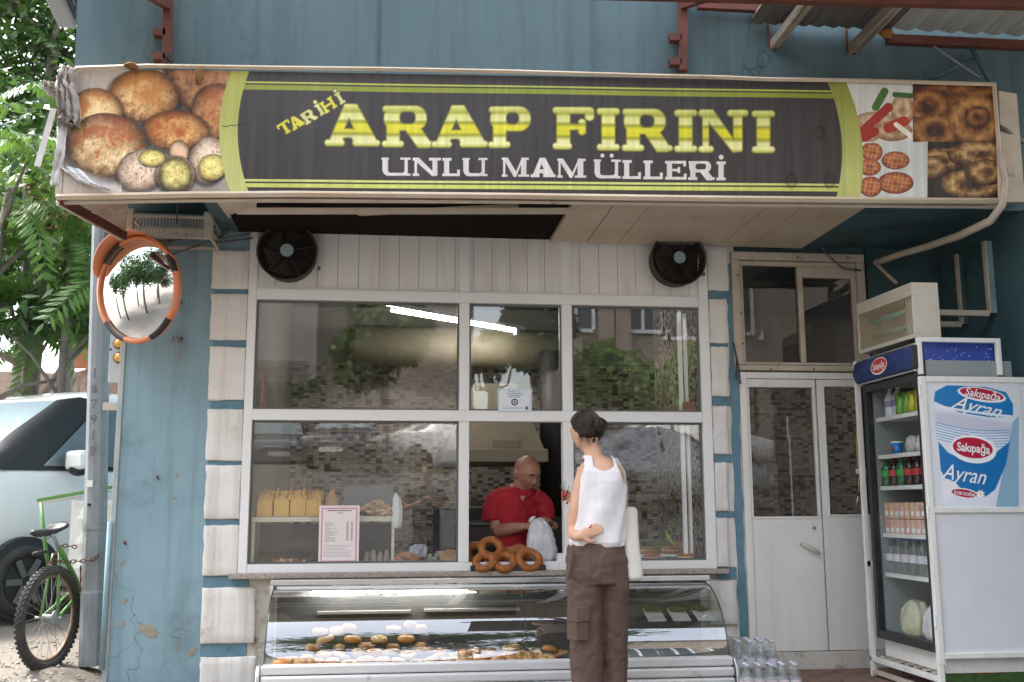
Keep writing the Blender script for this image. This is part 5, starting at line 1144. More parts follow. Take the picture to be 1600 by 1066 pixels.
paper('certificate_card', 'small white and blue notice card standing on the middle transom bar', 'notice', 778, 608, 830, 644, -.042, p_card, 300)
# round tray with food
t = thing('round_tray', 'wide round metal tray with leftover pastry on the lower shelf', 'tray', (-.6, .2, .645))
c = P(440, 876, .22); rx_ = .19
MB().lathe([(rx_*.85, 0), (rx_, .03), (rx_+.012, .032), (rx_, .026), (rx_*.86, -.003), (.001, -.003)], 40, c=(c.x, .23, .682), M=RX(.15), cap=False).build('dish', mat('worn_tin', (.32, .26, .20), rough=.35, metal=.6), t, smooth=True)
for k in range(46):
    q = Vector((c.x+.055+random.gauss(0, .045), .17+random.gauss(0, .03), .680+random.uniform(0, .03)))
    MB().ball(q, .013, .012, .007, M=RX(random.random())@RZ(random.random()*3), n=7, k=4, jit=.4).build('pastry_crumb', mat('crumb_%d' % (k % 3), ((.55, .22, .08), (.72, .55, .28), (.35, .14, .06))[k % 3], rough=.7), t)
# egg cartons
t = thing('egg_carton', 'grey pulp egg carton in the lower shelf corner', 'carton', P(588, 880, .10))
a, b2 = X(567, 880, .10), X(609, 880, .10); M_pulp = mat('egg_pulp', (.42, .35, .28), (.36, .30, .24), 60, rough=.95, bump=.5, bscale=150)
for r_ in range(3):
    for k in range(4):
        x = a+(b2-a)*(k+.5)/4; MB().lathe([(.026, 0), (.022, .035), (.012, .078), (.006, .086)], 10, c=(x, .12+r_*.045, .647+(.012 if (k+r_) % 2 else 0)+r_*.01)).build('cup', M_pulp, t, smooth=True)
MB().box(a-.01, b2+.01, .09, .25, .643, .652).build('base', M_pulp, t, bevel=.003)
MB().box(X(577, 860, .2), X(586, 860, .2), .26, .29, .66, .74).build('divider', M_white, t)

# ------------------------------------------------------------------ simits
M_simit = mat('sesame_simit', (.36, .115, .018), (.24, .065, .010), 14, rough=.5, bump=1.0, bscale=210, bdist=.003, dirt=(.46, .20, .045), dscale=20, dthr=.57, dsoft=.1)
M_simit2 = mat('pale_simit', (.42, .19, .06), (.28, .10, .03), 18, rough=.55, bump=.8, bscale=200, dirt=(.52, .30, .12), dscale=22, dthr=.55)
def simit(c, R_, r, M, lab, grp, m_=M_simit, cat='simit', flat=1.0):
    o = MB().torus((0, 0, 0), R_, r*1.08, n=36, k=12, jit=.07, flat=flat).build('simit', m_, None, smooth=True)
    o.location = c; o.rotation_euler = M.to_euler()
    sd_ = MB()
    for _ in range(170):
        a, b = random.uniform(0, 2*PI), random.uniform(-.5, PI+.5); rr = r*1.10; q = Vector(((R_+rr*math.cos(b))*math.cos(a), (R_+rr*math.cos(b))*math.sin(a), rr*math.sin(b))); n_ = Vector((math.cos(b)*math.cos(a), math.cos(b)*math.sin(a), math.sin(b))); u = n_.cross(Vector((random.uniform(-1, 1), random.uniform(-1, 1), .3))).normalized(); v = n_.cross(u)
        sd_.add([q-u*.0022, q+v*.0012, q+u*.0022, q-v*.0012, q+n_*.0011], [(0, 1, 4), (1, 2, 4), (2, 3, 4), (3, 0, 4)])
    sd_.build('sesame', mat('sesame_seed', (.62, .46, .24), rough=.5), o, kind='stuff')
    return tag(o, lab, cat, grp)
G1 = 'simits piled on the serving tray'
for px, py, Y, R_, tx, ty, lb in ((767, 857, .0, .060, -.95, .12, 'topmost golden simit leaning on the pile on the serving tray'), (757, 878, -.05, .055, -.85, -.45, 'simit with an oval hole at the front left of the serving tray'),
                      (788, 878, -.05, .058, -.82, .05, 'brown simit at the front middle of the serving tray'), (827, 875, -.04, .062, -.98, .1, 'large brown simit standing at the front right of the serving tray'),
                      (743, 864, .06, .05, -1.2, -.5, 'dark simit half hidden at the back left of the serving tray'), (800, 866, .05, .055, -.4, .1, 'simit lying behind the front middle one on the serving tray'), (812, 868, .09, .055, -1.0, .1, 'simit behind the large one at the right of the serving tray')):
    simit(P(px, py, Y), R_, .0225, RZ(ty)@RX(tx+PI/2 if False else -tx), lb, G1)
a, b2 = X(736, 890, -.05), X(851, 890, -.05)
t = thing('baking_tray', 'black baking tray under the simits in the serving window', 'tray', (a, 0, .64))
MB().box(a, b2, -.075, .16, .6415, .648).box(a, b2, -.078, -.0755, .6415, .672).box(a-.004, a-.0005, -.078, .16, .6415, .672).box(b2+.0005, b2+.004, -.078, .16, .6415, .672).build('pan', mat('black_pan', (.02, .018, .017), (.06, .05, .04), 30, rough=.5, metal=.3), t, bevel=.0015)
MB().tube([(a, -.078, .673), (b2, -.078, .673)], .004, 6).build('rolled_rim', MATS['black_pan'], t)
# simits on the left sill part
simit(Vector((X(635, 872, .08), .075, .700)), .060, .027, RX(.42), 'sesame ring lying inside the left pane beside the shelf post', 'simits inside the window', M_simit2)
simit(Vector((X(704, 866, .12), .12, .722)), .040, .019, RX(.55), 'coiled roll on top near the right end of the left pane', 'simits inside the window', M_simit2)
simit(Vector((X(704, 866, .12), .12, .726)), .013, .014, RX(.55), 'tight centre of the coiled roll near the right end of the left pane', 'simits inside the window', M_simit2)
for k, px in enumerate((675, 697)):
    o = MB().ball((X(px, 878, .08), .075, .684), .050, .042, .026, n=18, k=9, jit=.06).build('flat_pastry', M_simit2, None, smooth=True)
    tag(o, ['flat golden pastry left of the other one on the inner sill', 'flat golden pastry against the white frame on the inner sill'][k], 'pastry', 'flat pastries on the sill')
c = P(653, 862, .2); crumple([(c+Vector((0, 0, .045)), .02, .02), (c+Vector((.01, 0, .03)), .055, .04), (c, .062, .05), (c-Vector((0, 0, .05)), .068, .045)], 'plastic_bag', 'crumpled bluish plastic bag behind the sesame ring', 'bag', mat('blue_white_film', (.45, .50, .58), (.62, .64, .68), 25, rough=.3, bump=.6, bscale=40), seed=6)
c = P(676, 862, .16); tag(MB().box(c.x-.03, c.x+.03, .16, .21, .645, .735).build('juice_carton', mat('green_white_carton', (.10, .36, .16), (.68, .72, .66), 14, rough=.4), bevel=.003), 'small green and white carton behind the flat pastries', 'carton')
tag(MB().tube([P(657, 838, .13), P(672, 860, .12), P(678, 869, .10)], .006, 6).build('knife_handle', MATS['black_pan'], smooth=True), 'dark stick leaning against the green carton', 'utensil')
c = P(690, 860, .22); tag(MB().box(c.x-.035, c.x+.045, .22, .27, .645, .75).build('paper_box', mat('cream_box', (.55, .5, .36), (.6, .3, .25), 40, rough=.6), bevel=.003), 'small patterned cream box behind the coiled roll', 'box')
# right bay: white trays with filled simits
wt = mat('white_melamine', (.78, .80, .82), rough=.25)
zt1 = Z(1040, 872, -.0)
t = thing('white_tray', 'front white serving tray with two filled simits by the right pane', 'tray', (1.5, .1, .64), 'white trays in the right bay')
MB().box(1.2, X(1092, 860, .05), .045, .25, .668, .682).box(1.2, X(1092, 860, .05), .043, .049, .644, .6675).build('board', wt, t, bevel=.003); MB().box(1.22, 1.80, .06, .24, .642, .6665).build('foot', wt, t)
t = thing('white_tray', 'rear white serving tray with filled simits by the mosaic wall', 'tray', (1.5, .4, .68), 'white trays in the right bay')
MB().box(1.15, X(1078, 850, .33), .29, .48, .70, .716).build('board', wt, t, bevel=.003); MB().box(1.2, 1.80, .32, .46, .642, .699).build('foot', wt, t)
def filled(px, py, Y, R_, lab, z):
    c = Vector((X(px, py, Y), Y, z)); t = thing('filled_simit', lab, 'simit', c, 'filled simits on the white trays')
    MB().torus(c+Vector((0, 0, .012)), R_, .016, n=28, k=8, jit=.05, flat=.7).build('bottom_half', M_simit2, t, smooth=True); MB().torus(c+Vector((0, 0, .036)), R_, .017, n=28, k=8, jit=.05, flat=.75).build('top_half', M_simit2 if px > 1000 and py < 850 else M_simit, t, smooth=True)
    MB().torus(c+Vector((0, 0, .024)), R_+.002, .014, n=24, k=6, flat=.3, jit=.1).build('filling', mat('cheese', (.75, .68, .50), rough=.5), t, smooth=True)
filled(1018, 862, .12, .040, 'filled simit with green leaves at the left of the front white tray', .683); filled(1071, 862, .12, .044, 'plain filled simit at the right of the front white tray', .683)
filled(1010, 842, .38, .040, 'filled simit at the left of the rear white tray', .717); filled(1046, 842, .38, .042, 'filled simit in the middle of the rear white tray', .717); filled(1066, 832, .43, .042, 'raised filled simit nearest the mosaic wall', .74)
M_pep = mat('green_pepper', (.16, .34, .03), (.28, .42, .05), 30, rough=.35)
for pts, r_, lb in ((((1041, 829), (1043, 840), (1050, 848), (1058, 853)), [.004, .008, .009, .004], 'long green pepper standing on the white tray between the simits'), (((1045, 835), (1047, 843), (1053, 849), (1060, 852)), [.003, .006, .007, .003], 'second green pepper crossing behind the long one')):
    tag(MB().tube([P(x, y, .16) for x, y in pts], r_, 8).build('green_pepper', M_pep, smooth=True), lb, 'pepper', 'green peppers on the tray')
hb_ = MB()
for k in range(26):
    a = P(1008+random.uniform(-8, 25), 852+random.uniform(-4, 10), .10); a.z = max(a.z, .70); d = Vector((random.uniform(-.05, .05), -.01, random.uniform(-.01, .02))); hb_.tube([a, a+d*.5+Vector((0, 0, .006)), a+d], .0022, 4)
tag(hb_.build('herb_sprig', mat('herb_green', (.05, .16, .03), (.12, .28, .05), 30, rough=.6), kind='stuff'), None)
MB().tube([P(993, 879, .02), P(1012, 877, .02)], .006, 6).build('chive', M_pep, smooth=True); tag(bpy.data.objects['chive'], 'green chive lying in front of the white tray', 'herb')
# white box at the serving opening
c = P(881, 884, .0); tag(MB().box(c.x-.04, c.x+.045, -.02, .06, .6415, .74).build('paper_box', mat('white_card', (.72, .71, .69), rough=.6), bevel=.003), 'small white paper box beside the baker\'s bag', 'box')
tag(MB().box(c.x-.035, c.x+.05, -.06, -.021, .6415, .69).build('napkin_stack', MATS['white_card'], bevel=.004), 'low stack of white paper in front of the white box', 'paper')

# ------------------------------------------------------------------ refrigerated display case
t = CS = thing('display_case', 'low curved glass pastry display case with white rails under the shop window', 'display case', (.6, -.3, -.06))
CX0, CX1 = -.688, 1.935
M_rail = mat('white_case_rail', (.66, .66, .66), (.60, .60, .60), 4, rough=.3, metal=.1, dirt=(.36, .34, .30), dscale=7, dthr=.62)
prof = [(-.13, .560), (-.215, .548), (-.30, .515), (-.375, .465), (-.435, .405), (-.485, .335), (-.52, .265), (-.545, .185)]
split = X(822, 990, -.5)
for a, b2 in ((CX0+.008, split-.002), (split+.002, CX1-.008)):
    m = MB(); m.v = [(x, y, z) for y, z in prof for x in (a, b2)]; m.f = [(2*i, 2*i+1, 2*i+3, 2*i+2) for i in range(len(prof)-1)]; m.m = [0]*len(m.f)
    o = m.build('curved_glass', G_case, t, smooth=True, fix=True); sb = o.modifiers.new('s', 'SUBSURF'); sb.levels = sb.render_levels = 2; sb.use_limit_surface = False
for x in (CX0+.004, CX1-.004):
    m = MB(); n = len(prof); m.v = [(x, y, z) for y, z in prof]+[(x, -.02, .16), (x, -.02, .56)]; m.f = [tuple(range(n+2))]; m.m = [0]; m.build('end_glass', G_case, t)
    MB().tube([(x, y, z) for y, z in prof], .004, 6).build('glass_edge', mat('dark_glass_edge', (.03, .05, .05), rough=.2), t)
MB().tube([(split, y-.001, z) for y, z in prof], .0018, 4).build('glass_joint', MATS['dark_glass_edge'], t)
MB().box(CX0-.02, CX1+.02, -.15, -.02, .575, .606).build('top_rail', M_alu, t, bevel=.004)
MB().tube([(CX0+.02, -.135, .556), (CX1-.01, -.135, .545)], .017, 14).build('rail_tube', M_rail, t, smooth=True)
for x, nm in ((CX0-.012, 0), (CX1+.008, 1)): MB().box(x-.01, x+.012, -.155, -.02, .52, .574).build('rail_end', M_rail, t, bevel=.004)
MB().tube([(X(487, 920, -.1), -.10, .528), (X(730, 922, -.1), -.10, .526)], .008, 8).build('lamp_tube', mat('case_tube', (.95, .97, 1), emit=11.0), t); MB().box(X(480, 920, -.1), X(745, 922, -.1), -.10, -.06, .537, .545).build('lamp_holder', M_rail, t)
MB().box(CX0, CX1, -.56, -.02, .135, .150).build('deck', mat('case_deck', (.42, .42, .42), rough=.35, metal=.3), t)
MB().box(CX0, CX1, -.552, -.535, .1505, .183).build('glass_channel', M_rail, t, bevel=.003)
for i, (z0, z1, y) in enumerate(((.128, .178, -.572), (.072, .124, -.594), (.028, .068, -.600), (-.055, .024, -.585))):
    MB().box(CX0-.01, CX1+.012, y, -.5 if i else -.5525, z0, z1).build('front_rail', M_rail, t, bevel=.012)
MB().box(CX0+.01, CX1-.01, -.49, -.02, -.055, .134).build('cabinet', M_rail, t)
for x, s in ((CX0-.035, -1), (CX1+.014, 1)):
    pr = [(-.56, .175), (-.60, .13), (-.62, .02), (-.62, -.055), (-.50, -.055), (-.50, .175)]; m = MB(); n = len(pr)
    m.add([(x, y, z) for y, z in pr]+[(x+.022, y, z) for y, z in pr], [tuple(range(n)), tuple(range(2*n-1, n-1, -1))]+[(i, i+n, (i+1) % n+n, (i+1) % n) for i in range(n)]); m.build('end_cap', M_alu, t, fix=True, bevel=.006)
MB().box(CX0+.01, CX1-.01, -.03, -.022, .151, .50).build('back_panel', mat('case_back', (.05, .05, .048), (.10, .09, .08), 6, rough=.4), t)
MB().box(CX0+.25, .12, -.09, -.031, .40, .415).box(.20, .78, -.09, -.031, .405, .42).build('back_ledge', mat('ledge_grey', (.3, .27, .24), rough=.5), t)
MB().box(1.30, 1.86, -.34, -.05, .345, .351).build('glass_shelf', G_clear, t)
mb_ = MB(); 
mosaic((CX0+.5, -.002, .50), (1, 0, 0), (0, -1, 0), 1.9, .11, .028, .028, (36, 27, 17, 12, 8), 'mosaic_tile')
# mosaic builder draws on the wall plane; shelves of pastries
M_p = [mat('glazed_bun', (.55, .24, .06), (.42, .15, .03), 14, rough=.35, bump=.3, bscale=70, dirt=(.72, .5, .26), dscale=22, dthr=.56), mat('pale_bun', (.50, .28, .11), (.40, .18, .06), 16, rough=.6, bump=.3, dirt=(.42, .2, .08), dscale=20, dthr=.58),
       mat('cheese_pastry', (.68, .42, .16), (.36, .14, .05), 30, rough=.5, bump=.5, bscale=80, dirt=(.78, .68, .42), dscale=26, dthr=.54), mat('sesame_bun', (.50, .27, .10), (.62, .40, .19), 40, rough=.6, bump=.6, bscale=200)]
def bun_mesh(kind):
    m = MB()
    if kind == 0:   m.lathe([(.030, 0), (.043, .008), (.045, .018), (.038, .031), (.022, .038), (.001, .040)], 16, cap=True)
    elif kind == 1:
        for k in range(3): m.ball((-.022+.022*k, .006*math.sin(k*2), .018), .021, .030, .019, n=12, k=7, jit=.12)
    elif kind == 2:
        m.lathe([(.034, 0), (.046, .006), (.046, .016), (.034, .020), (.020, .016), (.001, .018)], 16); m.ball((0, 0, .02), .02, .018, .010, n=9, k=5, jit=.4)
    else:
        m.torus((0, 0, .017), .030, .016, n=22, k=8, jit=.12, flat=.95)
    return m.mesh('pastry', M_p[kind], True)
bms = [bun_mesh(k) for k in range(4)]; KN = ['round glazed bun', 'plump pale bun', 'open cheese pastry', 'sesame ring bun']
def pastry(kind, x, y, z, lab, grp):
    o = bpy.data.objects.new('pastry', bms[kind]); col.objects.link(o); s = random.uniform(1.0, 1.25); o.scale = (s, s, s*random.uniform(.9, 1.15)); o.location = (x, y, z); o.rotation_euler = (random.uniform(-.15, .35), random.uniform(-.15, .15), random.uniform(0, 6)); return tag(o, lab, 'pastry', grp)
seq = [0, 1, 1, 0, 2, 0, 1, 0, 2, 3, 0, 2, 0, 0, 1, 2, 3]
for i in range(17):
    x = X(442+i*25.8, 1024, -.46); k = seq[i]; pastry(k, x, -.465+random.uniform(-.01, .01), .156, '%s, %s from the left in the front row of the display case' % (KN[k], ORD[i]), 'front row of pastries in the display case')
for i in range(16):
    x = X(455+i*26, 1010, -.36); k = (i*7+1) % 4; pastry(k, x, -.365+random.uniform(-.012, .012), .158+(.03 if 490 < 455+i*26 < 680 else 0), '%s, %s from the left in the second row in the display case' % (KN[k], ORD[i]), 'second row of pastries in the display case')
for i in range(9):
    x = X(488+i*21, 990, -.28); k = (1, 3, 1, 0)[i % 4]; pastry(k, x, -.27, .20+.045*(i % 2)+.01, '%s, %s from the left on the back heap in the display case' % (KN[k], ORD[i]), 'heaped pastries at the back of the display case')
for i in range(6):
    x = X((500, 545, 528, 640, 655, 615)[i], 985, -.2); pastry((1, 0, 3, 1, 1, 2)[i], x, -.19, .295+.02*(i % 2), '%s, %s of the topmost heap in the display case' % (KN[(1, 0, 3, 1, 1, 2)[i]], ORD[i]), 'topmost heap of pastries in the display case')
for i in range(12):
    x = X(668+i*19, 1000, -.30); k = (0, 2, 3, 0, 2)[i % 5]; pastry(k, x, -.30+.02*(i % 2), .158+.028*(i % 3 == 1), '%s, %s from the left in the middle heap in the display case' % (KN[k], ORD[i]), 'middle heap of pastries in the display case')
for i in range(3):
    xa = X(1005+i*38, 955, -.2); t2_ = thing('serving_tray', '%s small white tray with green salad on the right shelf of the display case' % ('left', 'middle', 'right')[i], 'tray', (xa, -.2, .352), 'small trays on the right shelf of the display case')
    MB().add([(xa, -.33, .353), (xa+.11, -.33, .353), (xa+.13, -.10, .40), (xa+.02, -.10, .40), (xa, -.33, .360), (xa+.11, -.33, .360), (xa+.13, -.10, .407), (xa+.02, -.10, .407)], fs6).build('dish', M_white, t2_, bevel=.003)
    gm2 = MB()
    for _ in range(60): gm2.ball((xa+random.uniform(.02, .11), random.uniform(-.2, -.11), .40+random.uniform(0, .02)), random.uniform(.006, .013), .01, .005, n=6, k=4, jit=.4)
    gm2.build('salad', mat('salad_green', (.10, .20, .03), (.05, .10, .02), 60, rough=.6), t2_, kind='stuff')
MB().box(X(490, 990, -.25), X(680, 990, -.25), -.32, -.12, .1505, .20).build('riser', mat('dark_riser', (.10, .09, .08), rough=.4), t)
MB().box(X(495, 990, -.2), X(670, 990, -.2), -.24, -.13, .2005, .285).build('riser', mat('dark_riser', (.10, .09, .08), rough=.4), t)

# ------------------------------------------------------------------ fridge inside its cage
FX, FY0, FY1 = 2.90, -1.075, -.38
fz0, fz1, fz2 = PXp(1452, 1018, FX).z, PXp(1430, 585, FX).z, PXp(1430, 540, FX).z
FR = thing('drinks_fridge', 'glass door drinks fridge with a dark blue header, full of drinks', 'fridge', (3.2, -.7, .1))
M_fb = mat('fridge_black', (.022, .022, .025), rough=.4); M_fw = mat('fridge_inner', (.27, .30, .30), rough=.4)
fd = .56
MB().box(FX+.05, FX+fd, FY0, FY1, .14, fz0-.001).build('base', M_white, FR, bevel=.004)
MB().box(FX+fd-.03, FX+fd, FY0, FY1, fz0, 1.80).build('back_panel', M_fw, FR)
MB().box(FX+.05, FX+fd-.031, FY0, FY0+.03, fz0, 1.80).box(FX+.05, FX+fd-.031, FY1-.03, FY1, fz0, 1.80).build('side_panel', M_fw, FR)
MB().box(FX+.05, FX+fd, FY0, FY1, 1.8005, 1.83).build('top_panel', M_fw, FR); MB().box(FX+.05, FX+fd-.031, FY0+.031, FY1-.031, fz0, fz0+.02).build('floor', M_fw, FR)
dr = MB().box(FX, FX+.045, FY0, FY0+.035, fz0, 1.765).box(FX, FX+.045, FY1-.035, FY1, fz0, 1.765).box(FX, FX+.045, FY0+.0352, FY1-.0352, fz0, fz0+.05).box(FX, FX+.045, FY0+.0352, FY1-.0352, 1.715, 1.765).build('door_frame', M_fb, FR, bevel=.004)
MB().add([(FX+.02, FY0+.035, fz0+.05), (FX+.02, FY1-.035, fz0+.05), (FX+.02, FY1-.035, 1.715), (FX+.02, FY0+.035, 1.715)], [(0, 1, 2, 3)]).build('pane', glass('fridge_glass', (.93, .96, .96), ior=1.3), dr)
hp = [(FX, 1.768), (FX-.03, 1.79), (FX-.045, 1.84), (FX-.03, 1.90), (FX, 1.925), (FX+.04, 1.925), (FX+.04, 1.768)]
m = MB(); n = len(hp); m.add([(x, FY0+.005, z) for x, z in hp]+[(x, FY1+.03, z) for x, z in hp], [tuple(range(n)), tuple(range(2*n-1, n-1, -1))]+[(i, i+n, (i+1) % n+n, (i+1) % n) for i in range(n)])
M_navy = mat('navy_header', (.02, .035, .12), (.03, .06, .20), 5, rough=.25)
m.build('header', M_navy, FR, fix=True, bevel=.003)
MB().box(FX-.035, FX+.036, FY0-.012, FY0+.0045, 1.785, 1.915).build('header_cap', M_fb, FR, bevel=.006)
for zz in (1.772, 1.921): MB().beam((FX-.008 if zz > 1.8 else FX-.012, FY0, zz), (FX-.008 if zz > 1.8 else FX-.012, FY1+.03, zz), .012, .008).build('header_trim', M_alu, FR)
# oval logo on the header
M_logor = mat('logo_red', (.55, .015, .03), rough=.35); M_logow = mat('logo_white', (.85, .85, .85), rough=.35); M_logob = mat('logo_blue', (.01, .20, .52), rough=.35)
LEFT = Matrix(((0, 0, -1), (-1, 0, 0), (0, 1, 0)))       # text x -> -Y, y -> Z, faces -X
lc = PXp(1373, 572, FX-.047); lc.x = FX-.047
def disc(c, rx, ry, R3, m_, par, nm, rot=0, n=40):
    Rr = Matrix.Rotation(rot, 3, 'Z'); vs = [Vector(c)+R3@(Rr@Vector((rx*math.cos(2*PI*i/n), ry*math.sin(2*PI*i/n), 0))) for i in range(n)]
    return MB().add(vs, [tuple(range(n))]).build(nm, m_, par)
disc(lc, .105, .050, LEFT, M_logow, FR, 'logo_oval', .06); disc(lc+Vector((-.001, 0, .002)), .097, .042, LEFT, M_logor, FR, 'logo_oval', .06)
text_obj('Sakıpağa', .052, lc+Vector((-.002, 0, 0)), LEFT@Matrix.Rotation(.06, 3, 'Z'), M_logow, FR, bold=.0012, sx=.80)
# shelves and contents
shz = [PXp(1405, y, FX+.16).z for y in (655, 714, 763, 836, 897)]
for z in shz: MB().box(FX+.07, FX+fd-.04, FY0+.035, FY1-.035, z-.008, z).box(FX+.062, FX+.0695, FY0+.035, FY1-.035, z-.012, z+.012).build('shelf', M_white, FR)
MB().tube([(FX+.06, FY0+.05, fz0+.1), (FX+.06, FY0+.05, 1.7)], .006, 6).build('light_strip', mat('fridge_led', (.85, .95, 1), emit=.5), FR)
def bottle_mesh(h, r, body, capm, lab_m, neck=.33):
    m = MB(); m.lathe([(r*.9, 0), (r, .006), (r, h*.30), (r*.93, h*.33), (r, h*.36), (r, h*.62), (r*.85, h*.72), (r*neck*1.25, h*.87), (r*neck, h*.90), (r*neck, h*.94)], 14)
    m.cm = 1; m.lathe([(r*neck*1.25, h*.94), (r*neck*1.25, h), (.001, h)], 12); m.cm = 2; m.lathe([(r*1.01, h*.38), (r*1.01, h*.58)], 14, cap=False)
    return m.mesh('bottle', [body, capm, lab_m], True)
def put(me, nm, x, y, z, lab, cat, grp, rz=0):
    o = bpy.data.objects.new(nm, me); col.objects.link(o); o.location = (x, y, z); o.rotation_euler.z = rz; return tag(o, lab, cat, grp)
can = lambda c: MB().lathe([(.030, 0), (.036, .006), (.036, .135), (.030, .143), (.027, .144), (.001, .142)], 16).mesh('drink_can', c, True)
M_water = glass('water_pet', (.94, .97, .98), ior=1.25, rough=.12, boost=.02, haze=.35)
bw = bottle_mesh(.19, .036, mat('milky_bottle', (.62, .62, .66), rough=.3), M_logow, mat('violet_label', (.3, .2, .4), rough=.4))
ys4 = [FY0+.09+.145*i for i in range(4)]
for i, (c_, nm) in enumerate((((.35, .02, .02), 'red'), ((.62, .6, .05), 'yellow'), ((.2, .45, .08), 'green'))):
    put(can(mat('can_'+nm, c_, (c_[0]*.5, c_[1]*.5, c_[2]*.5), 40, rough=.3, metal=.4)), 'drink_can', FX+.12, ys4[i]-.02, shz[0], '%s drink can on the top shelf of the fridge' % nm, 'can', 'cans on the top fridge shelf')
    put(can(MATS['can_'+nm]), 'drink_can', FX+.12, ys4[i]+.06, shz[0], '%s drink can on the top fridge shelf, behind its twin' % nm, 'can', 'cans on the top fridge shelf')
put(bw, 'milk_bottle', FX+.12, FY1-.12, shz[0], 'pale bottle with a violet label at the far end of the top shelf', 'bottle', 'pale bottles in the fridge'); put(bw, 'milk_bottle', FX+.13, FY1-.2, shz[0], 'pale bottle with a violet label next to the yellow can', 'bottle', 'pale bottles in the fridge')
# ayran cup on the second shelf
c = Vector((FX+.12, FY1-.17, shz[1])); t = thing('drink_cup', 'small blue and white yoghurt drink cup on the second fridge shelf', 'cup', c)
MB().lathe([(.026, 0), (.034, .08)], 18, c=c).build('cup', M_logob, t, smooth=True); MB().lathe([(.036, .08), (.036, .088), (.001, .089)], 18, c=c).build('lid', M_logow, t); disc(c+Vector((-.034, 0, .045)), .018, .012, LEFT, M_logor, t, 'logo_oval')
for k in range(2): crumple([(c+Vector((.03, -.15-.12*k, .12)), .03, .03), (c+Vector((.03, -.15-.12*k, .08)), .05, .05), (c+Vector((.03, -.15-.12*k, .004)), .055, .055)], 'plastic_bag', ['knotted clear bag on the second fridge shelf beside the cup', 'knotted clear bag on the second fridge shelf near the door hinge'][k], 'bag', mat('greyish_bag', (.5, .5, .52), (.4, .38, .36), 20, rough=.3, bump=.5), seed=9+k)
# cola / soda bottles
for i in range(7):
    dk = i in (1, 2, 3, 5); me = bottle_mesh(.185, .036, mat('cola_dark', (.03, .01, .008), rough=.15) if dk else mat('green_pet', (.02, .12, .04), rough=.15), M_logor if dk else mat('green_cap', (.02, .3, .05), rough=.4), mat('red_label', (.45, .02, .03), rough=.4) if dk else MATS['green_cap'])
    put(me, 'soda_bottle', FX+.11, FY0+.08+.095*i, shz[2], '%s soda bottle, %s from the door hinge on the third fridge shelf' % ('dark' if dk else 'green', ORD[i]), 'bottle', 'soda bottles in the fridge')
# juice cartons: two tiers
for tier in range(2):
    for i in range(10):
        cc = [(.72, .25, .03), (.70, .32, .08), (.72, .16, .08), (.60, .28, .22)][(i+tier) % 4] if not tier else [(.62, .20, .16), (.7, .35, .30), (.55, .16, .14)][i % 3]
        m_ = mat('carton_%d_%d' % (tier, (i+tier) % 4 if not tier else i % 3), cc, (.75, .62, .5), 34, rough=.35, stretch=(1, 1, .5))
        if not tier: zz = shz[3]+.098
        else: zz = shz[3]
        c = Vector((FX+.10, FY0+.065+.063*i, zz)); t = thing('juice_carton', '%s carton, %s from the hinge in the %s tier on the fourth fridge shelf' % ('orange' if not tier else 'pink', ORD[i], 'upper' if not tier else 'lower'), 'carton', c, 'juice cartons in the fridge')
        MB().box(c.x-.02, c.x+.02, c.y-.026, c.y+.026, zz+.001, zz+.095).build('body', m_, t, bevel=.002)
        MB().box(c.x-.0212, c.x-.0202, c.y-.018, c.y+.018, zz+.02, zz+.045).build('printed_panel', M_logow, t)
wb = bottle_mesh(.215, .040, M_water, mat('blue_cap', (.12, .25, .5), rough=.4), mat('pale_blue_label', (.45, .60, .68), (.7, .5, .55), 30, rough=.4))
for i in range(7): put(wb, 'water_bottle', FX+.11, FY0+.085+.095*i, shz[4], 'small water bottle, %s from the hinge on the lowest fridge shelf' % ORD[i], 'bottle', 'water bottles in the fridge')
for k in range(2):
    c = Vector((FX+.15, FY0+.2+.27*k, fz0+.02)); crumple([(c+Vector((0, 0, .22)), .04, .05), (c+Vector((0, 0, .15)), .085, .11), (c+Vector((0, 0, .06)), .09, .12), (c+Vector((0, 0, .003)), .08, .10)], 'plastic_bag', ['bulging white bag in the fridge bottom near the hinge', 'bulging yellowish bag in the fridge bottom at the far side'][k], 'bag', [M_bagw, mat('yellow_bag', (.58, .55, .35), (.5, .48, .36), 9, rough=.35, bump=.4)][k], seed=15+k)

# cage
CG = thing('fridge_cage', 'white steel cage around the drinks fridge with a large yoghurt drink poster panel', 'cage', (3.2, -1.1, .0))
CY = -1.115
def cbar(p, q, w=.03, d=.03, Y=CY, nm='bar'): 
    A, C = (P(*p, Y) if len(p) == 2 else Vector(p)), (P(*q, Y) if len(q) == 2 else Vector(q)); return MB().beam(A, C, w, d, up=(0, 1, 0) if abs(A.z-C.z) > .1 else (0, 0, 1)).build(nm, M_white, CG, bevel=.003)
pl, pr_ = P(1436, 588, CY), P(1597, 583, CY); pz0 = P(1462, 1030, CY).z; pzm = P(1448, 797, CY).z; pzt = pl.z; px0_, px1_ = pl.x, 3.53
MB().box(px0_+.02, px1_, CY+.002, CY+.01, pz0+.01, pzt-.01).build('panel', mat('white_sheet_panel', (.70, .71, .74), (.64, .65, .68), 2.5, rough=.35, dirt=(.5, .48, .46), dscale=4, dthr=.66), CG)
MB().box(px0_, px0_+.032, CY-.012, CY+.02, pz0-.03, pzt).box(px0_+.0325, px1_-.032, CY-.011, CY+.0015, pzt-.032, pzt).box(px0_+.0325, px1_-.032, CY-.011, CY+.0015, pzm-.016, pzm+.014).box(px0_+.0325, px1_-.032, CY-.011, CY+.0015, pz0-.0, pz0+.03).box(px1_-.0315, px1_, CY-.012, CY+.0015, pz0-.03, pzt).build('panel_frame', M_white, CG, bevel=.003)
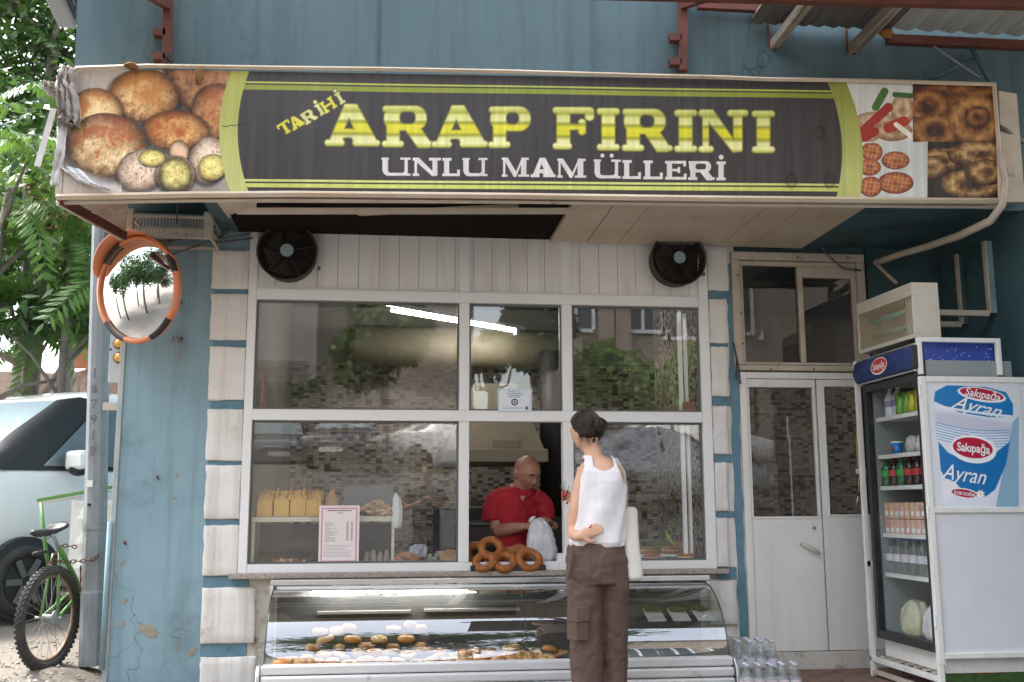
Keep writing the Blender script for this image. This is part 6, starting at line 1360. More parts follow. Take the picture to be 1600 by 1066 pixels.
u0, u1, u2, u3 = P(1432, 527, CY+.03), P(1562, 529, CY+.03), P(1576, 585, CY+.03), P(1436, 585, CY+.03)
MB().box(u0.x-.0, u0.x+.026, CY+.022, CY+.05, u3.z, u0.z).box(u1.x-.026, u1.x, CY+.022, CY+.05, u3.z, u0.z).box(u0.x+.0262, u1.x-.0262, CY+.023, CY+.05, u0.z-.026, u0.z).build('upper_frame', M_white, CG, bevel=.003)
MB().box(u0.x+.03, P(1552, 540, CY+.1).x, CY+.08, CY+.10, u3.z+.0, P(1500, 537, CY+.1).z).build('header_side', mat('blue_droplet_side', (.035, .07, .34), (.05, .09, .42), 4, rough=.25), FR)
dm = MB()
for k in range(60):
    c = Vector((random.uniform(u0.x+.05, P(1545, 540, CY+.1).x), CY+.0785, random.uniform(u3.z+.02, P(1500, 541, CY+.1).z))); dm.ball(c, random.uniform(.0012, .0045), .001, random.uniform(.0012, .0045), n=6, k=4)
dm.build('water_drop_print', mat('droplet_white', (.6, .68, .85), rough=.3), FR, kind='stuff')
# cage side rails, feet
MB().box(px0_, px0_+.03, CY+.021, -.30, .10, .13).box(px0_, px0_+.03, -.33, -.30, .0, 1.93).build('side_rail', M_white, CG, bevel=.003)
MB().box(px0_, px0_+.03, CY-.01, CY+.02, -.05, pz0-.031).box(px1_-.03, px1_, CY-.01, CY+.02, -.05, pz0-.031).build('foot', M_white, CG, bevel=.003)
MB().box(px0_+.031, px1_-.031, CY-.01, CY+.018, .035, .065).build('bottom_rail', M_white, CG, bevel=.003); MB().box(px0_+.0, px0_+.03, CY+.021, -.331, .03, .055).build('bottom_rail', M_old, CG, bevel=.003)
for k in range(7): MB().box(px0_+.031, px0_+.5, CY+.1+k*.1, CY+.135+k*.1, .13, .139).build('floor_slat', M_old, CG)
for py in (610, 800, 970): 
    q = P(1444, py, CY); MB().lathe([(.007, -.03), (.007, .03)], 8, c=(px0_-.006, CY-.008, q.z)).build('hinge', M_white, CG)
# green advert strip under the panel
m = MB().box(px0_+.05, px1_, CY+.05, CY+.06, .03, pz0-.005).build('advert_strip', mat('grass_print', (.02, .06, .012), (.06, .12, .025), 30, rough=.4), FR)
ov = P(1540, 1036, CY+.048)-Vector((0, 0, .04)); disc(ov+Vector((.0, 0, .02)), .17, .035, FRONT, M_logor, FR, 'logo_oval'); text_obj('%100 DOĞAL', .06, ov+Vector((0, -.002, .022)), FRONT, M_logow, FR, bold=.001, sx=.85)
# poster
qa, qb = P(1457, 793, CY-.004), P(1592, 597, CY-.004); WI, HI = 560, int(560*(qb.z-qa.z)/(qb.x-qa.x))
uu, vv = np.meshgrid((np.arange(WI)+.5)/WI, (np.arange(HI)+.5)/HI)
QX, QY = proj(qa.x+(qb.x-qa.x)*uu, np.full_like(uu, CY-.004), qb.z+(qa.z-qb.z)*vv)
pa = np.zeros((HI, WI, 3)); pa[:] = hexc('d9dde4')
def pc(d_, c_, w=.5, k=1.0):
    m_ = (np.clip(.5-d_/w, 0, 1)*k)[..., None]; pa[:] = pa*(1-m_)+hexc(c_)*m_
poly_ = lambda pts: gl_poly(pts, QX, QY)
cup = [(1461, 628), (1459, 640), (1465, 700), (1474, 787), (1480, 793), (1545, 793), (1560, 770), (1576, 690), (1584, 640), (1580, 625)]
pc(poly_([(1556, 793), (1582, 660), (1592, 650), (1592, 793)]), '8fb2cc')
pc(poly_(cup), 'dfe2ee')
pc(poly_([(1460, 642), (1582, 662), (1578, 680), (1462, 664)]), 'c9c9dc', 6)
for k in range(7):
    yy = 662+k*4.2; cv = yy+6*np.sin((QX-1462)/118*PI)+(QX-1462)*.10-2; dl_ = np.abs(QY-cv)-.55; dl_ = np.maximum(dl_, poly_(cup)); dl_ = np.maximum(dl_, (np.hypot((QX-1520)/34, (QY-697)/24)-1)*-20 if k > 3 else dl_); pc(dl_, '4d8fc4')
blue1 = [(1461, 612), (1459, 627), (1500, 645), (1545, 652), (1583, 652), (1583, 632), (1572, 613), (1540, 605), (1480, 602)]
pc(poly_(blue1), '1b78b8')
pc(np.abs(QY-(634+(QX-1461)*.19-((QX-1461)/122)**2*6))-2.0+np.where((QX < 1462) | (QX > 1583), 9, 0), 'e8eaf4', 1.2)
bb = [(1466, 690), (1482, 708), (1510, 720), (1545, 716), (1578, 690), (1572, 725), (1555, 765), (1540, 776), (1500, 770), (1480, 752), (1470, 735)]
pc(poly_(bb), '1670b4', 1.5)
pc(poly_([(1470, 752), (1480, 748), (1492, 753), (1500, 762), (1490, 775), (1478, 785), (1472, 772)]), 'e6e8ee', 1.5)
pc((np.hypot((QX-1521)*1.0, (QY-701)*1.0-(QX-1521)*.08)-0) *0+(np.hypot((QX-1521)/36, (QY-702-(QX-1521)*.1)/22)-1)*22, 'f0f0f4'); pc((np.hypot((QX-1520)/31, (QY-700-(QX-1520)*.1)/16)-1)*16, 'b3123a')
pc((np.hypot((QX-1534)/38, (QY-617-(QX-1534)*.16)/11)-1)*11, 'f0f0f4'); pc((np.hypot((QX-1534)/34, (QY-616-(QX-1534)*.16)/8.5)-1)*8.5, 'b3123a')
pc((np.hypot((QX-1507)/22, (QY-771-(QX-1507)*.15)/8)-1)*8, 'f0f0f0'); pc((np.hypot((QX-1507)/20, (QY-771-(QX-1507)*.15)/6)-1)*6, 'a8173c')
pc(np.hypot(QX-1532, QY-772)-5.5+1.6*np.cos(8*np.arctan2(QY-772, QX-1532)), 'f4f4f4'); pc(np.hypot(QX-1532, QY-772)-1.6, 'e0b030')
MB().quad((qa.x, CY-.004, qa.z), (qb.x, CY-.004, qa.z), (qb.x, CY-.004, qb.z), (qa.x, CY-.004, qb.z)).box(qa.x+.002, qb.x-.002, CY-.003, CY+.0015, qa.z+.002, qb.z-.002).build('poster', print_mat('poster_print', pa, rough=.3), CG)
def ptext(s, size, px, py, rot, m_, bold=0, shear=0, sx=1.0, bend=0):
    c = P(px, py, CY-.0055); text_obj(s, size, c, FRONT@Matrix.Rotation(rot, 3, 'Z'), m_, CG, bold=bold, shear=shear, sx=sx, bend=bend)
ptext('Sakıpağa', .066, 1521, 701, -.10, M_logow, .0016, 0, .82); ptext('Sakıpağa', .062, 1535, 617, -.17, M_logow, .001, .25, .95)
ptext('Ayran', .120, 1506, 742, -.14, M_logow, .0005, .35, .86); ptext('Ayran', .105, 1524, 636, -.20, M_logow, .0005, .6, 1.1); ptext('%100 DOĞAL', .024, 1508, 772, -.14, M_logow, .0006, 0, .9); ptext('1927', .012, 1521, 716, -.08, M_steel, 0, 0, 1)

# ------------------------------------------------------------------ opener on a string
t = thing('bottle_opener', 'bottle opener hanging on a yellow string beside the fridge door', 'opener', P(1343, 780, -.12))
MB().tube([P(1343, 605, -.05), P(1340, 640, -.07), P(1338, 690, -.09), P(1341, 735, -.10), P(1342, 768, -.10)], .0035, 6).build('string', mat('yellow_string', (.55, .38, .10), rough=.8), t)
MB().tube([P(1342, 768, -.10), P(1338, 792, -.10), P(1348, 794, -.10), P(1343, 768, -.10)], .0035, 6).build('loop', M_chrome, t, smooth=True)
MB().ball(P(1342, 744, -.09), .03, .02, .022, jit=.4, n=9, k=6).build('lock_lump', mat('dark_bracket', (.06, .05, .05), rough=.5), t); MB().box(P(1336, 736, -.09).x, P(1351, 736, -.09).x, -.11, -.10, P(1340, 740, -.1).z, P(1340, 733, -.1).z).build('clip', M_white, t)
tag(MB().box(P(1352, 880, -.3).x, P(1362, 880, -.3).x, -.33, -.30, P(1355, 885, -.3).z, P(1355, 876, -.3).z).build('door_bolt', M_white), 'small white bolt on the door beside the fridge', 'bolt')

# ------------------------------------------------------------------ packs of water bottles on the ground
def water_pack(x0, y0, z0, nx_, ny_, h, lab0, glab, nm2):
    r = .033; me = bottle_mesh(h, r, M_water, mat('clear_cap', (.55, .62, .7), rough=.3), MATS['pale_blue_label'])
    k = 0
    for j in range(ny_):
        for i in range(nx_):
            put(me, 'water_bottle', x0+i*.068+(.01*j), y0+j*.068, z0, '%s water bottle from left, %s row of the %s' % (ORD[i], ('front', 'second', 'back')[j], nm2), 'bottle', glab, random.uniform(0, 6)); k += 1
    f = crumple([((x0+(nx_-1)*.034, y0+(ny_-1)*.034, z0+h*.80), nx_*.035, ny_*.035), ((x0+(nx_-1)*.034, y0+(ny_-1)*.034, z0+h*.5), nx_*.036, ny_*.036), ((x0+(nx_-1)*.034, y0+(ny_-1)*.034, z0+.002), nx_*.036, ny_*.036)], 'shrink_wrap', lab0, 'wrap', G_clear, seed=3, amp=.004)
water_pack(X(1152, 1000, -.40), -.42, .004, 4, 3, .245, 'clear shrink wrap round the taller rear pack of water bottles', 'water bottles in the rear pack', 'taller rear pack')
water_pack(X(1166, 1055, -.78), -.80, -.03, 5, 2, .20, 'clear shrink wrap round the low front pack of water bottles', 'water bottles in the front pack', 'low front pack')
# ------------------------------------------------------------------ people
def head_pts(c, fwd, up, s=1.0, n=56, k=40, female=False):
    fwd = Vector(fwd).normalized(); rt = fwd.cross(Vector(up)).normalized(); upv = rt.cross(fwd).normalized(); c = Vector(c)
    def surf(d):
        x, y, z = d; a, b, h = (.073, .094, .115) if not female else (.068, .088, .108)
        w = 1.0
        if z < 0: w = 1-.30*(-z)**1.6
        px, py, pz = a*x*w, b*y, h*z
        if z > 0: k_ = 1+.10*math.sin(min(1, z*1.15)*PI)*(1-.3*z); px *= k_; py *= k_
        if z < 0 and y > 0: py *= 1-.10*(-z); pz *= 1+.04*y
        if y < 0 and z < -.2: py *= 1-.35*(-z-.2)
        def g(cx, cz, sx, sz, amp, cy=.3): 
            return amp*math.exp(-((x-cx)/sx)**2-((z-cz)/sz)**2) if y > cy else 0
        o = 0
        o += g(0, -.02, .13, .20, .010)+g(0, -.20, .16, .10, .019)+g(.10, -.24, .07, .06, .006)+g(-.10, -.24, .07, .06, .006)
        o += g(.36, .08, .17, .10, -.010)+g(-.36, .08, .17, .10, -.010)+g(.36, .07, .10, .06, .005)+g(-.36, .07, .10, .06, .005)
        o += g(.34, .26, .26, .07, .006)+g(-.34, .26, .26, .07, .006)+g(0, .28, .2, .08, .003)
        o += g(.52, -.22, .2, .2, .004, .2)+g(-.52, -.22, .2, .2, .004, .2)
        o += g(0, -.46, .26, .05, .006)+g(0, -.57, .22, .05, .006)+g(0, -.515, .28, .018, -.003)+g(0, -.37, .1, .06, -.002)+g(0, -.67, .3, .05, -.004)+g(0, -.82, .28, .12, .007, .1)
        o += g(.32, -.38, .06, .16, -.004)+g(-.32, -.38, .06, .16, -.004)
        return (rt*px+fwd*(py+o)+upv*pz)*s+c
    vs = []
    for i in range(k+1):
        p = PI*i/k
        for j in range(n):
            t = 2*PI*j/n; vs.append(surf((math.sin(p)*math.cos(t), math.sin(p)*math.sin(t), -math.cos(p))))
    fs = [(i*n+j, i*n+(j+1) % n, (i+1)*n+(j+1) % n, (i+1)*n+j) for i in range(k) for j in range(n)]
    return vs, fs, surf, rt, fwd, upv
def surf_at(surf, x, z):
    y = math.sqrt(max(.01, 1-x*x-z*z)); return surf((x, y, z))
def hand(mb, w, d, n_, curl=.6, spread=.10, s=1.0, thumb=1, th_in=.5):
    """wrist w, direction d, palm normal n_ (side fingers curl to), thumb=+1/-1 side"""
    d, n_ = Vector(d).normalized(), Vector(n_).normalized(); sd_ = d.cross(n_).normalized()*thumb; n_ = n_-d*n_.dot(d); n_.normalize(); w = Vector(w)
    B3 = Matrix((sd_, n_, d)).transposed(); mb.ball(w+d*.045*s, .038*s, .014*s, .052*s, M=B3, n=14, k=10); mb.ball(w+d*.005*s, .026*s, .018*s, .025*s, M=B3, n=12, k=8)
    L_ = [.070, .078, .073, .058]
    for i in range(4):
        off = (.027-.018*i)*s; b = w+d*.082*s+sd_*off*.95; fd_ = (d+sd_*(spread*(1.5-i)*.35)).normalized(); pts = [w+d*.045*s+sd_*off*.7, b]; a = curl*.5; r_ = (.0092-.0006*i)*s; q = b
        for j in range(3):
            dd = fd_*math.cos(a)+n_*math.sin(a); q = q+dd*L_[i]*s*(.44, .31, .25)[j]; pts.append(q); a += curl*.75
        mb.tube(pts, [r_*1.15, r_*1.12, r_, r_*.92, r_*.7], 8)
    b = w+d*.018*s+sd_*.024*s; t1 = (d*.65+sd_*.75+n_*th_in*.4).normalized(); t2 = (d*.9+sd_*.25+n_*th_in).normalized()
    mb.tube([w+d*.01*s, b, b+t1*.034*s, b+t1*.034*s+t2*.030*s, b+t1*.034*s+t2*.052*s], [.013*s, .0135*s, .0115*s, .0100*s, .0075*s], 8)
    return w+d*.085*s
def body_obj(mb, parent, m_, vox=.0055, name='body', smooth_it=4, tex=None, strength=0.0):
    o = mb.build(name, m_, parent, smooth=True)
    r = o.modifiers.new('r', 'REMESH'); r.mode = 'VOXEL'; r.voxel_size = vox; r.use_smooth_shade = True
    s = o.modifiers.new('s', 'SMOOTH'); s.iterations = smooth_it; s.factor = .5
    if tex: dm_ = o.modifiers.new('d', 'DISPLACE'); dm_.texture = tex; dm_.strength = strength; dm_.mid_level = .5; dm_.texture_coords = 'LOCAL'
    return o
def ctex(name, size, depth=2, kind='CLOUDS'):
    t = bpy.data.textures.new(name, kind)
    t.noise_scale = size
    if kind == 'CLOUDS': t.noise_depth = depth
    return t
def ering(c, a, b, rot=0, n=36, e=2.0, fy=None):
    """superellipse ring in the horizontal plane"""
    out = []
    for j in range(n):
        t = 2*PI*j/n; cx, sy = math.cos(t), math.sin(t); x = a*math.copysign(abs(cx)**(2/e), cx); y = b*math.copysign(abs(sy)**(2/e), sy)
        out.append(Vector(c)+RZ(rot)@Vector((x, y, 0)))
    return out
M_skin = mat('skin_fair', (.66, .39, .27), (.60, .33, .22), 9, rough=.5, sss=.12, bump=.08, bscale=260)
M_skin2 = mat('skin_tanned', (.37, .185, .12), (.30, .14, .09), 16, rough=.45, sss=.1, bump=.15, bscale=220, dirt=(.28, .12, .08), dscale=9, dthr=.6)
# ---------------- the customer
YW = -1.0
w0 = P(932, 850, YW); WT = thing('person', 'woman seen from behind in white tank top and brown cargo trousers, hand on hip', 'person', (w0.x, YW, -.05))
def wr_(py, l, r, b, dy=0, rot=0, n=36, e=2.0, grow=0.0):
    A, C = P(l, py, YW), P(r, py, YW); return ering(((A.x+C.x)/2, YW+dy, A.z), (C.x-A.x)/2+grow, b+grow, rot, n, e)
torso = [(912, 890, 975, .10, 0), (880, 889, 977, .105, 0), (848, 897, 968, .092, .0), (820, 900, 969, .09, 0), (795, 902, 972, .094, .005), (770, 903, 975, .10, .01), (752, 904, 975, .102, .01), (738, 903, 976, .094, .01), (727, 906, 971, .078, .01), (719, 913, 960, .062, .01), (712, 919, 946, .048, .015)]
def torso_rings(grow=0.0, rows=torso, n=36, sub=1):
    out = []
    for i in range(len(rows)-1):
        for k in range(sub):
            t = k/sub; q = [rows[i][j]*(1-t)+rows[i+1][j]*t for j in range(5)]; out.append(wr_(q[0], q[1], q[2], q[3], q[4], n=n, grow=grow))
    q = rows[-1]; out.append(wr_(q[0], q[1], q[2], q[3], q[4], n=n, grow=grow)); return out
wb_ = MB(); wb_.loft(torso_rings(-.004))
hc = P(915, 675, YW+.03); hf = Vector((-.52, .80, -.22)); hv, hfc, hs, hrt, hfw, hup = head_pts(hc, hf, (0, 0, 1), 1.0, female=True); wb_.add(hv, hfc)
nk = P(929, 716, YW+.01); wb_.tube([nk+Vector((.01, 0, -.03)), nk, P(922, 697, YW+.02), hc+Vector((.012, -.01, -.03))], [.062, .050, .045, .050], 18)
for s in (-1, 1): 
    ec = hc+hrt*(.067*s)-hup*.008-hfw*.008; wb_.ball(ec, .008, .018, .028, M=Matrix((hrt, hfw, hup)).transposed(), n=10, k=8)
# left arm: shoulder, elbow out and back, hand resting on the back of the waist
sh = P(914, 738, YW+.0); el = P(893, 826, YW-.10); wrv = P(906, 838, YW-.155)
sh = P(915, 738, YW); el = P(896, 828, YW+.02); wrv = P(905, 838, YW-.115)
wb_.tube([sh+Vector((.03, 0, -.01)), sh, P(907, 765, YW), P(901, 795, YW), el], [.050, .050, .046, .041, .036], 18)
wb_.tube([el+Vector((0, 0, 0)), P(897, 836, YW-.03), wrv], [.034, .032, .024], 16)
hd_ = P(926, 827, YW-.118)-wrv; hand(wb_, wrv, hd_+Vector((.03, 0, .005)), (.15, 1, 0), curl=.12, s=.86, thumb=-1, th_in=.1)
# right arm: bends forward, hand raised in front at the left
sh2 = P(964, 736, YW+.02); el2 = P(968, 800, YW+.16); wr2 = P(905, 788, YW+.34)
wb_.tube([sh2, P(967, 770, YW+.09), el2], [.046, .043, .036], 16); wb_.tube([el2, P(935, 800, YW+.28), wr2], [.036, .034, .026], 14); hand(wb_, wr2, P(884, 774, YW+.36)-wr2, (0, -1, .2), curl=.8, s=.80, thumb=1)
for s, lx in ((-1, (914, 916, 918)), (1, (957, 960, 962))):
    wb_.tube([P(lx[0], 885, YW), P(lx[1], 985, YW+.01), P(lx[2], 1075, YW), Vector((P(lx[2], 1075, YW).x, YW, .03))], [.072, .055, .045, .035], 16)
    fx = P(lx[2], 1075, YW).x; wb_.ball((fx, YW+.06, -.012), .040, .115, .036, n=14, k=9)
WB = body_obj(wb_, WT, M_skin)
# hair: smooth cap, bun, nape wisps
M_hair = mat('dark_brown_hair', (.010, .006, .0045), (.022, .012, .008), 30, rough=.5, bump=.6, bscale=60, stretch=(1, 1, .25), spec=.3)
HM = Matrix((hrt, hfw, hup)).transposed()
hm = MB(); vs = []; n, k = 48, 26
for i in range(k+1):
    p = PI*i/k
    for j in range(n):
        t = 2*PI*j/n; x, y, z = math.sin(p)*math.cos(t), math.sin(p)*math.sin(t), -math.cos(p)
        ridge = 1+.012*math.sin(j*5.3+z*4)+.008*math.sin(j*11.7)
        lim = (-.50 if y < -.1 else (-.50+ (y+.1)*1.5))-.03*math.sin(x*9)
        zz = z; rr = ridge*(1.10 if z > lim+.06 else (.86 if z < lim else .86+.24*(z-lim)/.06))
        if z > 0: rr *= 1+.07*math.sin(min(1, z*1.15)*PI)
        vs.append(hc+hup*.004-hfw*.006+(hrt*(.068*x*rr)+hfw*(.088*y*rr)+hup*(.110*zz*max(rr, .9))))
hm.add(vs, [(i*n+j, i*n+(j+1) % n, (i+1)*n+(j+1) % n, (i+1)*n+j) for i in range(k) for j in range(n)])
HO = hm.build('hair', M_hair, WT, smooth=True)
bc = P(937, 664, YW-.065); bn = MB(); bn.ball(bc, .036, .030, .040, n=20, k=14, jit=.06)
for a in range(4): bn.torus(bc+Vector((0, -.004, 0)), .022+.003*a, .012, RX(.5+a*.5)@RY(a*.9), n=20, k=8, jit=.15)
bn.build('hair_bun', M_hair, HO, smooth=True)
hs_ = MB(); r0 = random.Random(4)
for i in range(34):
    a = P(r0.uniform(906, 938), r0.uniform(678, 688), YW-.052); b = a+Vector((r0.uniform(-.02, .02), .0+.004, -r0.uniform(.012, .038))); hs_.tube([a, a.lerp(b, .5)+Vector((r0.uniform(-.008, .008), -.006, 0)), b], [.0012, .0008, .0004], 4)
hs_.build('nape_hair', M_hair, HO, kind='stuff')
for i in range(0): pass
st2 = MB(); r0 = random.Random(12)
for i in range(230):
    a = r0.uniform(0, 2*PI); z0 = r0.uniform(-.3, .95); p0 = Vector((math.cos(a)*math.sqrt(1-z0*z0), math.sin(a)*math.sqrt(1-z0*z0), z0))
    if z0 < (-.45 if p0.y < -.1 else -.45+(p0.y+.1)*1.5): continue
    bl = bc-hc; q0 = Vector((bl.dot(hrt)/.068, bl.dot(hfw)/.088, bl.dot(hup)/.108)).normalized(); pts = []
    for j in range(7):
        q = p0.lerp(q0, j/6*.93).normalized(); rr = 1.105*(1+(.07*math.sin(min(1, q.z*1.15)*PI) if q.z > 0 else 0))+.008; pts.append(hc+hup*.004-hfw*.006+hrt*(.068*q.x*rr)+hfw*(.088*q.y*rr)+hup*(.110*q.z*rr))
    st2.tube(pts, [.0009]*7, 4)
for i in range(60):
    a = r0.uniform(0, 2*PI); rr = r0.uniform(.012, .036); c_ = bc+Vector((0, -.008, 0)); pts = [c_+Vector((rr*math.cos(a+t*.35), -.027+.4*rr*0, rr*.95*math.sin(a+t*.35))) for t in range(5)]; st2.tube(pts, .0009, 4)
for i in range(16):
    a = P(r0.uniform(900, 940), r0.uniform(655, 690), YW-.06); st2.tube([a, a+Vector((r0.uniform(-.02, .02), -.01, r0.uniform(-.02, .02)))], [.0006, .0003], 4)
st2.build('hair_strands', mat('hair_strand', (.035, .020, .014), rough=.45), HO, kind='stuff')
# nails
M_nail = mat('red_nail_polish', (.45, .008, .015), rough=.15)
for px, py, yy in ((924, 821, -.168), (922, 824, -.170)):
    MB().ball(P(px, py, YW+yy+.02), .0065, .003, .0045, n=8, k=5).build('red_fingernail', M_nail, WT, smooth=True)
for px, py in ((880, 781), (883, 774), (886, 786)): MB().ball(P(px, py, YW+.32), .0065, .004, .008, n=8, k=5).build('red_fingernail', M_nail, WT, smooth=True)
# tank top
tt = [(853, 893, 971, .098, -.002), (846, 892, 973, .102, -.004), (832, 896, 973, .099, -.002), (815, 899, 974, .098, 0), (795, 900, 976, .101, .005), (770, 900, 978, .106, .01), (752, 901, 978, .108, .01), (738, 900, 979, .100, .01), (727, 903, 974, .084, .01), (719, 910, 963, .068, .01), (711, 917, 950, .053, .015)]
n = 240; rings = torso_rings(.004, tt, n, 18); m = MB(); m.v = []; fold = []
cxm = P(936, 760, YW).x; zU = P(930, 757, YW).z; zT = P(930, 707, YW).z; zN = P(940, 737, YW).z
for i, rg in enumerate(rings):
    for j, q in enumerate(rg):
        th = 2*PI*j/n; am = .005+.006*(1-i/len(rings)); dsp = am*.8*math.sin(th*3.0+i*.039+1.3*math.sin(i*.028))*math.sin(i*.025+th*1.0)+am*.5*math.sin(th*8-i*.06+2*math.sin(th*2)); dz = .004*math.sin(th*2+1)*(1-i/len(rings))
        c_ = sum((r for r in rg), Vector())/len(rg) if j == 0 else c_; d = (q-c_); d.z = 0; d.normalize(); m.v.append(tuple(q+d*dsp+Vector((0, 0, dz))))
K = len(rings)
for i in range(K-1):
    for j in range(n):
        f = (i*n+j, i*n+(j+1) % n, (i+1)*n+(j+1) % n, (i+1)*n+j); c_ = sum((Vector(m.v[q]) for q in f), Vector())/4; x, z = c_.x-cxm, c_.z; back = c_.y < YW+.01
        if z > zU:
            t = (z-zU)/(zT-zU); lim = .122-.030*min(1, t*2.0)-.012*t
            if abs(x) > lim: continue
        zn = (zN if back else zN-.07)+(x-.012)**2/.0036*.030
        if z > zn and abs(x-.012) < .055: continue
        m.f.append(f); m.m.append(0)
m.f = m.f[:]; M_top = mat('white_linen', (.74, .72, .73), (.68, .66, .68), 35, rough=.85, bump=.25, bscale=300, stretch=(1, 1, .3))
o = m.build('tank_top', M_top, WT, smooth=True); md = o.modifiers.new('thick', 'SOLIDIFY'); md.thickness = .003; md.offset = 1
for tn_, sz_, st__ in (('top_folds', .11, .011),):
    dd = o.modifiers.new(tn_, 'DISPLACE'); dd.texture = ctex(tn_, sz_, 2); dd.strength = st__; dd.texture_coords = 'LOCAL'
# trousers: hips and two straight legs
M_tr = mat('brown_cotton', (.115, .072, .058), (.092, .056, .045), 9, rough=.9, bump=.35, bscale=240)
tm_ = MB(); tr_rows = [(849, 890, 971, .102, -.0), (856, 887, 974, .108, 0), (875, 884, 980, .116, -.004), (895, 884, 982, .118, -.006), (912, 886, 982, .112, -.004)]
tm_.loft([wr_(q[0], q[1], q[2], q[3], q[4], e=2.2) for q in tr_rows])
for s, rows in ((-1, [(890, 885, 936, .104, -.004), (915, 886, 941, .106, -.0), (950, 887, 939, .098, 0), (1000, 891, 940, .092, .004), (1040, 892, 942, .088, .005), (1066, 893, 943, .088, .005), (1100, 894, 943, .088, .005)]),
                (1, [(890, 930, 981, .104, -.004), (915, 938, 982, .106, .01), (950, 939, 982, .098, .02), (1000, 940, 982, .090, .03), (1040, 942, 982, .086, .035), (1066, 942, 982, .086, .035), (1100, 942, 981, .086, .035)])):
    tm_.loft([wr_(q[0], q[1], q[2], q[3], q[4], e=2.2) for q in rows])
o = body_obj(tm_, WT, M_tr, vox=.007, name='trousers', smooth_it=3, tex=ctex('cloth_folds', .075, 3), strength=.022)
dd = o.modifiers.new('d2', 'DISPLACE'); dd.texture = ctex('cloth_creases', .028, 2); dd.strength = .007; dd.texture_coords = 'LOCAL'
TRO = o
A, C = P(888, 953, YW-.1), P(920, 972, YW-.1)
pk = MB(); pa_, pb2 = P(886, 950, YW-.115), P(921, 972, YW-.115)
pk.add([(pa_.x+.006, YW-.07, pb2.z-.0), (pb2.x, YW-.112, pb2.z+.006), (pb2.x, YW-.112, pa_.z+.006), (pa_.x+.006, YW-.07, pa_.z), (pa_.x+.05, YW-.122, pb2.z-.002), (pa_.x+.05, YW-.122, pa_.z+.002)], [(0, 4, 5, 3), (4, 1, 2, 5)])
o = pk.build('pocket_flap', M_tr, TRO, smooth=False); md = o.modifiers.new('thick', 'SOLIDIFY'); md.thickness = .006; md.offset = 0; bv = o.modifiers.new('b', 'BEVEL'); bv.width = .003
pk = MB(); pc1 = P(889, 1000, YW-.1).z
pk.add([(pa_.x+.008, YW-.068, pc1), (pb2.x-.006, YW-.104, pc1), (pb2.x-.006, YW-.104, pb2.z), (pa_.x+.008, YW-.068, pb2.z), (pa_.x+.05, YW-.112, pc1), (pa_.x+.05, YW-.112, pb2.z)], [(0, 4, 5, 3), (4, 1, 2, 5)])
o = pk.build('cargo_pocket', M_tr, TRO); md = o.modifiers.new('thick', 'SOLIDIFY'); md.thickness = .006; md.offset = 0
bt = MB(); bt.tube([P(893, 856, YW-.09), P(892, 880, YW-.09), P(890, 906, YW-.10)], [.008, .010, .007], 8); bt.build('belt_tie', M_tr, TRO, smooth=True)
for s, fx in ((-1, P(918, 1075, YW).x), (1, P(962, 1075, YW).x)): MB().ball((fx, YW+.06, -.018), .045, .125, .034, n=16, k=9).build('shoe', mat('dark_shoe', (.03, .03, .03), rough=.5), WT, smooth=True)
# tote bag on her right shoulder
tb = thing('tote_bag', 'plain off-white cloth tote bag hanging at the woman\'s right side', 'bag', P(983, 900, YW))
M_tote = mat('offwhite_canvas', (.66, .63, .58), (.60, .57, .52), 5, rough=.85, bump=.3, bscale=180)
x0, x1 = P(968, 850, YW).x, P(996, 850, YW).x; z0, z1 = P(985, 910, YW).z, P(985, 790, YW).z
rg = []
for i in range(11):
    k = i/10; z = z0+(z1-z0)*k; w = .045*(1-.5*k)+.004; c_ = Vector(((x0+x1)/2+.002*math.sin(k*8), YW+.10, z)); rg.append([c_+RZ(.12)@Vector((a_*(x1-x0)/2*(1+.03*math.sin(k*9+a_)), b_*w*3.6, 0)) for a_, b_ in ((-1, -.9), (-.6, -1), (0, -1.03), (.6, -1), (1, -.9), (1.04, -.4), (1.03, 0), (1.04, .4), (1, .9), (0, 1.04), (-1, .9), (-1.02, 0))])
o = MB().loft(rg).build('bag_body', M_tote, tb, smooth=True); sb = o.modifiers.new('s', 'SUBSURF'); sb.levels = sb.render_levels = 2; dd = o.modifiers.new('d', 'DISPLACE'); dd.texture = ctex('tote_folds', .09, 2); dd.strength = .012
for yy in (-.03, .05): 
    ps = [P(971, 716, YW+yy), P(975, 740, YW+yy+.02), P(977, 765, YW+.08+yy), P(979, 795, YW+.10+yy)]; ps[0] = P(962, 716, YW+.02); MB().loft([[p+Vector((-.011, 0, 0)), p+Vector((0, -.0015, 0)), p+Vector((.011, 0, 0)), p+Vector((0, .0015, 0))] for p in ps]).build('strap', M_tote, tb, smooth=True)
# sprig with red in her right hand
t = thing('herb_posy', 'small green sprig with red bits in the woman\'s raised right hand', 'sprig', P(880, 765, YW+.33))
sg_ = MB()
for px, py in ((874, 757), (877, 760), (883, 752), (880, 756), (889, 760)): sg_.tube([P(882, 782, YW+.33), P((px+883)/2, (py+776)/2, YW+.33), P(px, py, YW+.33)], .0018, 5)
sg_.build('stem', mat('sprig_green', (.06, .13, .04), rough=.6), t)
for px, py in ((880, 768), (884, 772), (879, 775)): MB().ball(P(px, py, YW+.33), .009, .008, .010, n=9, k=6, jit=.15).build('red_bit', mat('red_bit', (.55, .06, .05), rough=.4), t, smooth=True)

